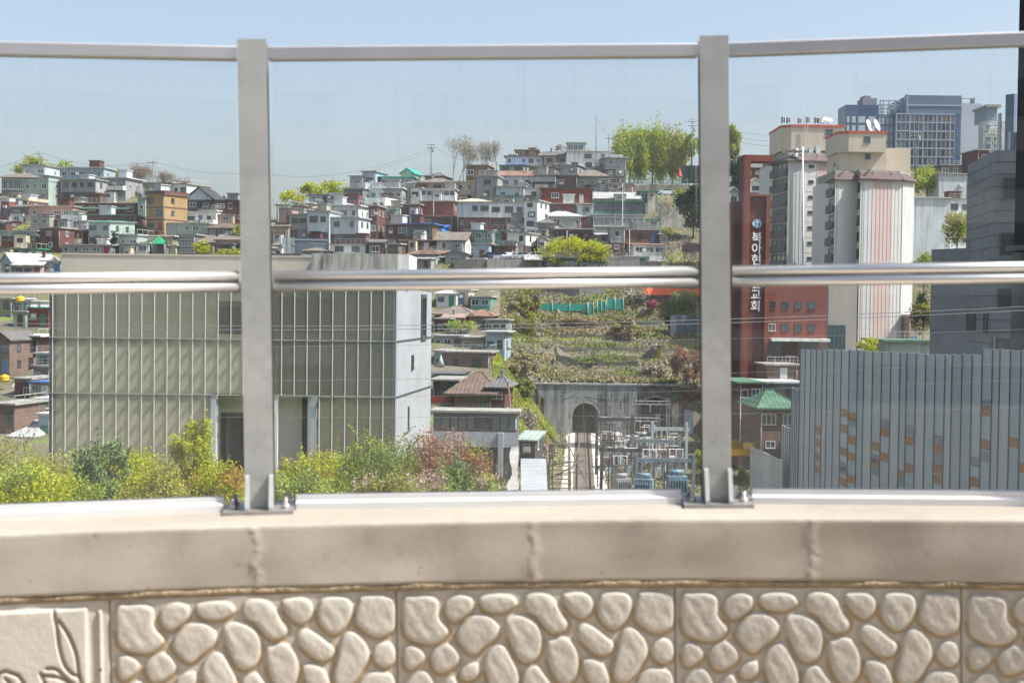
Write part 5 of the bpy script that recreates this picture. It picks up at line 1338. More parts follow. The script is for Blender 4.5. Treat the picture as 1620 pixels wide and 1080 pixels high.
hotel()

# ------------------------------------------------------------------ slate building and black tower at the right edge
M_slate = mat('slate stone cladding', (.19,.205,.225), .6, var=.22, scale=.5, spec=.2, dirt=(.2,.21,.22), dscale=.35, damt=.4)
def slate():
    Ys = 120.0; k = Ys / FPX; c = P(1567, 580, Ys); root = thing('stone_clad_building', 'dark slate-clad building with recessed square windows behind the noise barrier', 'building', c)
    a = P(1531, 254, 133) - c; l2 = P(1474, 380, 136) - c
    zt = 343 * k; t2 = P(1567, 238, Ys).z - c.z
    MB().prism([(0, 0), (80 * k, -1.5), (80 * k, 20), ((c.x + a.x) * (a.y + 128.5) / (a.y + 120) - c.x + .1, a.y + 8), (a.x, a.y)], -8, t2).build('main_block', M_slate, root)
    MB().prism([(a.x + .01, a.y - 2.8), ((c.x + a.x) * (a.y + 126.5) / (a.y + 120) - c.x, a.y + 6), ((c.x + l2.x) * (l2.y + 126.5) / (l2.y + 120) - c.x + .1, l2.y + 6), (l2.x, l2.y)], -8, P(1500, 395, 136).z - c.z).build('low_wing', M_slate, root)
    n = Vector((a.y, -a.x)).normalized(); 
    g = MB()
    for i in range(1, 17):
        z = t2 - i * 1.02
        g.add([(-.01, -.02, z), (-.01, -.02, z + .07), (a.x - .02, a.y - .01, z + .07), (a.x - .02, a.y - .01, z), (.1, .1, z), (.1, .1, z + .07), (a.x + .1, a.y + .1, z + .07), (a.x + .1, a.y + .1, z)], [(0, 1, 2, 3), (0, 4, 5, 1), (2, 6, 7, 3), (1, 5, 6, 2), (0, 3, 7, 4)])
        g.box(0, 80 * k, -.03, .02, z, z + .06, Matrix.Rotation(-atan2(1.5, 80 * k), 4, 'Z'))
    g.build('stone_joints', mat('joint grey', (.07,.075,.085), .7), root)
    R = Matrix.Rotation(-atan2(1.5, 80 * k), 4, 'Z')
    for (x0, x1, y0, y1) in ((1583, 1612, 284, 314), (1580, 1612, 371, 402), (1578, 1606, 458, 484), (1577, 1596, 538, 553)):
        z0, z1 = (580 - y1) * k, (580 - y0) * k; X0, X1 = (x0 - 1567) * k, (x1 - 1567) * k
        MB().box(X0, X1, -.06, .1, z0, z1, R).build('window', M_pane, root)
        MB().box(X0 - .12, X0, -.14, .1, z0 - .1, z1 + .1, R).box(X0 - .12, X1, -.14, .1, z1, z1 + .12, R).box(X0 - .12, X1, -.14, .1, z0 - .12, z0, R).build('window_frame', M_fd, root)
    ln = a.length if hasattr(a, 'length') else 1
    an = atan2(a.y, a.x); La = sqrt(a.x ** 2 + a.y ** 2)
    R2 = Matrix.Rotation(an, 4, 'Z')
    for t0, t1, y0, y1, Yq in ((.12, .22, 497, 527, 124), (.55, .95, 497, 526, 130)):
        z0, z1 = (580 - y1) * k, (580 - y0) * k
        f = MB().box(La * t0, La * t1, -.1, .1, z0, z1, R2); f.build('window', M_pane, root)
        g = MB(); nn = 4 if t1 > .5 else 1
        for i in range(nn + 1): x = La * (t0 + (t1 - t0) * i / nn); g.box(x - .05, x + .05, -.14, .14, z0, z1, R2)
        g.build('window_bars', M_fd, root)
    MB().prism([(a.x * 1.9, a.y), (0, -1.2), (.2, .2), (a.x * 1.9, a.y + 2)], -8, P(1500, 528, 120).z - c.z).build('base_wall', mat('pale base wall', (.26,.27,.28), .8, var=.3), root)
    bt = thing('black_tower', 'near-black smooth building edge cut by the right of the picture', 'building', P(1620, 400, 95)); k = 95 / FPX
    MB().prism([(-16 * k, 0), (60 * k, -1), (90 * k, 8), (74 * k, 8)], 0.0, 24).build('wall', mat('black glass cladding', (.004,.006,.009), .6, spec=.1, var=.2), bt)
    MB().box(-18.5 * k, 60 * k, -1.4, -.02, -12, 0.0).box(-24 * k, 60 * k, -1.6, .6, .12, .45).build('entrance_block', mat('dark blue-grey cladding', (.03,.04,.05), .35), bt)
slate()

# ------------------------------------------------------------------ metal noise barrier
M_bar = [striped('barrier steel sheet %d' % i, c, tuple(q * .82 for q in c), .145, 0, .3, .5, .15, var=.10, scale=.3, bumpd=.015) for i, c in enumerate(((.42,.475,.52), (.48,.51,.53), (.38,.44,.495), (.50,.515,.52)))]
M_bor = mat('weathered orange panel', (.36,.20,.11), .6, var=.3, scale=2); M_bgr = mat('grey-blue accent panel', (.24,.27,.30), .6, var=.2)
M_bpo = mat('barrier post steel', (.15,.19,.24), .5, .4)
def barrier():
    rr = random.Random(3)
    ctl = [(1240, 610, 690, 112), (1268, 552, 0, 106), (1275, 552, 0, 104), (1300, 553, 0, 98), (1345, 553, 0, 92), (1400, 556, 0, 87), (1460, 559, 0, 83), (1500, 561, 0, 80.5), (1556, 561, 0, 77.5), (1558, 552, 0, 77.4), (1620, 554, 0, 74), (1720, 560, 0, 69)]
    xs = [c[0] for c in ctl[1:]]; Yv = [c[3] for c in ctl[1:]]; tv = [c[1] for c in ctl[1:]]
    root = thing('noise_barrier', 'tall blue-grey ribbed steel noise barrier with scattered orange and grey squares', 'noise barrier', P(1400, 700, 88))
    o = root.location
    px = 1267.0; wid = None; nodes = []
    while px < 1715:
        Y = float(np.interp(px, xs, Yv)); nodes.append(px); px += (0.56 if len(nodes) % 5 else .40) * FPX / Y * (0.55 + .45 * min(1, (px - 1240) / 110))
    orange = {(1296,680),(1296,700),(1296,722),(1297,742),(1340,653),(1350,659),(1340,678),(1350,696),(1341,714),(1351,722),(1350,758),(1340,762),(1392,706),(1398,683),(1398,723),(1390,732),(1442,697),(1443,740),(1434,750),(1495,711),(1482,741),(1495,758),(1560,650),(1560,703),(1546,762),(1615,700),(1616,740)}
    grey = {(1343,744),(1352,668),(1398,670),(1389,725),(1443,680),(1432,762),(1495,696),(1482,725),(1560,640),(1545,730),(1560,722),(1341,738),(1390,745)}
    n = 0
    for a, b in zip(nodes, nodes[1:]):
        m_ = (a + b) / 2; Y0, Y1 = float(np.interp(a, xs, Yv)), float(np.interp(b, xs, Yv)); ty = float(np.interp(m_, xs, tv)) + rr.uniform(-.6, .6)
        A_ = P(a, ty, Y0) - o; B_ = P(b, ty, Y1) - o; zt = A_.z; an = atan2(B_.y - A_.y, B_.x - A_.x); L_ = sqrt((B_.x - A_.x) ** 2 + (B_.y - A_.y) ** 2)
        if n < 99:
            pn_ = MB().box(.03, L_ - .03, 0, .08, -12, zt).build('steel_panel', M_bar[(n * 7 + n // 3) % 4], root, (A_.x, A_.y, 0)); pn_.rotation_euler = (0, 0, an)
        po = MB().box(-.028, .028, -.05, .12, -12, zt + .03).build('panel_post', M_bpo, root, (A_.x, A_.y, 0)); po.rotation_euler = (0, 0, an)
        for S_, mm, nm in ((orange, M_bor, 'orange_square'), (grey, M_bgr, 'grey_square')):
            for (qx, qy) in S_:
                if a <= qx < b:
                    z = P(qx, qy, (Y0 + Y1) / 2).z - o.z
                    q = MB().box(.05, L_ - .05, -.02, 0, z - .27, z + .27).build(nm, mm, root, (A_.x, A_.y, 0)); q.rotation_euler = (0, 0, an)
        n += 1
    # grey lower wing running away from the camera
    r2 = thing('noise_barrier', 'grey stepped wing of the noise barrier at its far left end', 'noise barrier', P(1250, 700, 118)); o = r2.location
    segs = [(1253, 1267, 612, 112, 108), (1237, 1253, 672, 120, 113)]
    for (x0, x1, ty, Ya, Yb) in segs:
        n = 5
        for i in range(n):
            a, b = x0 + (x1 - x0) * i / n, x0 + (x1 - x0) * (i + 1) / n; Y0, Y1 = Ya + (Yb - Ya) * i / n, Ya + (Yb - Ya) * (i + 1) / n
            A_ = P(a, ty + 1.2 * i, Y0) - o; B_ = P(b, ty, Y1) - o; an = atan2(B_.y - A_.y, B_.x - A_.x); L_ = sqrt((B_.x - A_.x) ** 2 + (B_.y - A_.y) ** 2)
            q = MB().box(.02, L_ - .02, 0, .08, -14, A_.z).build('steel_panel', M_bar[(i * 3) % 4], r2, (A_.x, A_.y, 0)); q.rotation_euler = (0, 0, an)
            q = MB().box(-.03, .03, -.05, .1, -14, A_.z + .03).build('panel_post', M_bpo, r2, (A_.x, A_.y, 0)); q.rotation_euler = (0, 0, an)
    # low boundary fence below it
    A_, B_ = P(1187, 706, 135), P(1238, 730, 112)
    r3 = thing('boundary_fence', 'grey slatted boundary fence dropping towards the barrier foot', 'fence', A_); v = B_ - A_; an = atan2(v.y, v.x); L_ = sqrt(v.x ** 2 + v.y ** 2); sl = v.z / L_
    g = MB(); n = 30
    for i in range(n):
        x = L_ * i / n; g.add([(x, 0, -5), (x + L_ / n * .8, 0, -5), (x + L_ / n * .8, 0, sl * x), (x, 0, sl * x), (x, .05, -5), (x + L_ / n * .8, .05, -5), (x + L_ / n * .8, .05, sl * x), (x, .05, sl * x)], [(0, 1, 2, 3), (7, 6, 5, 4), (0, 4, 5, 1), (1, 5, 6, 2), (2, 6, 7, 3), (3, 7, 4, 0)])
    f = g.build('slat_panel', M_bar[3], r3); f.rotation_euler = (0, 0, an)
    g = MB().tube((0, -.05, .05), (L_, -.05, v.z + .05), .06).tube((0, -.05, -2.2), (L_, -.05, v.z - 2.2), .05); f = g.build('fence_rail', M_rail, r3); f.rotation_euler = (0, 0, an)
barrier()
# ------------------------------------------------------------------ tunnel portal, track, terraces
M_port = mat('portal concrete', (.33,.345,.35), .9, var=.45, scale=.7, streak=True, dirt=(.12,.14,.155), dscale=.4, damt=.75)
M_stone = mat('old stone masonry', (.22,.20,.17), .95, var=.5, scale=1.2, bump=.8, bscale=3)
def portal():
    Yp = 216.0; z0 = 1.5; ox = trackx(Yp)
    root = thing('tunnel_portal', 'pale concrete railway tunnel portal wall with a round-topped dark mouth', 'tunnel portal', (ox, Yp, z0))
    def wallwithhole(cx, r, sp, xa, xb, zt, yf, th, m, name):
        b = MB(); n = 20; xs = [cx - r + 2 * r * i / n for i in range(n + 1)]
        def az(x): return sp + sqrt(max(0, r * r - (x - cx) ** 2))
        b.box(xa, cx - r, yf, yf + th, -1, zt); b.box(cx + r, xb, yf, yf + th, -1, zt)
        for x0, x1 in zip(xs, xs[1:]):
            b.add([(x0, yf, az(x0)), (x1, yf, az(x1)), (x1, yf, zt), (x0, yf, zt), (x0, yf + th, az(x0)), (x1, yf + th, az(x1)), (x1, yf + th, zt), (x0, yf + th, zt)], [(0, 1, 2, 3), (7, 6, 5, 4), (0, 4, 5, 1), (3, 2, 6, 7)])
        b.build(name, m, root)
        t = MB()
        pts = [(cx - r, -.5), (cx - r, sp)] + [(cx - r * cos(pi * i / 14), sp + r * sin(pi * i / 14)) for i in range(1, 14)] + [(cx + r, sp), (cx + r, -.5)]
        for p0, p1 in zip(pts, pts[1:]): t.add([(p0[0], yf + th, p0[1]), (p1[0], yf + th, p1[1]), (p1[0], yf + 30, p1[1]), (p0[0], yf + 30, p0[1])], [(0, 1, 2, 3)])
        t.add([(cx - r, yf + 30, -.5), (cx + r, yf + 30, -.5), (cx + r, yf + 30, sp + r), (cx - r, yf + 30, sp + r)], [(0, 1, 2, 3)])
        t.build('tunnel_lining', mat('dark tunnel lining', (.05,.05,.045), .95), root)  # lining and closed end share one dark colour
        a = MB()
        for i in range(14):
            t0, t1 = pi * i / 14, pi * (i + 1) / 14
            P_ = [(cx - (r + e) * cos(t), sp + (r + e) * sin(t)) for t in (t0 + .01, t1 - .01) for e in (0, .38)]
            a.add([(P_[0][0], yf - .06, P_[0][1]), (P_[1][0], yf - .06, P_[1][1]), (P_[3][0], yf - .06, P_[3][1]), (P_[2][0], yf - .06, P_[2][1])] + [(P_[0][0], yf, P_[0][1]), (P_[1][0], yf, P_[1][1]), (P_[3][0], yf, P_[3][1]), (P_[2][0], yf, P_[2][1])],
                  [(0, 1, 2, 3), (4, 7, 6, 5), (0, 4, 5, 1), (1, 5, 6, 2), (2, 6, 7, 3), (3, 7, 4, 0)])
        a.build('arch_ring', W('conc'), root)
    wallwithhole(.35, 1.95, 2.9, -7.5, 8.2, 7.6, 0, .8, M_port, 'headwall')
    wallwithhole(11.0, 2.6, 3.2, 8.22, 15.4, 7.6, .3, .8, M_stone, 'stone_headwall')
    MB().box(15.42, 16.8, .1, .9, -1, 7.6).build('headwall', mat('shadow-blue portal render', (.20,.25,.30), .9, var=.3, streak=True, dirt=(.08,.10,.12)), root)  # right end's blue-grey shadow is put into the render colour
    MB().box(-7.6, 16.9, -.15, 1.0, 7.6, 7.85).build('coping', W('conc'), root)
portal()
yd = []
def track():
    root = thing('railway_track', 'single railway track on pale ballast running into the tunnel', 'railway track', (0, 0, 0))
    m_bal = mat('pale ballast stones', (.62,.60,.56), .95, var=.5, scale=14, bump=1.0, bscale=12, coord='Object')
    m_mid = mat('brown ballast stones', (.37,.32,.255), .95, var=.5, scale=12, bump=1.0, bscale=12, dirt=(.14,.10,.07), dscale=1.5)
    b = MB(); n = 60; rr = random.Random(2)
    ys = [90 + (250 - 90) * i / n for i in range(n + 1)]
    sec = [(-2.5, 1.5), (-1.75, 1.75), (1.75, 1.75), (2.5, 1.5)]
    rowsV = [[(trackx(y) + dx + (rr.uniform(-.12, .12) if k in (0, 3) else 0), y, z) for k, (dx, z) in enumerate(sec)] for y in ys]
    vs = [v for r_ in rowsV for v in r_]
    b.add(vs, [(i * 4 + k, i * 4 + k + 1, (i + 1) * 4 + k + 1, (i + 1) * 4 + k) for i in range(n) for k in range(3)])
    b.build('ballast', m_bal, root)
    g = MB(); g.add([(trackx(y) + dx, y, 1.756) for y in ys for dx in (-1.15, 1.15)], [(i * 2, i * 2 + 1, i * 2 + 3, i * 2 + 2) for i in range(n)]); g.build('ballast_centre', m_mid, root)
    s = MB(); y = 92.0
    while y < 246: x = trackx(y); s.box(x - 1.2, x + 1.2, y, y + .24, 1.72, 1.80); y += .62
    s.build('sleepers', mat('stained sleepers', (.27,.23,.19), .9, var=.4, scale=3), root)
    for sx in (-.75, .75):
        r = MB(); a = (trackx(90) + sx, 90); c = (trackx(248) + sx, 248)
        for (w_, z0, z1) in ((.07, 1.80, 1.82), (.018, 1.82, 1.93), (.036, 1.93, 1.97)):
            r.add([(a[0] - w_, a[1], z0), (a[0] + w_, a[1], z0), (c[0] + w_, c[1], z0), (c[0] - w_, c[1], z0), (a[0] - w_, a[1], z1), (a[0] + w_, a[1], z1), (c[0] + w_, c[1], z1), (c[0] - w_, c[1], z1)], [(0, 3, 2, 1), (4, 5, 6, 7), (0, 1, 5, 4), (1, 2, 6, 5), (2, 3, 7, 6), (3, 0, 4, 7)])
        r.build('rail', mat('rusty rail steel', (.09,.06,.045), .55, .4, var=.3), root)
track()
for i, (y, lb) in enumerate(((148, 'white drain slab crossing the track nearest the bridge'),)):
    x = trackx(y); o = MB().box(x - 2.4, x - 1.25, y, y + .5, 1.72, 1.86).box(x + 1.25, x + 3.6, y, y + .5, 1.62, 1.84).build('track_crossing', W('white'), None); tag(o, lb, 'slab')

# terrace retaining walls on the hillside over the tunnel
def terrace_wall(pts, hgt, label, m=M_stone, th=.5, cat='retaining wall'):
    """pts: world (x,y,zbase)"""
    root = thing('retaining_wall', label, cat, pts[0], 0, 'terrace walls above the tunnel'); o = Vector(pts[0])
    b = MB(); rr = random.Random(len(label))
    for p, q in zip(pts, pts[1:]):
        p, q = Vector(p) - o, Vector(q) - o; n = max(2, int((q - p).length / 1.2)); pr = None
        for i in range(n + 1):
            c = p.lerp(q, i / n); cur = (c.x, c.y + rr.uniform(-.15, .15), c.z, c.z + hgt + rr.uniform(-.2, .15))
            if pr: b.add([(pr[0], pr[1], pr[2] - 2), (cur[0], cur[1], cur[2] - 2), (cur[0], cur[1], cur[3]), (pr[0], pr[1], pr[3]), (pr[0], pr[1] + th, pr[2] - 2), (cur[0], cur[1] + th, cur[2] - 2), (cur[0], cur[1] + th, cur[3]), (pr[0], pr[1] + th, pr[3])],
                         [(0, 1, 2, 3), (7, 6, 5, 4), (3, 2, 6, 7), (0, 3, 7, 4), (1, 5, 6, 2)])
            pr = cur
    b.build('wall', m, root); return root
def tw(x0, x1, Y, dz, h_, label, m=M_stone):
    a, c = (x0 - 810) / FPX * Y, (x1 - 810) / FPX * Y; n = 4
    pts = [(a + (c - a) * i / n, Y, tz(a + (c - a) * i / n, Y) + dz) for i in range(n + 1)]
    return terrace_wall(pts, h_, label, m)
M_stone2 = mat('grey fieldstone', (.21,.20,.17), .95, var=.5, scale=1.5, bump=.8, bscale=3); M_hedge = mat('dark mossy stone', (.12,.12,.09), .95, var=.5, scale=1.2, bump=.8, bscale=3)
tw(872, 1068, 217.7, -.2, .6, 'low dark stone kerb wall right on top of the tunnel portal', M_hedge)
tw(880, 1010, 226.6, -.5, 1.3, 'stone terrace wall second above the portal, green topped at its left', M_hedge)
tw(866, 1080, 232.6, -.6, 1.1, 'long weedy fieldstone terrace wall in the middle of the slope', M_stone)
tw(880, 1000, 239.6, -.6, 1.1, 'grey fieldstone terrace wall with plant gaps below the upper scrub', M_stone2)
tw(860, 1040, 245.6, -.6, 1.1, 'upper grey terrace wall under the teal mesh fence', M_stone2)
tw(1060, 1130, 240, .4, 3.0, 'tall blue-grey shaded retaining wall at the right of the terraces', mat('blue-grey retaining wall', (.13,.15,.18), .9, var=.4, scale=.6, dirt=(.06,.07,.08)))
tw(825, 862, 214, .2, 2.6, 'dark square stone pit wall left of the terraces', M_hedge)
a = P(1000, 605, 218.6)
rt = thing('retaining_wall', 'dark concrete parapet band behind the portal coping', 'retaining wall', (trackx(218) + 5, 219.2, 8.5)); MB().box(-9.5, 12, 0, .5, -1, 1.4).build('wall', M_hedge, rt)

# teal mesh fence, road, kerb wall of the car park
M_teal = mat('teal mesh netting', (.05,.33,.27), .8, var=.2)
def mesh_fence(x0, x1, Y, h_, label, npost):
    a, c = P(x0, 480, Y).x, P(x1, 480, Y).x; z = tz((a + c) / 2, Y)
    root = thing('mesh_fence', label, 'fence', (a, Y, z), 0, 'teal mesh fences'); L_ = c - a
    b = MB().box(0, L_, -.01, .01, .1, h_)
    b.build('netting', M_teal, root)
    for i in range(npost): x = L_ * i / (npost - 1); MB().tube((x, -.05, -1), (x, -.05, h_ + .35), .05, n=6).build('post', mat('pale green post', (.35,.55,.45), .6), root)
mesh_fence(846, 929, 251.5, 1.35, 'long turquoise mesh fence above the terraces', 4)
mesh_fence(931, 939, 251.3, 1.9, 'short turquoise mesh gate after the first fence gap', 2)
mesh_fence(945, 958, 251.5, 1.7, 'narrow turquoise mesh screen between the fence gaps', 3)
mesh_fence(960, 986, 251.8, 1.9, 'turquoise mesh fence end beside the bare tree', 3)
b = MB(); cp0 = P(770, 480, 258); cp1 = P(1010, 480, 258)
cpz = max(tz(cp0.x, 259), tz(cp1.x, 259), tz((cp0.x + cp1.x) / 2, 262)) + .25
kerb = thing('retaining_wall', 'long grey car park wall with an openwork top above the teal fence', 'retaining wall', (cp0.x, 256.5, cpz))
wd = cp1.x - cp0.x
MB().box(0, wd, 0, .35, -4, .1).build('wall', W('conc'), kerb)
g = MB()
for i in range(60): x = wd * (.45 + .55 * i / 60); g.box(x, x + .14, .05, .25, .1, .75)
g.box(wd * .45, wd, .02, .28, .75, .9); g.build('openwork_top', W('conc'), kerb)
o = MB().box(cp0.x - 6, cp1.x + 4, 256.85, 266.5, cpz - 1.5, cpz + .02).build('parking_area', M_asph); struct(o)

# parked cars
CARM = {}
def car(px, Y, col, label, rz, z=None, scale=1.0, cat='car', pos=None):
    c = P(px, 470, Y) if pos is None else Vector(pos); zz = cpz + .02 if z is None else z
    root = thing('parked_car', label, cat, (c.x, Y if pos is None else c.y, zz), rz, 'parked cars'); root.scale = (scale,) * 3
    body = [(-2.15, .3), (-2.2, .75), (-1.95, .98), (-1.25, 1.02), (-.75, 1.42), (.75, 1.44), (1.45, 1.0), (2.0, .9), (2.2, .65), (2.2, .3)]
    m = mat('car paint ' + col, dict(white=(.65,.66,.67), silver=(.40,.42,.44), black=(.03,.03,.035), blue=(.08,.14,.32), grey=(.16,.17,.18), red=(.35,.03,.03))[col], .3, .1, .03, spec=.6)
    MB().extr(body, -.85, .85).build('body', m, root)
    MB().extr([(-1.15, 1.02), (-.72, 1.37), (-.05, 1.39), (-.05, 1.02)], -.865, .865).extr([(.02, 1.02), (.02, 1.39), (.72, 1.39), (1.3, 1.02)], -.865, .865).box(1.0, 1.1, 0, 0, 0, 0).build('side_glass', M_pane, root)
    for x in (-1.35, 1.35):
        for y in (-.86, .86):
            w_ = MB().tube((0, -.1, 0), (0, .1, 0), .32, n=14).build('wheel', M_dark, root, (x, y * .93, .32)); MB().tube((0, -.11, 0), (0, .11, 0), .18, n=10).build('rim', M_galv, w_)
    for y in (-.6, .6): MB().box(2.18, 2.22, y - .18, y + .18, .62, .78).build('headlight', M_fw, root)
for a in ((779, 261, 'black', 'dark car parked furthest left behind the bare tree'), (792, 260.5, 'blue', 'blue-grey car parked second from the left above the shrubs'), (806, 261, 'white', 'white car parked third from the left'),
          (825, 259.5, 'silver', 'silver car parked beside the bright white one'), (845, 258.7, 'white', 'bright white car parked nearest the teal fence left end'), (884, 258.6, 'white', 'white car low behind the openwork wall'), (938, 259, 'grey', 'dark grey car behind the openwork wall'), (959, 261, 'silver', 'pale car under the green car port')):
    car(a[0], a[1], a[2], a[3], R0.choice((.2, -.2, 2.9, 1.2)))
q = Vector((P(1054, 306, 317).x, 317, P(1054, 309, 317).z)); car(0, 317, 'white', 'small white car parked on the upper terrace below the poplars', .1, z=q.z, pos=q)
q = Vector((P(970, 400, 268).x, 268, 0)); 
# yellow lorries
def lorry(px, py, Y, label, rz):
    c = P(px, py, Y); root = thing('lorry', label, 'lorry', (c.x, Y, c.z), rz, 'yellow lorries'); y_ = mat('yellow lorry paint', (.75,.42,.02), .4, var=.1)
    MB().extr([(1.2, .5), (1.2, 1.9), (1.6, 2.0), (2.5, 1.9), (2.8, 1.2), (2.8, .5)], -.95, .95).build('cab', y_, root); MB().extr([(1.75, 1.25), (1.75, 1.8), (2.45, 1.78), (2.62, 1.25)], -.965, .965).build('cab_glass', M_pane, root)
    MB().box(-2.8, 1.1, -1, 1, .75, .9).box(-2.8, 1.1, -1, -.94, .9, 1.4).box(-2.8, 1.1, .94, 1, .9, 1.4).box(-2.8, -2.74, -.94, .94, .9, 1.4).build('load_bed', y_, root)
    for x in (-1.9, 2.0):
        for y in (-.85, .85): MB().tube((0, -.13, 0), (0, .13, 0), .4, n=14).build('wheel', M_dark, root, (x, y, .4))
lorry(1165, 716, 166, 'upper of two small yellow lorries beside the right steel post', .5); lorry(1168, 729, 160, 'lower of two small yellow lorries beside the right steel post', .4)
lorry(1150, 722, 163, 'third yellow lorry mostly behind the right steel post', .45) if 0 else None

# ------------------------------------------------------------------ electric substation and catenary
M_st = mat('substation steel', (.26,.27,.28), .6, .3, var=.3, scale=2); M_st2 = mat('dark weathered steel', (.085,.085,.085), .7, .2, var=.3, scale=2); M_stt = mat('blue-grey box girder', (.20,.25,.27), .6, .1, var=.25)
M_ins = mat('brown porcelain', (.20,.10,.06), .3, var=.1); M_insw = mat('pale porcelain', (.55,.56,.55), .3, var=.1)
def lattice(b, p0, p1, s, seg, r=.035):
    """square lattice member from p0 to p1"""
    p0, p1 = Vector(p0), Vector(p1); d = (p1 - p0); n = max(2, int(d.length / seg)); q = d.to_track_quat('Z', 'Y')
    off = [q @ Vector((x * s, y * s, 0)) for x, y in ((-1, -1), (1, -1), (1, 1), (-1, 1))]
    for o in off: b.tube(p0 + o, p1 + o, r * 1.3, n=4)
    for i in range(n):
        a, c = p0 + d * (i / n), p0 + d * ((i + 1) / n)
        for k in range(4):
            o1, o2 = off[k], off[(k + 1) % 4]
            if i % 2: o1, o2 = o2, o1
            b.tube(a + o1, c + o2, r, n=3, cap=False)
    return b
def insulator(root, p, h_, m=None, n=5):
    b = MB(); pr = [(.05, 0)]
    for i in range(n): z = h_ * (i + .5) / n; pr += [(.05, z - h_ * .07), (.15, z), (.05, z + h_ * .05)]
    pr.append((.05, h_)); b.lathe(pr, 7, p); return b.build('insulator', m or M_ins, root)
def gantry(px0, px1, Y, ht, label, beamz=None, m=None, lat=True, nins=3):
    x0, x1 = P(px0, 700, Y).x, P(px1, 700, Y).x
    root = thing('substation_gantry', label, 'gantry', (x0, Y, 1.5), 0, 'steel gantries of the railway substation'); L_ = x1 - x0; m = m or M_st
    for x in (0, L_):
        b = MB()
        (lattice(b, (x, 0, -.5), (x, 0, ht), .22, .8, .03) if lat else b.box(x - .16, x + .16, -.16, .16, -.5, ht)); b.build('column', m, root)
    b = MB(); z = beamz or ht - .3
    (lattice(b, (-.2, 0, z), (L_ + .2, 0, z), .22, .8, .03) if lat else b.box(-.3, L_ + .3, -.12, .12, z - .2, z + .2)); b.build('beam', m, root)
    for i in range(nins): insulator(root, (L_ * (i + .7) / (nins + .4), 0, z - 1.25), 1.0, M_insw if i % 2 else M_ins)
    return root
for a in ((955,1010,196,9.2,'rear lattice gantry in front of the stone tunnel mouth',8.4,None,True),
          (1000,1056,190,7.6,'lattice gantry second row, right half of the substation',6.9,None,True),
          (948,990,184,8.6,'lattice gantry nearest the track in the second row',7.6,M_st2,True),
          (984,1040,176,6.6,'middle lattice gantry of the substation',5.8,None,True),
          (1032,1086,170,6.0,'white-beamed gantry at the right of the substation',5.2,W('pale'),False),
          (944,1000,165,7.2,'dark slender gantry frame beside the track',6.7,M_st2,False),
          (1001,1075,158,5.6,'blue-grey box girder gantry in the front row',4.9,M_stt,False),
          (1008,1098,150,4.4,'front blue-grey girder gantry just above the parapet',3.7,M_stt,False),
          (952,1012,152,4.9,'low dark frame left of the front blue-grey girder',4.5,M_st2,False)):
    gantry(*a[:4], a[4], a[5], a[6], a[7])
def transformer(px, Y, s, label, col):
    c = P(px, 700, Y); root = thing('transformer', label, 'transformer', (c.x, Y, 1.5), R0.uniform(-.3, .3), 'substation transformers'); m = mat('transformer ' + col, dict(grey=(.28,.30,.30), pale=(.48,.50,.50), blue=(.16,.26,.32))[col], .55, var=.25)
    MB().box(-.9*s, .9*s, -.7*s, .7*s, .3, 2.2*s).box(-1*s, 1*s, -.8*s, .8*s, 0, .3).build('tank', m, root)
    b = MB()
    for i in range(7): b.box(-.85*s + i*.26*s, -.78*s + i*.26*s, -1.1*s, -.7*s, .6, 1.9*s)
    b.build('radiator_fins', m, root); MB().tube((-.8*s, 0, 2.55*s), (.6*s, 0, 2.55*s), .25*s, n=12).build('conservator', m, root)
    for i in range(3): insulator(root, (-.5*s + i*.5*s, .3, 2.2*s), .8*s, M_ins)
for a in ((975,188,1.1,'pale transformer nearest the tunnel mouth','pale'),(1014,186,1.2,'grey transformer in front of the stone mouth','grey'),(1050,183,1.0,'pale transformer under the white beam','pale'),(968,172,1.0,'grey transformer beside the dark track gantry','grey'),
          (1005,168,1.1,'grey transformer in the centre of the yard','grey'),(1060,163,1.0,'grey transformer at the right of the yard','grey'),(1020,146,1.0,'blue-grey transformer in the front row by the parapet','blue'),(1072,147,1.1,'blue transformer low at the right front of the yard','blue'),(985,148,.9,'grey transformer at the left front of the yard','grey'),(1036,174,.8,'small pale transformer between the two middle gantries','pale')):
    transformer(*a)
def stand(px, Y, h_, label, kind):
    c = P(px, 700, Y); root = thing('switch_stand', label, 'switchgear', (c.x, Y, 1.5), 0, 'switch stands in the substation')
    b = MB()
    for x in (-.6, .6): b.box(x - .06, x + .06, -.06, .06, -.3, h_)
    b.box(-.9, .9, -.1, .1, h_ - .12, h_); b.tube((-.6, 0, .2), (.6, 0, h_ - .2), .03, n=4).tube((.6, 0, .2), (-.6, 0, h_ - .2), .03, n=4)
    b.build('frame', M_st if kind else M_st2, root)
    for x in (-.7, 0, .7): insulator(root, (x, 0, h_), .9, M_insw if kind else M_ins)
    MB().tube((-.8, 0, h_ + .95), (.8, 0, h_ + .95), .035, n=4).build('busbar', M_alu, root)
    if kind: MB().box(-.35, .35, -.25, .1, .8, 1.7).build('switch_box', W('pale'), root)
rs = random.Random(11); k = 0
ordn = ['first', 'second', 'third', 'fourth', 'fifth', 'sixth']
for j, (Y, nm) in enumerate(((193, 'back'), (180, 'fourth'), (171, 'third'), (162, 'second'), (153, 'front'))):
    for i in range(6):
        px = 958 + i * 22 + rs.uniform(-5, 5); stand(px, Y + rs.uniform(-2, 2), rs.uniform(2.4, 3.8), f'{ordn[i]} switch stand from the track in the {nm} row of the substation', (i + j) % 2)
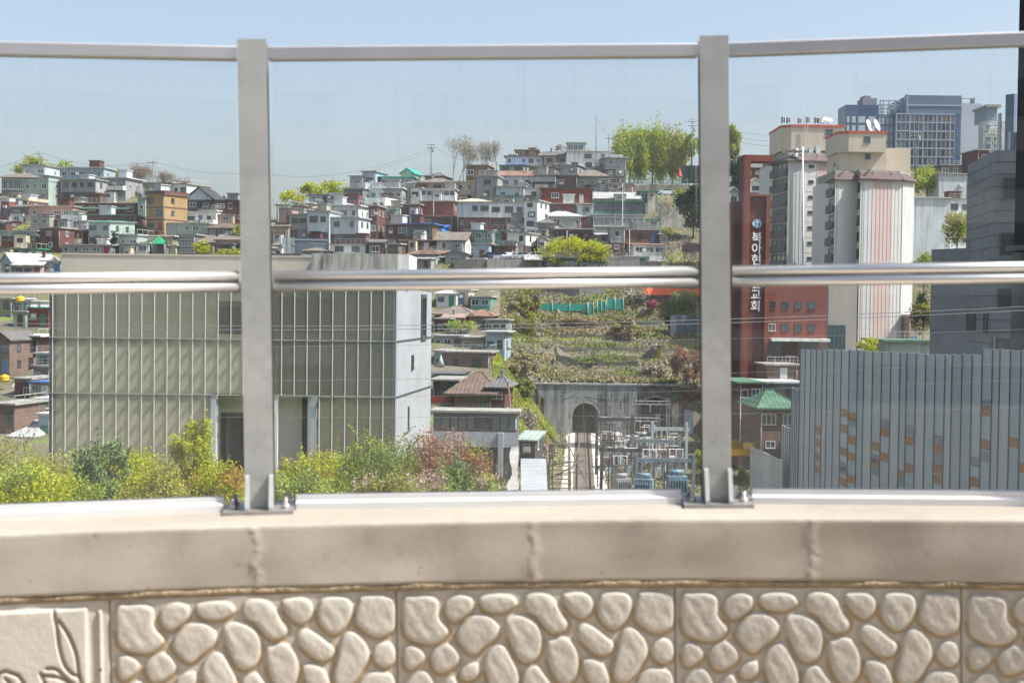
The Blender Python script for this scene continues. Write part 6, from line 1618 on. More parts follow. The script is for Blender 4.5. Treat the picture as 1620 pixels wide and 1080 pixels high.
def catmast(side, Y, h_, label, m=M_st2):
    x = trackx(Y) + side * 3.1; root = thing('catenary_mast', label, 'mast', (x, Y, 1.5), 0, 'railway catenary masts')
    b = MB(); lattice(b, (0, 0, -.3), (0, 0, h_), .16, .55, .025); b.build('mast', m, root)
    MB().tube((0, 0, h_ - 1.4), (-side * 3.0, 0, h_ - .9), .04).tube((0, 0, h_ - 2.6), (-side * 2.9, 0, h_ - 1.0), .04).tube((-side * 2.9, 0, h_ - 1.9), (-side * .4, 0, h_ - 2.2), .03).build('cantilever', m, root)
    insulator(root, (-side * .35, 0, h_ - 1.5), .5)
for s_, Y, h_, lb in ((1, 200, 7.8, 'catenary mast right of the track next to the tunnel mouth'), (-1, 206, 8.4, 'catenary mast left of the tunnel mouth'), (1, 176, 7.6, 'catenary mast right of the track halfway to the tunnel'), (1, 152, 7.4, 'catenary mast right of the track nearest the bridge'), (-1, 128, 7.0, 'catenary mast left of the track near the stair')):
    catmast(s_, Y, h_, lb)
for Yh, dx, lb in ((0, 0, 'contact wire strung over the track'), (1.3, 0, 'messenger wire over the contact wire'), (.3, 3.6, 'feeder wire along the right of the track')):
    pts = []
    ms = [60, 128, 152, 176, 200, 216]
    for a, c in zip(ms, ms[1:]):
        for i in range(6): t = i / 6; y = a + (c - a) * t; pts.append((trackx(y) + dx, y, 1.5 + 5.3 + Yh - (.9 * 4 * t * (1 - t) if Yh else 0)))
    o = MB().path(pts, .022, 3).build('overhead_wire', M_st2); tag(o, lb, 'wire', 'railway overhead wires')

# ------------------------------------------------------------------ utility poles and cables
M_pole = mat('weathered concrete pole', (.20,.19,.18), .9, var=.25); M_polel = mat('pale steel pole', (.45,.46,.46), .7, var=.2)
def upole(px, pyt, pyb, Y, label, arms=1, m=None, r=.15, lean=0):
    a, b_ = P(px, pyb, Y), P(px + lean, pyt, Y); root = thing('utility_pole', label, 'utility pole', a, 0, 'utility poles'); v = b_ - a
    MB().tube((0, 0, -3), tuple(v), r, r * .6, 8).build('pole', m or M_pole, root)
    for i in range(arms):
        z = v.z * (.93 - .09 * i); x = v.x * z / v.z
        MB().box(x - .95, x + .95, -.22, -.12, z - .06, z + .06).build('crossarm', M_st2, root)
        for q in (-.85, -.4, .4, .85): MB().lathe([(.05, 0), (.10, .05), (.05, .12), (.09, .17), (0, .26)], 6, (x + q, -.17, z + .06)).build('insulator', M_insw, root)
    if arms > 1: MB().lathe([(.0, 0), (.26, 0), (.28, .1), (.28, .8), (.2, .9), (0, .92)], 10, (.42, -.1, v.z * .72)).build('pole_transformer', W('grey'), root)
    return b_
up = {}
for nm, a in dict(
    a=(61.5, 240, 300, 350, 'pole on the left crest between the leafy trees and the grey flat roof', 1), b=(242, 251, 345, 320, 'tall pole in front of the ochre three-storey tower', 1),
    c=(682, 226, 278, 345, 'crossarmed pole standing alone on the skyline above the grey hip roofs', 2), d=(943, 184, 245, 350, 'tallest slim pole above the big white villa', 0, M_pole, .13),
    e=(963, 213, 302, 335, 'pole at the right corner of the big white villa', 1), g=(985, 290, 402, 280, 'pale tall pole in front of the green glazed workshop', 1, M_polel, .12),
    h=(1095, 188, 262, 345, 'pole just left of the right steel post on the skyline', 2), i=(781, 366, 414, 272, 'white pole beside the rust-brown workshop', 1, M_polel, .12),
    j=(84, 400, 434, 252, 'pole behind the gallery top left corner', 0), k=(310, 343, 388, 296, 'dark pole below the crossed white railings', 1), l=(996, 364, 416, 265, 'thin pale pole left of the dusty red roof', 0, M_polel, .09),
    m=(686, 315, 345, 292, 'thin white pole in front of the bare red brick wall', 0, M_polel, .08), n=(818, 604, 738, 150, 'leaning timber pole at the bank edge left of the track', 0, M_wood, .14, -14),
    o=(998, 455, 482, 254, 'pale pole at the right end of the car park', 0, M_polel, .1), p=(777, 216, 262, 348, 'slim lattice crane-like mast behind the scaffolded house', 0, M_polel, .06), q=(973, 340, 402, 275, 'thin dark pole left of the pale tall one', 0, M_pole, .09),
    r=(1449, 208, 262, 262, 'brown utility pole in front of the blue office block', 2), s=(1181, 240, 300, 330, 'pale pole seen through the church tower opening', 0, M_polel, .1), t=(440, 326, 360, 288, 'thin pole beside the left steel post', 0, M_polel, .08),
    u=(897, 364, 416, 270, 'white pole behind the round yellow-green tree', 0, M_polel, .09)).items():
    up[nm] = upole(*a)
def cable(a, b, sag, label, r=.03, m=None, n=16, group='overhead cables on the skyline'):
    a, b = Vector(a), Vector(b); pts = [a.lerp(b, i / n) - Vector((0, 0, sag * 4 * (i / n) * (1 - i / n))) for i in range(n + 1)]
    o = MB().path(pts, r, 3).build('cable', m or M_st2); tag(o, label, 'cable', group); return o
cable(P(-60, 276, 350), up['a'], 1.0, 'cable from the left crest pole out of the left side')
cable(up['a'], up['b'] + Vector((0, 0, -.6)), 2.0, 'cable between the left crest pole and the pole at the ochre tower')
cable(up['b'] + Vector((0, 0, -.6)), P(405, 273, 330), 1.2, 'cable from the ochre tower pole to the left steel post')
cable(P(405, 272, 330), P(560, 271, 335), 1.2, 'low cable right of the left steel post')
cable(P(560, 271, 335), up['c'] + Vector((0, 0, -1.3)), .6, 'cable climbing to the crossarmed skyline pole')
cable(P(560, 274, 335), up['c'] + Vector((0, 0, -1.9)), .8, 'lower cable climbing to the crossarmed skyline pole')
cable(up['c'] + Vector((.9, 0, -1.0)), P(737, 255, 345), .5, 'short cable from the crossarmed pole to the bare trees')
cable(up['d'], up['e'] + Vector((0, 0, -.5)), .5, 'cable between the two villa poles'); cable(up['e'], up['h'], 1.5, 'cable passing the poplars')
cable(up['h'], P(1240, 214, 340), 1.2, 'upper of three cables over the church tower'); cable(up['h'] - Vector((0, 0, 1)), P(1240, 224, 340), 1.2, 'middle of three cables over the church tower'); cable(up['h'] - Vector((0, 0, 2)), P(1240, 232, 340), 1.2, 'lowest of three cables over the church tower')
for q0, q1, lb in (('g', 'l', 'the pale tall pole and the thin pole by the dusty red roof'), ('g', 'u', 'the pale tall pole and the pole behind the round tree'), ('e', 'g', 'the villa corner pole and the pale tall pole'), ('m', 'i', 'the bare brick wall pole and the rust-brown workshop pole'),
                   ('c', 'm', 'the crossarmed skyline pole and the bare brick wall pole'), ('i', 'u', 'the workshop pole and the pole behind the round tree'), ('b', 'k', 'the ochre tower pole and the dark pole below the crossed railings'), ('t', 'm', 'the pole by the left steel post and the bare brick wall pole'), ('a', 'j', 'the left crest pole and the pole behind the gallery corner')):
    cable(up[q0] - Vector((0, 0, .5)), up[q1] - Vector((0, 0, .4)), 1.0, 'cable between ' + lb, .03, None, 10, 'cables among the hillside houses')
M_refl = mat('pale grey reflection line', (.36,.38,.39), .6)  # thin strands beyond the bridge stand in for reflections in the glass
for i, (y0, y1, y2, sg, r, lb) in enumerate(((508, 490, 478, .35, .011, 'top pale modelled reflection line crossing the whole view below the handrail'), (514, 496, 484, .35, .011, 'second pale modelled reflection line just below the top one'), (548, 540, 516, .4, .005, 'thin pale modelled reflection line crossing the gallery middle storey'),
                                       (602, 592, 570, .5, .005, 'thin pale modelled reflection line crossing the steel barrier top'), (630, 618, 596, .5, .0045, 'thin pale modelled reflection line above the gallery recess'), (655, 650, 640, .5, .004, 'lowest thin pale modelled reflection line across the view'))):
    A_, B_ = P(-120, y0, 40), P(1740, y2, 40)
    cable(A_, B_, .35 if i < 2 else .2, lb, r, M_refl, 24, 'pale lines modelled as glass reflections')
# tanks, tent, parasol, tarpaulin, cones
def tank(px, py, Y, r, h_, col, label):
    root = thing('water_tank', label, 'water tank', P(px, py, Y), 0, 'rooftop water tanks'); m = mat('tank ' + col, dict(yellow=(.75,.45,.01), blue=(.06,.22,.5), white=(.6,.6,.58), grey=(.3,.31,.31))[col], .45, var=.12)
    MB().lathe([(0, 0), (r, 0), (r, h_ * .3), (r * 1.04, h_ * .33), (r, h_ * .36), (r, h_ * .64), (r * 1.04, h_ * .67), (r, h_ * .7), (r, h_ * .85), (r * .75, h_), (0, h_ * 1.03)], 16).build('barrel', m, root)
    MB().lathe([(0, 0), (r * .4, 0), (r * .4, .12), (0, .14)], 12, (0, 0, h_)).build('lid', m, root); MB().tube((r, 0, .2), (r + .5, 0, .2), .04).build('pipe', M_rail, root)
tank(747, 583, LY(589) + 1.5, .62, 1.05, 'yellow', 'bright yellow water tank on the brown brick terrace roof')
tank(32, 478, 236, .7, .9, 'yellow', 'yellow water tank on a roof just under the handrail at the left')
tank(7, 604, 190, .6, .9, 'yellow', 'small yellow drum amid clutter at the left edge')
tank(66, 288, 350, .5, .9, 'white', 'white tank on the mint rooftop room'); tank(800, 300, 330, .6, 1.2, 'white', 'white tank beside the cubic house terrace'); tank(772, 306, 324, .55, 2.2, 'white', 'tall cream cylinder beside the grey rendered house')
tank(744, 303, 318, .8, 1.6, 'white', 'rounded pale tank below the yellow eaves line'); tank(622, 335, 309, .5, .9, 'grey', 'grey tank on the mint house shoulder'); tank(887, 297, 322, .5, .9, 'blue', 'blue tank on the roof of the red brick block'); tank(160, 338, 302, .5, .8, 'grey', 'grey tank on the long dark brick row')
tank(357, 316, 312, .6, 1.0, 'grey', 'dark drum on the long dark red brick roof'); tank(830, 288, 326, .4, .8, 'blue', 'small blue tank beside the dusty pink roof')
tn = thing('canopy_tent', 'bright green pointed tent on a roof above the gallery', 'tent', P(253, 386, 268)); MB().add([(-1.35, -1.2, 0), (1.15, -1.2, 0), (1.3, 1.2, 0), (-1.3, 1.2, 0), (-.15, 0, 1.5)], [(0, 1, 4), (1, 2, 4), (2, 3, 4), (3, 0, 4), (3, 2, 1, 0)]).build('cloth', mat('green tarpaulin', (.02,.30,.13), .7, var=.3), tn)
for x in (-1.2, 1.1): MB().tube((x, -1.1, -1.6), (x, -1.1, 0), .04).build('pole', M_rail, tn)
tp = thing('tarpaulin', 'bright blue tarpaulin stretched beside the glazed timber house', 'tarpaulin', P(701, 366, 286))
MB().add([(-1.6, -.5, 1.1), (1.5, -.3, 1.2), (1.4, .4, .1), (.3, -1.4, -.35), (-1.6, .6, 1.3), (1.5, .9, 1.35), (0, .2, .6)], [(0, 3, 6), (3, 2, 6), (2, 1, 6), (1, 5, 6), (5, 4, 6), (4, 0, 6)]).build('sheet', mat('blue tarpaulin', (.02,.17,.52), .55, var=.2), tp); MB().tube((-1.5, -.4, -2), (-1.5, -.4, 1.1), .05).tube((1.4, -.3, -2), (1.4, -.3, 1.2), .05).build('pole', M_wood, tp)
pa = thing('parasol', 'closed pale parasol beside the gallery end wall', 'parasol', P(697, 590, LY(588) - 1)); MB().tube((0, 0, -.3), (.1, 0, 2.6), .03).build('pole', M_rail, pa); MB().lathe([(.02, 2.7), (.25, 2.0), (.62, .95), (.5, 1.0), (.05, 1.3)], 9).build('canopy', mat('pale sage cloth', (.50,.55,.47), .9), pa)
co = thing('tent', 'small red pointed tent on the upper terrace right of the poplars', 'tent', P(1075, 279, 335)); MB().lathe([(.62, 0), (.5, .5), (.22, 1.3), (.06, 2.0), (0, 2.15)], 8).build('cloth', mat('red cloth', (.50,.10,.10), .8, var=.2), co)
for x in (-.5, .5): MB().tube((x, 0, -1), (x, 0, .1), .04).build('peg_pole', M_rail, co)
dw = thing('fence', 'dark green boarded fence behind the red tent on the skyline', 'fence', P(1078, 283, 340)); MB().box(0, 8, 0, .15, -1, 3.2).build('boards', mat('dark green board', (.035,.055,.055), .8), dw)
for i in range(5): MB().box(i * 2 - .06, i * 2 + .06, -.1, 0, -1, 3.3).build('post', M_st2, dw)
tf = thing('fence', 'low green garden fence along the upper terrace under the poplars', 'fence', P(998, 291, 330)); g = MB(); 
for i in range(40): g.box(i * .34, i * .34 + .1, 0, .04, -.2, 1.3)
g.box(0, 13.6, .04, .08, .2, .3).box(0, 13.6, .04, .08, 1.0, 1.1); g.build('palings', mat('green paling', (.10,.20,.13), .8), tf)
for i in range(6): MB().box(i * 2.6 - .05, i * 2.6 + .05, -.06, 0, -1, 1.5).build('post', M_polel, tf)
rw = P(1000, 308, 322); terrace_wall([(P(998, 0, 324).x, 324, P(1000, 308, 324).z), (P(1095, 0, 326).x, 326, P(1050, 306, 326).z)], 2.2, 'scrubby stone wall under the upper terrace fence', M_stone2)
terrace_wall([(P(1050, 0, 300).x, 300, P(1060, 345, 300).z), (P(1085, 0, 301).x, 301, P(1060, 345, 301).z)], 2.4, 'pale sunlit rock wall beside the dark evergreen', W('conc'))
ctf = thing('sheet_fence', 'slate-blue corrugated sheet fence in front of the white three-storey block', 'fence', P(463, 402, hillY(401))); kk = hillY(401) / FPX
MB().box(0, 57 * kk, 0, .12, -2, 25 * kk).build('sheets', striped('slate corrugated sheet', (.16,.22,.26), (.10,.14,.17), .3, 0, .35, .6), ctf); MB().box(-.1, 57 * kk, -.08, 0, 22 * kk, 23 * kk).box(25 * kk, 52 * kk, -.4, -.3, 17 * kk, 17.6 * kk).build('fence_rail', M_polel, ctf)
ctf = thing('sheet_fence', 'pale grey-green corrugated fence next to the left steel post', 'fence', P(446, 402, hillY(401) - 1)); MB().box(0, 19 * kk, 0, .12, -2, 26 * kk).build('sheets', striped('pale corrugated sheet fence', (.40,.46,.43), (.28,.33,.31), .3, 0, .35, .6), ctf)
for i in range(3): MB().box(i * 9 * kk, i * 9 * kk + .08, -.08, 0, -2, 27 * kk).build('post', M_polel, ctf)
wc = thing('timber_shed', 'ochre timber shed beside the left steel post', 'shed', P(445, 378, hillY(380))); MB().box(-1, .95, 0, 2.4, -1, 3.1).build('wall', W('ochre'), wc); MB().box(-1.2, 1.2, -.3, 2.6, 3.1, 3.25).build('roof', RM('dark', False), wc); window(wc, -.1, 0, 1.7, .9, 1.2, 0, 'd', 2, 0)
st = thing('outside_stair', 'dark timber stair with white railings above the stained parapet', 'stair', P(590, 403, 270)); g = MB()
for i in range(14): g.box(-2.0 + i * .28, -1.7 + i * .28, 0, 1.2, i * .2 - .6, i * .2 - .5)
g.extx([(1.2, -1), (1.2, 2.2), (1.3, 2.2), (1.3, -1)], -2, 2.2); g.build('treads', M_wood, st)
g = MB()
for i in range(8): x = 1.0 + i * .28 - 1.0; g.tube((x, -.02, x * .55 + .1 - .4), (x, -.02, x * .55 + .9 - .4), .025, n=4)
g.tube((-.1, -.02, .5), (2.3, -.02, 1.85), .04, n=5).box(2.2, 3.2, -.02, .05, 1.0, 1.95); g.build('railing', W('white'), st)
# ------------------------------------------------------------------ vegetation
rg = np.random.default_rng(4)
def quads(cent, size, up=0.0, rng=rg, elong=1.5):
    n = len(cent); a = rng.normal(size=(n, 3)); a[:, 2] += up; a /= np.linalg.norm(a, axis=1)[:, None] + 1e-9
    r = rng.normal(size=(n, 3)); b = np.cross(a, r); b /= np.linalg.norm(b, axis=1)[:, None] + 1e-9
    s = (size * rng.uniform(.6, 1.3, n))[:, None]; e = elong
    V = np.stack([cent - a * s * .5 * e, cent - b * s * .35, cent + a * s * .5 * e, cent + b * s * .35], 1).reshape(-1, 3)
    return V, np.arange(n * 4).reshape(n, 4)
def crown_pts(blobs, per, rng):
    out = []; tint = []
    tot = sum(b[3] * b[4] * b[5] for b in blobs)
    for b in blobs:
        n = max(6, int(per * (b[3] * b[4] * b[5]) / tot)); d = rng.normal(size=(n, 3)); d /= np.linalg.norm(d, axis=1)[:, None]
        r = rng.uniform(.25, 1.0, n) ** .5; r *= 1 + .24 * rng.normal(size=n)
        p = d * r[:, None] * np.array(b[3:6]) + np.array(b[:3]); out.append(p)
        t0 = b[6] if len(b) > 6 else rng.uniform(.15, .85)
        tint.append(np.clip(t0 + rng.normal(size=n) * .2, 0, 1))
    return np.concatenate(out), np.concatenate(tint)
def blobset(w, h, d, n, rng, round_=1.0, z0=0.0, rs=(.22, .38)):
    if round_ == .6:
        return [(rng.uniform(-1, 1) * w * .34, rng.uniform(-1, 1) * d * .34, h * (.24 + rng.uniform(0, .40)), w * rng.uniform(.10, .17), d * rng.uniform(.10, .17), h * rng.uniform(.22, .36)) for i in range(n)]
    bl = []
    for i in range(n):
        while True:
            x, y, z = rng.uniform(-1, 1, 3)
            if x * x + y * y + z * z < 1 and (x * x + y * y + z * z) > .12: break
        r = rng.uniform(*rs)
        zz = z * (1 - r * .6)
        taper = 1 - .35 * max(0, zz) * (1 - round_)
        bl.append((x * (1 - r) * w / 2 * taper, y * (1 - r) * d / 2 * taper, z0 + h / 2 + z * (1 - r) * h / 2, r * w / 2 * 1.1, r * d / 2 * 1.1, r * h / 2 * 1.1))
    return bl
M_bark = mat('grey-brown bark', (.13,.105,.08), .95, var=.4, scale=4); M_barkp = mat('pale bark', (.28,.25,.21), .95, var=.4, scale=4)
def limbs(b, base, tips, r, rng, trunk_top):
    b.tube(base, trunk_top, r, r * .65, 7)
    for t in tips:
        t = Vector(t); s = Vector(base).lerp(Vector(trunk_top), float(rng.uniform(.5, 1))); mid = s.lerp(t, .55) + Vector(rng.normal(size=3) * .12 * (t - s).length)
        b.tube(s, mid, r * .42, r * .26, 5, False); b.tube(mid, t, r * .26, r * .07, 4, False)
LM = dict(
 yellow=leafmat('yellow-green spring leaf', (.32,.37,.025), (.54,.55,.06)), lime=leafmat('fresh lime leaf', (.24,.32,.05), (.42,.48,.12)), green=leafmat('mid green leaf', (.16,.23,.05), (.30,.37,.10)),
 dark=leafmat('dark evergreen leaf', (.014,.032,.016), (.04,.075,.03), .15), pine=leafmat('blue-green needle', (.11,.18,.07), (.24,.32,.15), .25), olive=leafmat('olive leaf', (.25,.26,.05), (.40,.39,.11)),
 pink=leafmat('pinkish blossom', (.38,.26,.20), (.58,.46,.40), .3), plum=leafmat('plum-brown young leaf', (.26,.12,.07), (.42,.25,.15), .3), bare=leafmat('bare twig grey', (.24,.215,.17), (.36,.33,.27), 0), barep=leafmat('mauve twig bud', (.22,.17,.155), (.36,.29,.27), 0),
 orange=leafmat('orange new leaf', (.36,.20,.04), (.48,.32,.08)), magenta=leafmat('magenta azalea', (.30,.05,.17), (.45,.12,.28), .3), dry=leafmat('dry straw', (.28,.23,.13), (.42,.36,.22), .1), grassy=leafmat('grass blade', (.14,.18,.045), (.27,.30,.09), .3))
SEED = [100]; GB = 'shrubs below the gallery'
def plant(px0, px1, pyt, pyb, Y, leaf, label, cat='bush', n=900, size=None, nb=14, depth=None, trunk=True, round_=1.0, rs=(.22, .38), name=None, group=None, up=0.0, barkm=None, second=None, extra_h=.0, elong=1.5, crown0=.12, ntips=9, mat2=None):
    SEED[0] += 1; rng = np.random.default_rng(SEED[0])
    a, b_ = P(px0, pyb, Y), P(px1, pyb, Y); t = P((px0 + px1) / 2, pyt, Y); w_ = (b_ - a).length * 1.1; h_ = (t.z - (a.z + b_.z) / 2) * 1.04; d_ = depth or w_ * .85
    root = thing(name or ('tree' if cat == 'tree' else 'bush'), label, cat, (a + b_) / 2, 0, group)
    z0 = h_ * crown0; bl = blobset(w_, h_ - z0, d_, nb, rng, round_, z0, rs)
    pts, tint = crown_pts(bl, n, rng); size = size or max(.07, .0016 * Y); sprigs = []
    if group == GB:
        for q in range(int(n / 70)):
            p0 = pts[rng.integers(0, len(pts))]
            if p0[2] < h_ * .45: continue
            dv = np.array([p0[0] / w_ * 1.1, p0[1] / d_ * .6, .75]) + rng.normal(size=3) * .25; dv /= np.linalg.norm(dv); L_ = rng.uniform(.25, .95)
            m_ = int(L_ * 26); tt = rng.uniform(0, 1, m_)[:, None]; pts = np.concatenate([pts, p0 + dv * L_ * tt + rng.normal(size=(m_, 3)) * .045]); tint = np.concatenate([tint, np.clip(rng.uniform(.4, .9) + rng.normal(size=m_) * .12, 0, 1)]); sprigs.append((p0 - dv * .5, p0 + dv * L_))
    V, F = quads(pts, np.full(len(pts), size), up, rng, elong)
    mats = [LM[leaf]] + ([LM[second]] if second else []); midx = None
    if second: bi = (np.sin(pts[:, 0] * 1.7 + SEED[0]) + np.sin(pts[:, 2] * 2.3) + rng.normal(size=len(pts)) * .7 > .8).astype(int); midx = bi
    link('crown' if cat == 'tree' else 'foliage', npmesh('crown', V, F, mats, np.repeat(tint, 4), False, midx), root)
    if trunk:
        b = MB(); tips = [tuple(p) for p in pts[rng.integers(0, len(pts), ntips)]]
        limbs(b, (0, 0, -1.2), tips, max(.05, w_ * .022), rng, (w_ * .03, 0, h_ * .45)); [b.tube(tuple(u0), tuple(u1), .014, .006, 3, False) for u0, u1 in sprigs]; b.build('trunk' if cat == 'tree' else 'stem', barkm or M_bark, root)
    return root
def baretree(px0, px1, pyt, pyb, Y, label, leaf='bare', n=500, cat='tree', fan=1.0, group='bare trees', r=.09, twigs=26, tw=.03):
    SEED[0] += 1; rng = np.random.default_rng(SEED[0]); a, b_ = P(px0, pyb, Y), P(px1, pyb, Y); t = P((px0 + px1) / 2, pyt, Y); w_ = (b_ - a).length; h_ = t.z - a.z
    root = thing('bare_tree', label, cat, (a + b_) / 2, 0, group); b = MB(); ends = []
    def grow_(p, d, L_, r_, lv):
        q = p + d * L_; b.tube(p, q, r_, r_ * .6, 5 if lv < 2 else 3, False)
        if lv >= 4: ends.append(q); return
        for i in range(3 if lv < 3 else 2):
            dd = (d + Vector(rng.normal(size=3) * .38 * fan) + Vector((0, 0, .22))).normalized(); s = float(rng.uniform(.5, 1)); grow_(p.lerp(q, s), dd, L_ * float(rng.uniform(.62, .85)), r_ * .55, lv + 1)
    for i in range(3): grow_(Vector((rng.uniform(-.2, .2) * w_, 0, -.5)), Vector((rng.normal() * .3 * fan, rng.normal() * .2, 1)).normalized(), h_ * .40, r, 0)
    b.build('trunk', M_barkp if leaf != 'barep' else M_bark, root)
    E_ = np.array([tuple(e) for e in ends]); E_[:, 0] *= w_ / max(.1, np.ptp(E_[:, 0])) if np.ptp(E_[:, 0]) > w_ else 1
    pts = E_[rng.integers(0, len(E_), n)] + rng.normal(size=(n, 3)) * h_ * .075
    V, F = quads(pts, np.full(n, tw * 18), .9, rng, 1.6); V4 = V.reshape(n, 4, 3); c = V4.mean(1, keepdims=True); 
    V4[:, 1] = c[:, 0] + (V4[:, 1] - c[:, 0]) * .14; V4[:, 3] = c[:, 0] + (V4[:, 3] - c[:, 0]) * .14
    link('twigs', npmesh('twigs', V4.reshape(-1, 3), F, LM[leaf], np.repeat(rng.uniform(0, 1, n), 4)), root)
    return root

# --- shrub belt between the bridge and the gallery
for a in (
 (-30,78,688,830,92,'olive','brownish thin-leaved shrub at the left edge in front of the far-left houses',2600,'bare'),
 (-40,100,735,850,72,'yellow','bright yellow-green bush at the bottom left corner',5200,'lime'),
 (60,160,748,850,80,'lime','lime bush between the bottom left corner bush and the feathery conifer',3200,'yellow'),
 (150,262,716,850,88,'yellow','yellow-green bush right of the feathery conifer',4200,None),
 (190,300,748,850,76,'olive','olive low bush below the yellow-green bushes',3400,'yellow'),
 (290,400,738,850,78,'yellow','yellow-olive shrub at the foot of the left steel post',3600,'orange'),
 (400,470,752,850,84,'yellow','olive shrub hidden behind the left steel post base',1800,'lime'),
 (452,550,706,850,90,'yellow','golden yellow-green bush right of the left steel post',4800,'orange'),
 (440,545,750,850,74,'lime','green bush under the golden one',3600,'green'),
 (545,655,688,850,88,'green','rounded mid-green shrub before the gallery right corner',5200,'lime'),
 (560,660,750,850,74,'olive','olive shrub dotted with pink blossom at the middle of the belt',3800,'pink'),
 (625,740,676,850,92,'plum','plum-leaved flowering cherry in front of the white end wall',5600,'pink'),
 (700,776,696,850,90,'plum','rust-pink blossoming shrub at the right end of the belt',4200,'yellow'),
 (640,700,738,850,80,'lime','lime shrub below the plum-leaved cherry',2200,'pink'),
 (690,738,722,850,82,'pine','dark green conifer bush in front of the rust-pink shrub',2600,'green'),
 (738,790,758,850,80,'green','low green shrub at the right end of the belt near the poles',1600,'pink')):
    plant(a[0] - 14, a[1] + 14, a[2] - 8, a[3], a[4], a[5], a[6], n=int(a[7] * 2.3), second=a[8], nb=38, size=.115, crown0=0, group=GB, rs=(.18, .36))
plant(110, 208, 686, 850, 84, 'pine', 'feathery blue-green conifer left of the yellow-green tree', n=9000, nb=34, size=.13, group=GB, rs=(.14, .26), up=.8, elong=2.4)
plant(252, 358, 654, 850, 88, 'yellow', 'yellow-green young tree with open branches before the gallery', 'tree', n=7500, nb=30, size=.12, group=GB, rs=(.10, .22), crown0=.0, ntips=26, barkm=M_bark)
plant(-60, 410, 712, 860, 95, 'olive', 'olive undergrowth mass at the gallery foot on the left', n=30000, nb=130, size=.13, depth=9, rs=(.10, .2), second='lime', trunk=False, cat='undergrowth', name='undergrowth')['kind'] = 'stuff'
plant(430, 765, 714, 860, 95, 'lime', 'green and pink undergrowth mass at the gallery foot in the middle', n=28000, nb=110, size=.13, depth=9, rs=(.10, .2), second='olive', trunk=False, cat='undergrowth', name='undergrowth')['kind'] = 'stuff'

# --- crest trees
GT = 'trees on the hill crest'
plant(18, 84, 245, 292, 362, 'lime', 'larger leafy tree behind the left crest houses', 'tree', n=2000, nb=20, group=GT, size=.5, second='olive', rs=(.18, .34)); plant(72, 118, 251, 286, 364, 'lime', 'smaller leafy tree on the left crest beside the tall pole', 'tree', n=700, nb=14, group=GT, size=.5, second='olive')
plant(170, 198, 265, 294, 356, 'lime', 'small pointed yellow-green tree right of the long flat roof', 'tree', n=500, nb=10, group=GT, size=.45)
for a in ((205,225,262,312,'left bare tree beside the ochre tower crest'),(212,245,263,300,'bare round tree behind the pale crest house'),(240,292,271,304,'broad bare tree right of the ochre tower pole'),(282,306,283,312,'small bare tree above the white crest house')): baretree(*a[:4], 345, a[4], n=2200, leaf='barep' if a[0] != 212 else 'bare')
plant(440, 486, 300, 334, 330, 'yellow', 'left clump of the bright yellow-green trees near the left post', 'tree', n=900, nb=14, group=GT, size=.45); plant(468, 522, 288, 324, 334, 'yellow', 'middle clump of the bright yellow-green trees', 'tree', n=1100, nb=16, group=GT, size=.45, second='lime'); plant(502, 556, 284, 318, 338, 'yellow', 'right clump of the bright yellow-green trees by the curved annex', 'tree', n=1100, nb=16, group=GT, size=.45, second='lime')
for a in ((694,750,220,288,'tall bare pale tree right of the crossarmed pole'),(722,768,230,282,'second bare pale tree behind the scaffolded house'),(756,798,226,272,'bare tree beside the slim lattice mast')): baretree(*a[:4], 352, a[4], fan=.8, n=2400, leaf='bare', r=.11)
plant(876, 900, 228, 246, 352, 'bare', 'thin budding tree behind the sloping crest roof', 'tree', n=260, nb=8, group=GT, size=.3)
for i, (x0, x1, t, lb) in enumerate(((975,1016,196,'left of the three tall poplars'),(1013,1050,192,'middle and tallest of the three tall poplars'),(1046,1081,200,'right of the three tall poplars, the palest'))):
    plant(x0 - 9, x1 + 9, t - 2, 285, 356, 'lime' if i < 2 else 'olive', lb, 'tree', n=10000, nb=70, size=.36, round_=.6, rs=(.14, .26), group='tall poplars on the terrace', up=1.6, elong=2.2, crown0=.0, second='yellow' if i < 2 else 'lime', ntips=16)
plant(1142, 1176, 198, 268, 350, 'lime', 'poplar half hidden behind the right steel post', 'tree', n=2600, nb=30, size=.42, round_=.4, rs=(.14, .26), group=GT, up=1.4, elong=2.0, second='olive')
plant(1076, 1110, 208, 262, 352, 'lime', 'poplar just left of the right steel post', 'tree', n=1300, nb=20, size=.42, round_=.4, rs=(.14, .26), group=GT, up=1.4, elong=2.0)
# --- trees among the houses
GH = 'trees among the hillside houses'
plant(1064, 1128, 292, 372, 292, 'dark', 'big dark evergreen beside the right steel post', 'tree', n=6500, nb=40, size=.42, group=GH, second=None, rs=(.18, .34))
plant(1142, 1180, 240, 330, 300, 'dark', 'dark evergreen between the right steel post and the church tower', 'tree', n=2200, nb=22, size=.42, group=GH)
plant(845, 970, 372, 452, 258, 'yellow', 'round yellow-green tree just above the handrail', 'tree', n=9000, nb=60, size=.32, group=GH, rs=(.12, .24), second='olive', ntips=20)
baretree(1052, 1112, 376, 424, 262, 'broad mauve leafless tree above the handrail beside the right post', leaf='barep', n=2600, fan=1.3, group=GH, tw=.022)
baretree(1022, 1062, 318, 372, 290, 'bare greyish tree below the pale sunlit rock wall', n=900, group=GH)
plant(1060, 1092, 298, 318, 306, 'lime', 'small lime shrub left of the big dark evergreen', n=400, nb=8, size=.35, group=GH); plant(1046, 1068, 356, 378, 276, 'olive', 'olive bush at the foot of the dark evergreen', n=500, nb=8, size=.3, group=GH)
plant(196, 232, 346, 372, 286, 'dark', 'dark shrub left of the ochre tower foot', n=700, nb=10, size=.35, group=GH); plant(366, 402, 350, 392, 272, 'lime', 'yellow-green tree beside the left steel post', 'tree', n=1500, nb=18, size=.34, group=GH, second='olive')
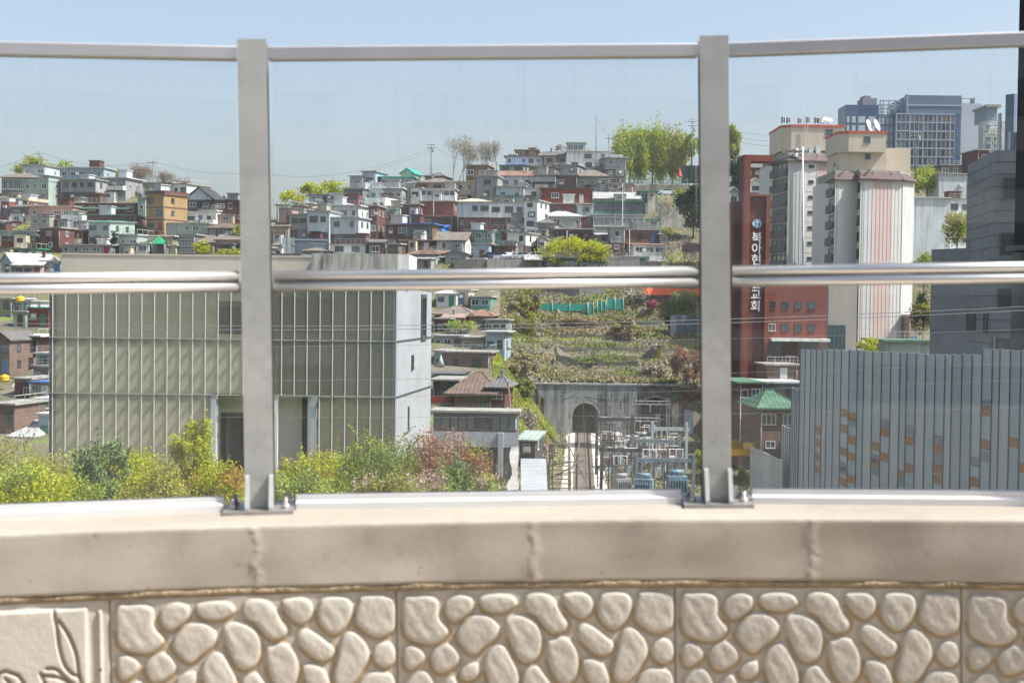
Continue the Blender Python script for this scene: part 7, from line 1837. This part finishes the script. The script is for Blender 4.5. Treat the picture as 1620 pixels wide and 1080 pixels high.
plant(302, 336, 380, 406, 262, 'yellow', 'yellow shrub in front of the tan hip roof', n=900, nb=12, size=.3, group=GH); plant(336, 388, 392, 410, 260, 'olive', 'olive hedge on the gallery roofline beside the post', n=900, nb=14, size=.3, group=GH, second='yellow')
plant(170, 190, 360, 392, 270, 'dark', 'narrow dark shrub right of the weathered grey-green house', n=400, nb=6, size=.3, group=GH); plant(278, 290, 324, 336, 290, 'green', 'tiny green shrub beside the ochre tower', n=160, nb=5, size=.3, group=GH)
plant(700, 756, 505, 532, 226, 'lime', 'bright green bush between the salmon roof and the blue house', n=1500, nb=16, size=.28, group=GH, second='green')
baretree(655, 700, 388, 424, 262, 'leafless tree in front of the grey gabled shed', n=500, group=GH)
plant(598, 640, 336, 352, 296, 'bare', 'grey leafless hedge below the mint house', n=500, nb=10, size=.3, group=GH)
baretree(790, 822, 300, 340, 306, 'slim bare tree between the cubic house and the stepped tower', n=260, group=GH) if 0 else None
# right side
plant(1432, 1498, 262, 318, 300, 'lime', 'lime leafy thicket above the blank blue-grey wall', n=3200, nb=30, size=.36, group='trees on the right', second='yellow', cat='tree'); plant(1488, 1538, 330, 402, 200, 'olive', 'loose olive tree in front of the white balconied block', 'tree', n=2200, nb=26, size=.26, group='trees on the right', second='lime')
plant(1440, 1482, 396, 470, 190, 'green', 'leafy green tree between the white tower and the slate building', 'tree', n=2600, nb=26, size=.26, group='trees on the right', second='olive'); plant(1438, 1480, 460, 545, 186, 'olive', 'darker lower foliage between the white tower and the slate building', 'tree', n=2600, nb=24, size=.26, group='trees on the right', second='dark')
plant(1352, 1400, 534, 566, 150, 'yellow', 'yellow-green bush peeping over the barrier at the tower foot', n=900, nb=12, size=.2, group='trees on the right'); plant(1160, 1186, 735, 790, 140, 'green', 'green bush right of the right steel post below the lorries', n=1400, nb=14, size=.2, group='trees on the right', second='olive')
plant(1154, 1168, 640, 690, 176, 'green', 'thin green tree strip right of the right steel post', n=500, nb=8, size=.22, group='trees on the right'); plant(1094, 1112, 706, 738, 160, 'yellow', 'small yellow-green bush at the right edge of the substation', n=500, nb=8, size=.2, group='trees on the right')
# --- scrub on the terraces and banks
GS = 'scrub on the terraced slope'
for a in (
 (762,850,474,512,250,'olive','budding olive tree at the left end of the teal fence','bare',1500),(700,790,470,500,258,'barep','mauve bare bush below the parked cars','bare',900),
 (796,862,488,552,238,'olive','tall thin budding tree left of the terraces','bare',1900),(806,860,545,600,222,'bare','grey scrub on the left flank of the terraces','olive',1500),
 (965,1020,500,548,240,'dry','straw-coloured shrub mound in the upper terraces','olive',1900),(1012,1052,538,566,230,'bare','grey-green bramble mound at the right of the terraces','olive',900),
 (1010,1062,576,602,222,'bare','dark bramble above the portal right end','plum',900),(1060,1112,540,612,216,'plum','brown brambles at the right edge of the terraces','bare',1900),
 (862,950,500,520,246,'dry','reddish dry shrub line below the teal fence','plum',1300),(888,1000,564,586,228,'grassy','bright grassy hedge on the second terrace','green',2600),
 (930,984,540,560,236,'bare','heap of cut branches on the middle terrace','dry',700),(1060,1100,452,490,250,'green','green shrub in front of the orange roof','lime',1300),
 (1022,1046,474,488,250,'magenta','magenta azalea left of the orange-roofed building','plum',400),(990,1030,450,492,254,'bare','bare grey tree at the right end of the car park','bare',500),
 (1040,1110,495,545,242,'dark','dark shaded shrubbery at the upper right of the slope','green',1800),(790,850,566,600,212,'dry','dry tan brush at the bank top beside the brown roof','olive',1500),
 (812,850,596,632,203,'grassy','yellow-green low brush on the bank left of the portal','lime',1500),(806,846,556,588,214,'dry','tan reeds at the bank shoulder','olive',1500),(812,862,452,500,246,'olive','tall loose budding tree at the left end of the turquoise fence','bare',2200),
 (810,850,640,700,178,'barep','leafless mauve shrub behind the leaning pole','bare',700),(840,885,690,740,160,'barep','leafless bush on the lower bank left of the track','dry',900),
 (1066,1112,600,660,206,'dry','dry tan scrub on the bank right of the portal','plum',1700)):
    plant(*a[:5], a[5], a[6], n=int(a[8] * 1.8), second=a[7], nb=30, size=.30, group=GS, rs=(.14, .28), depth=5, trunk='tree' in a[6], crown0=0 if 'tree' not in a[6] else .12)

# --- ground cover: many small tufts standing on the slopes
def tufts(name, label, xs, ys, n, leaf, size, filt=None, second=None, seed=1):
    rng = np.random.default_rng(seed); X = rng.uniform(*xs, n); Y = rng.uniform(*ys, n)
    if filt is not None: k = filt(X, Y); X, Y = X[k], Y[k]
    Z = terrain(X, Y); pts = np.stack([X, Y, Z + size * .25], 1); V, F = quads(pts, np.full(len(pts), size), 2.5, rng, 1.4)
    t = np.clip(.5 + .4 * vnoise(X, Y, 2.0, seed) + rng.normal(size=len(X)) * .15, 0, 1)
    midx = (vnoise(X, Y, 3.5, seed + 3) + rng.normal(size=len(X)) * .3 > -.12).astype(int) if second else None
    stuff(link(name, npmesh(name, V, F, [LM[leaf]] + ([LM[second]] if second else []), np.repeat(t, 4), False, midx)), label, 'grass')
ux = lambda X, Y: X - trackx(Y)
tufts('slope_grass', 'green and straw-coloured grass covering the terraces over the tunnel', (-2, 36), (217.5, 258), 26000, 'grassy', .42, None, 'dry', 5)
tufts('bank_grass', 'fresh green grass on the railway bank left of the track', (-12, 8), (120, 218), 16000, 'grassy', .40, lambda X, Y: (ux(X, Y) < -4.2) & (ux(X, Y) > -12) & (Y < 212), 'dry', 6)
tufts('bank_growth', 'bright yellow-green grass covering the bank left of the tunnel', (-10, 8), (150, 216), 30000, 'lime', .42, lambda X, Y: (ux(X, Y) < -3.8) & (ux(X, Y) > -14 + (216 - Y) * .08), 'yellow', 12)
tufts('bank_scrub', 'dry grass on the brown bank right of the substation', (28, 48), (140, 258), 9000, 'dry', .45, lambda X, Y: ux(X, Y) > 19, 'bare', 7)
tufts('track_weeds', 'weeds growing beside the ballast and through the substation yard', (2, 34), (100, 214), 12000, 'grassy', .28, lambda X, Y: ((ux(X, Y) > 2.4) & (ux(X, Y) < 20)) | ((ux(X, Y) < -2.4) & (ux(X, Y) > -4.6)), 'dry', 8)
tufts('hill_weeds', 'weeds and garden scraps between the hillside houses', (-110, 60), (256, 345), 26000, 'olive', .45, None, 'bare', 9)
# ------------------------------------------------------------------ unseen blocks added behind the camera to keep bright sky out of the glass
for i, (x, y, w_, d_, h_, c_, lb) in enumerate(((-96, -62, 44, 14, 40, 'white', 'unseen white slab added across the road, farthest left, to block mirrored sky'), (-51, -62, 45, 14, 40, 'cream', 'brown office block across the road, mirrored in the glass'),
        (-4, -62, 48, 16, 40, 'white', 'unseen white slab added straight across the road to block mirrored sky'), (44, -62, 46, 14, 40, 'cream', 'unseen cream block added across the road, right of the middle one, to block mirrored sky'), (92, -62, 48, 16, 40, 'white', 'unseen white slab added across the road, farthest right, to block mirrored sky'))):
    t = thing('added_street_block', lb, 'building', (x, y, 8), 0, 'added blocks across the road'); MB().box(-w_ / 2, w_ / 2, -d_, 0, -2, h_).build('wall', W(c_), t); MB().box(-w_ / 2 - .3, w_ / 2 + .3, -d_ - .3, .3, h_, h_ + .5).build('roof', RM('slab', False), t)
    for j in range(int(h_ / 3.4)):
        for q in range(2): window(t, w_ * (-.25 + .5 * q), .02, 3 + j * 3.4, w_ * .42, 1.7, pi, 'd', 4, 1)
# ------------------------------------------------------------------ air between the camera and the hills
hz = MB().box(-7000, 7000, -7000, 7000, -30, 110).mesh('haze')
m = bpy.data.materials.new('thin haze'); m.use_nodes = True; N = m.node_tree.nodes; L = m.node_tree.links; N.remove(N['Principled BSDF'])
v = N.new('ShaderNodeVolumePrincipled'); v.inputs['Color'].default_value = (.88, .92, .96, 1); v.inputs['Density'].default_value = 0.00011; v.inputs['Anisotropy'].default_value = 0.1
L.new(v.outputs[0], N['Material Output'].inputs['Volume']); hz.materials.append(m)
stuff(link('haze', hz))
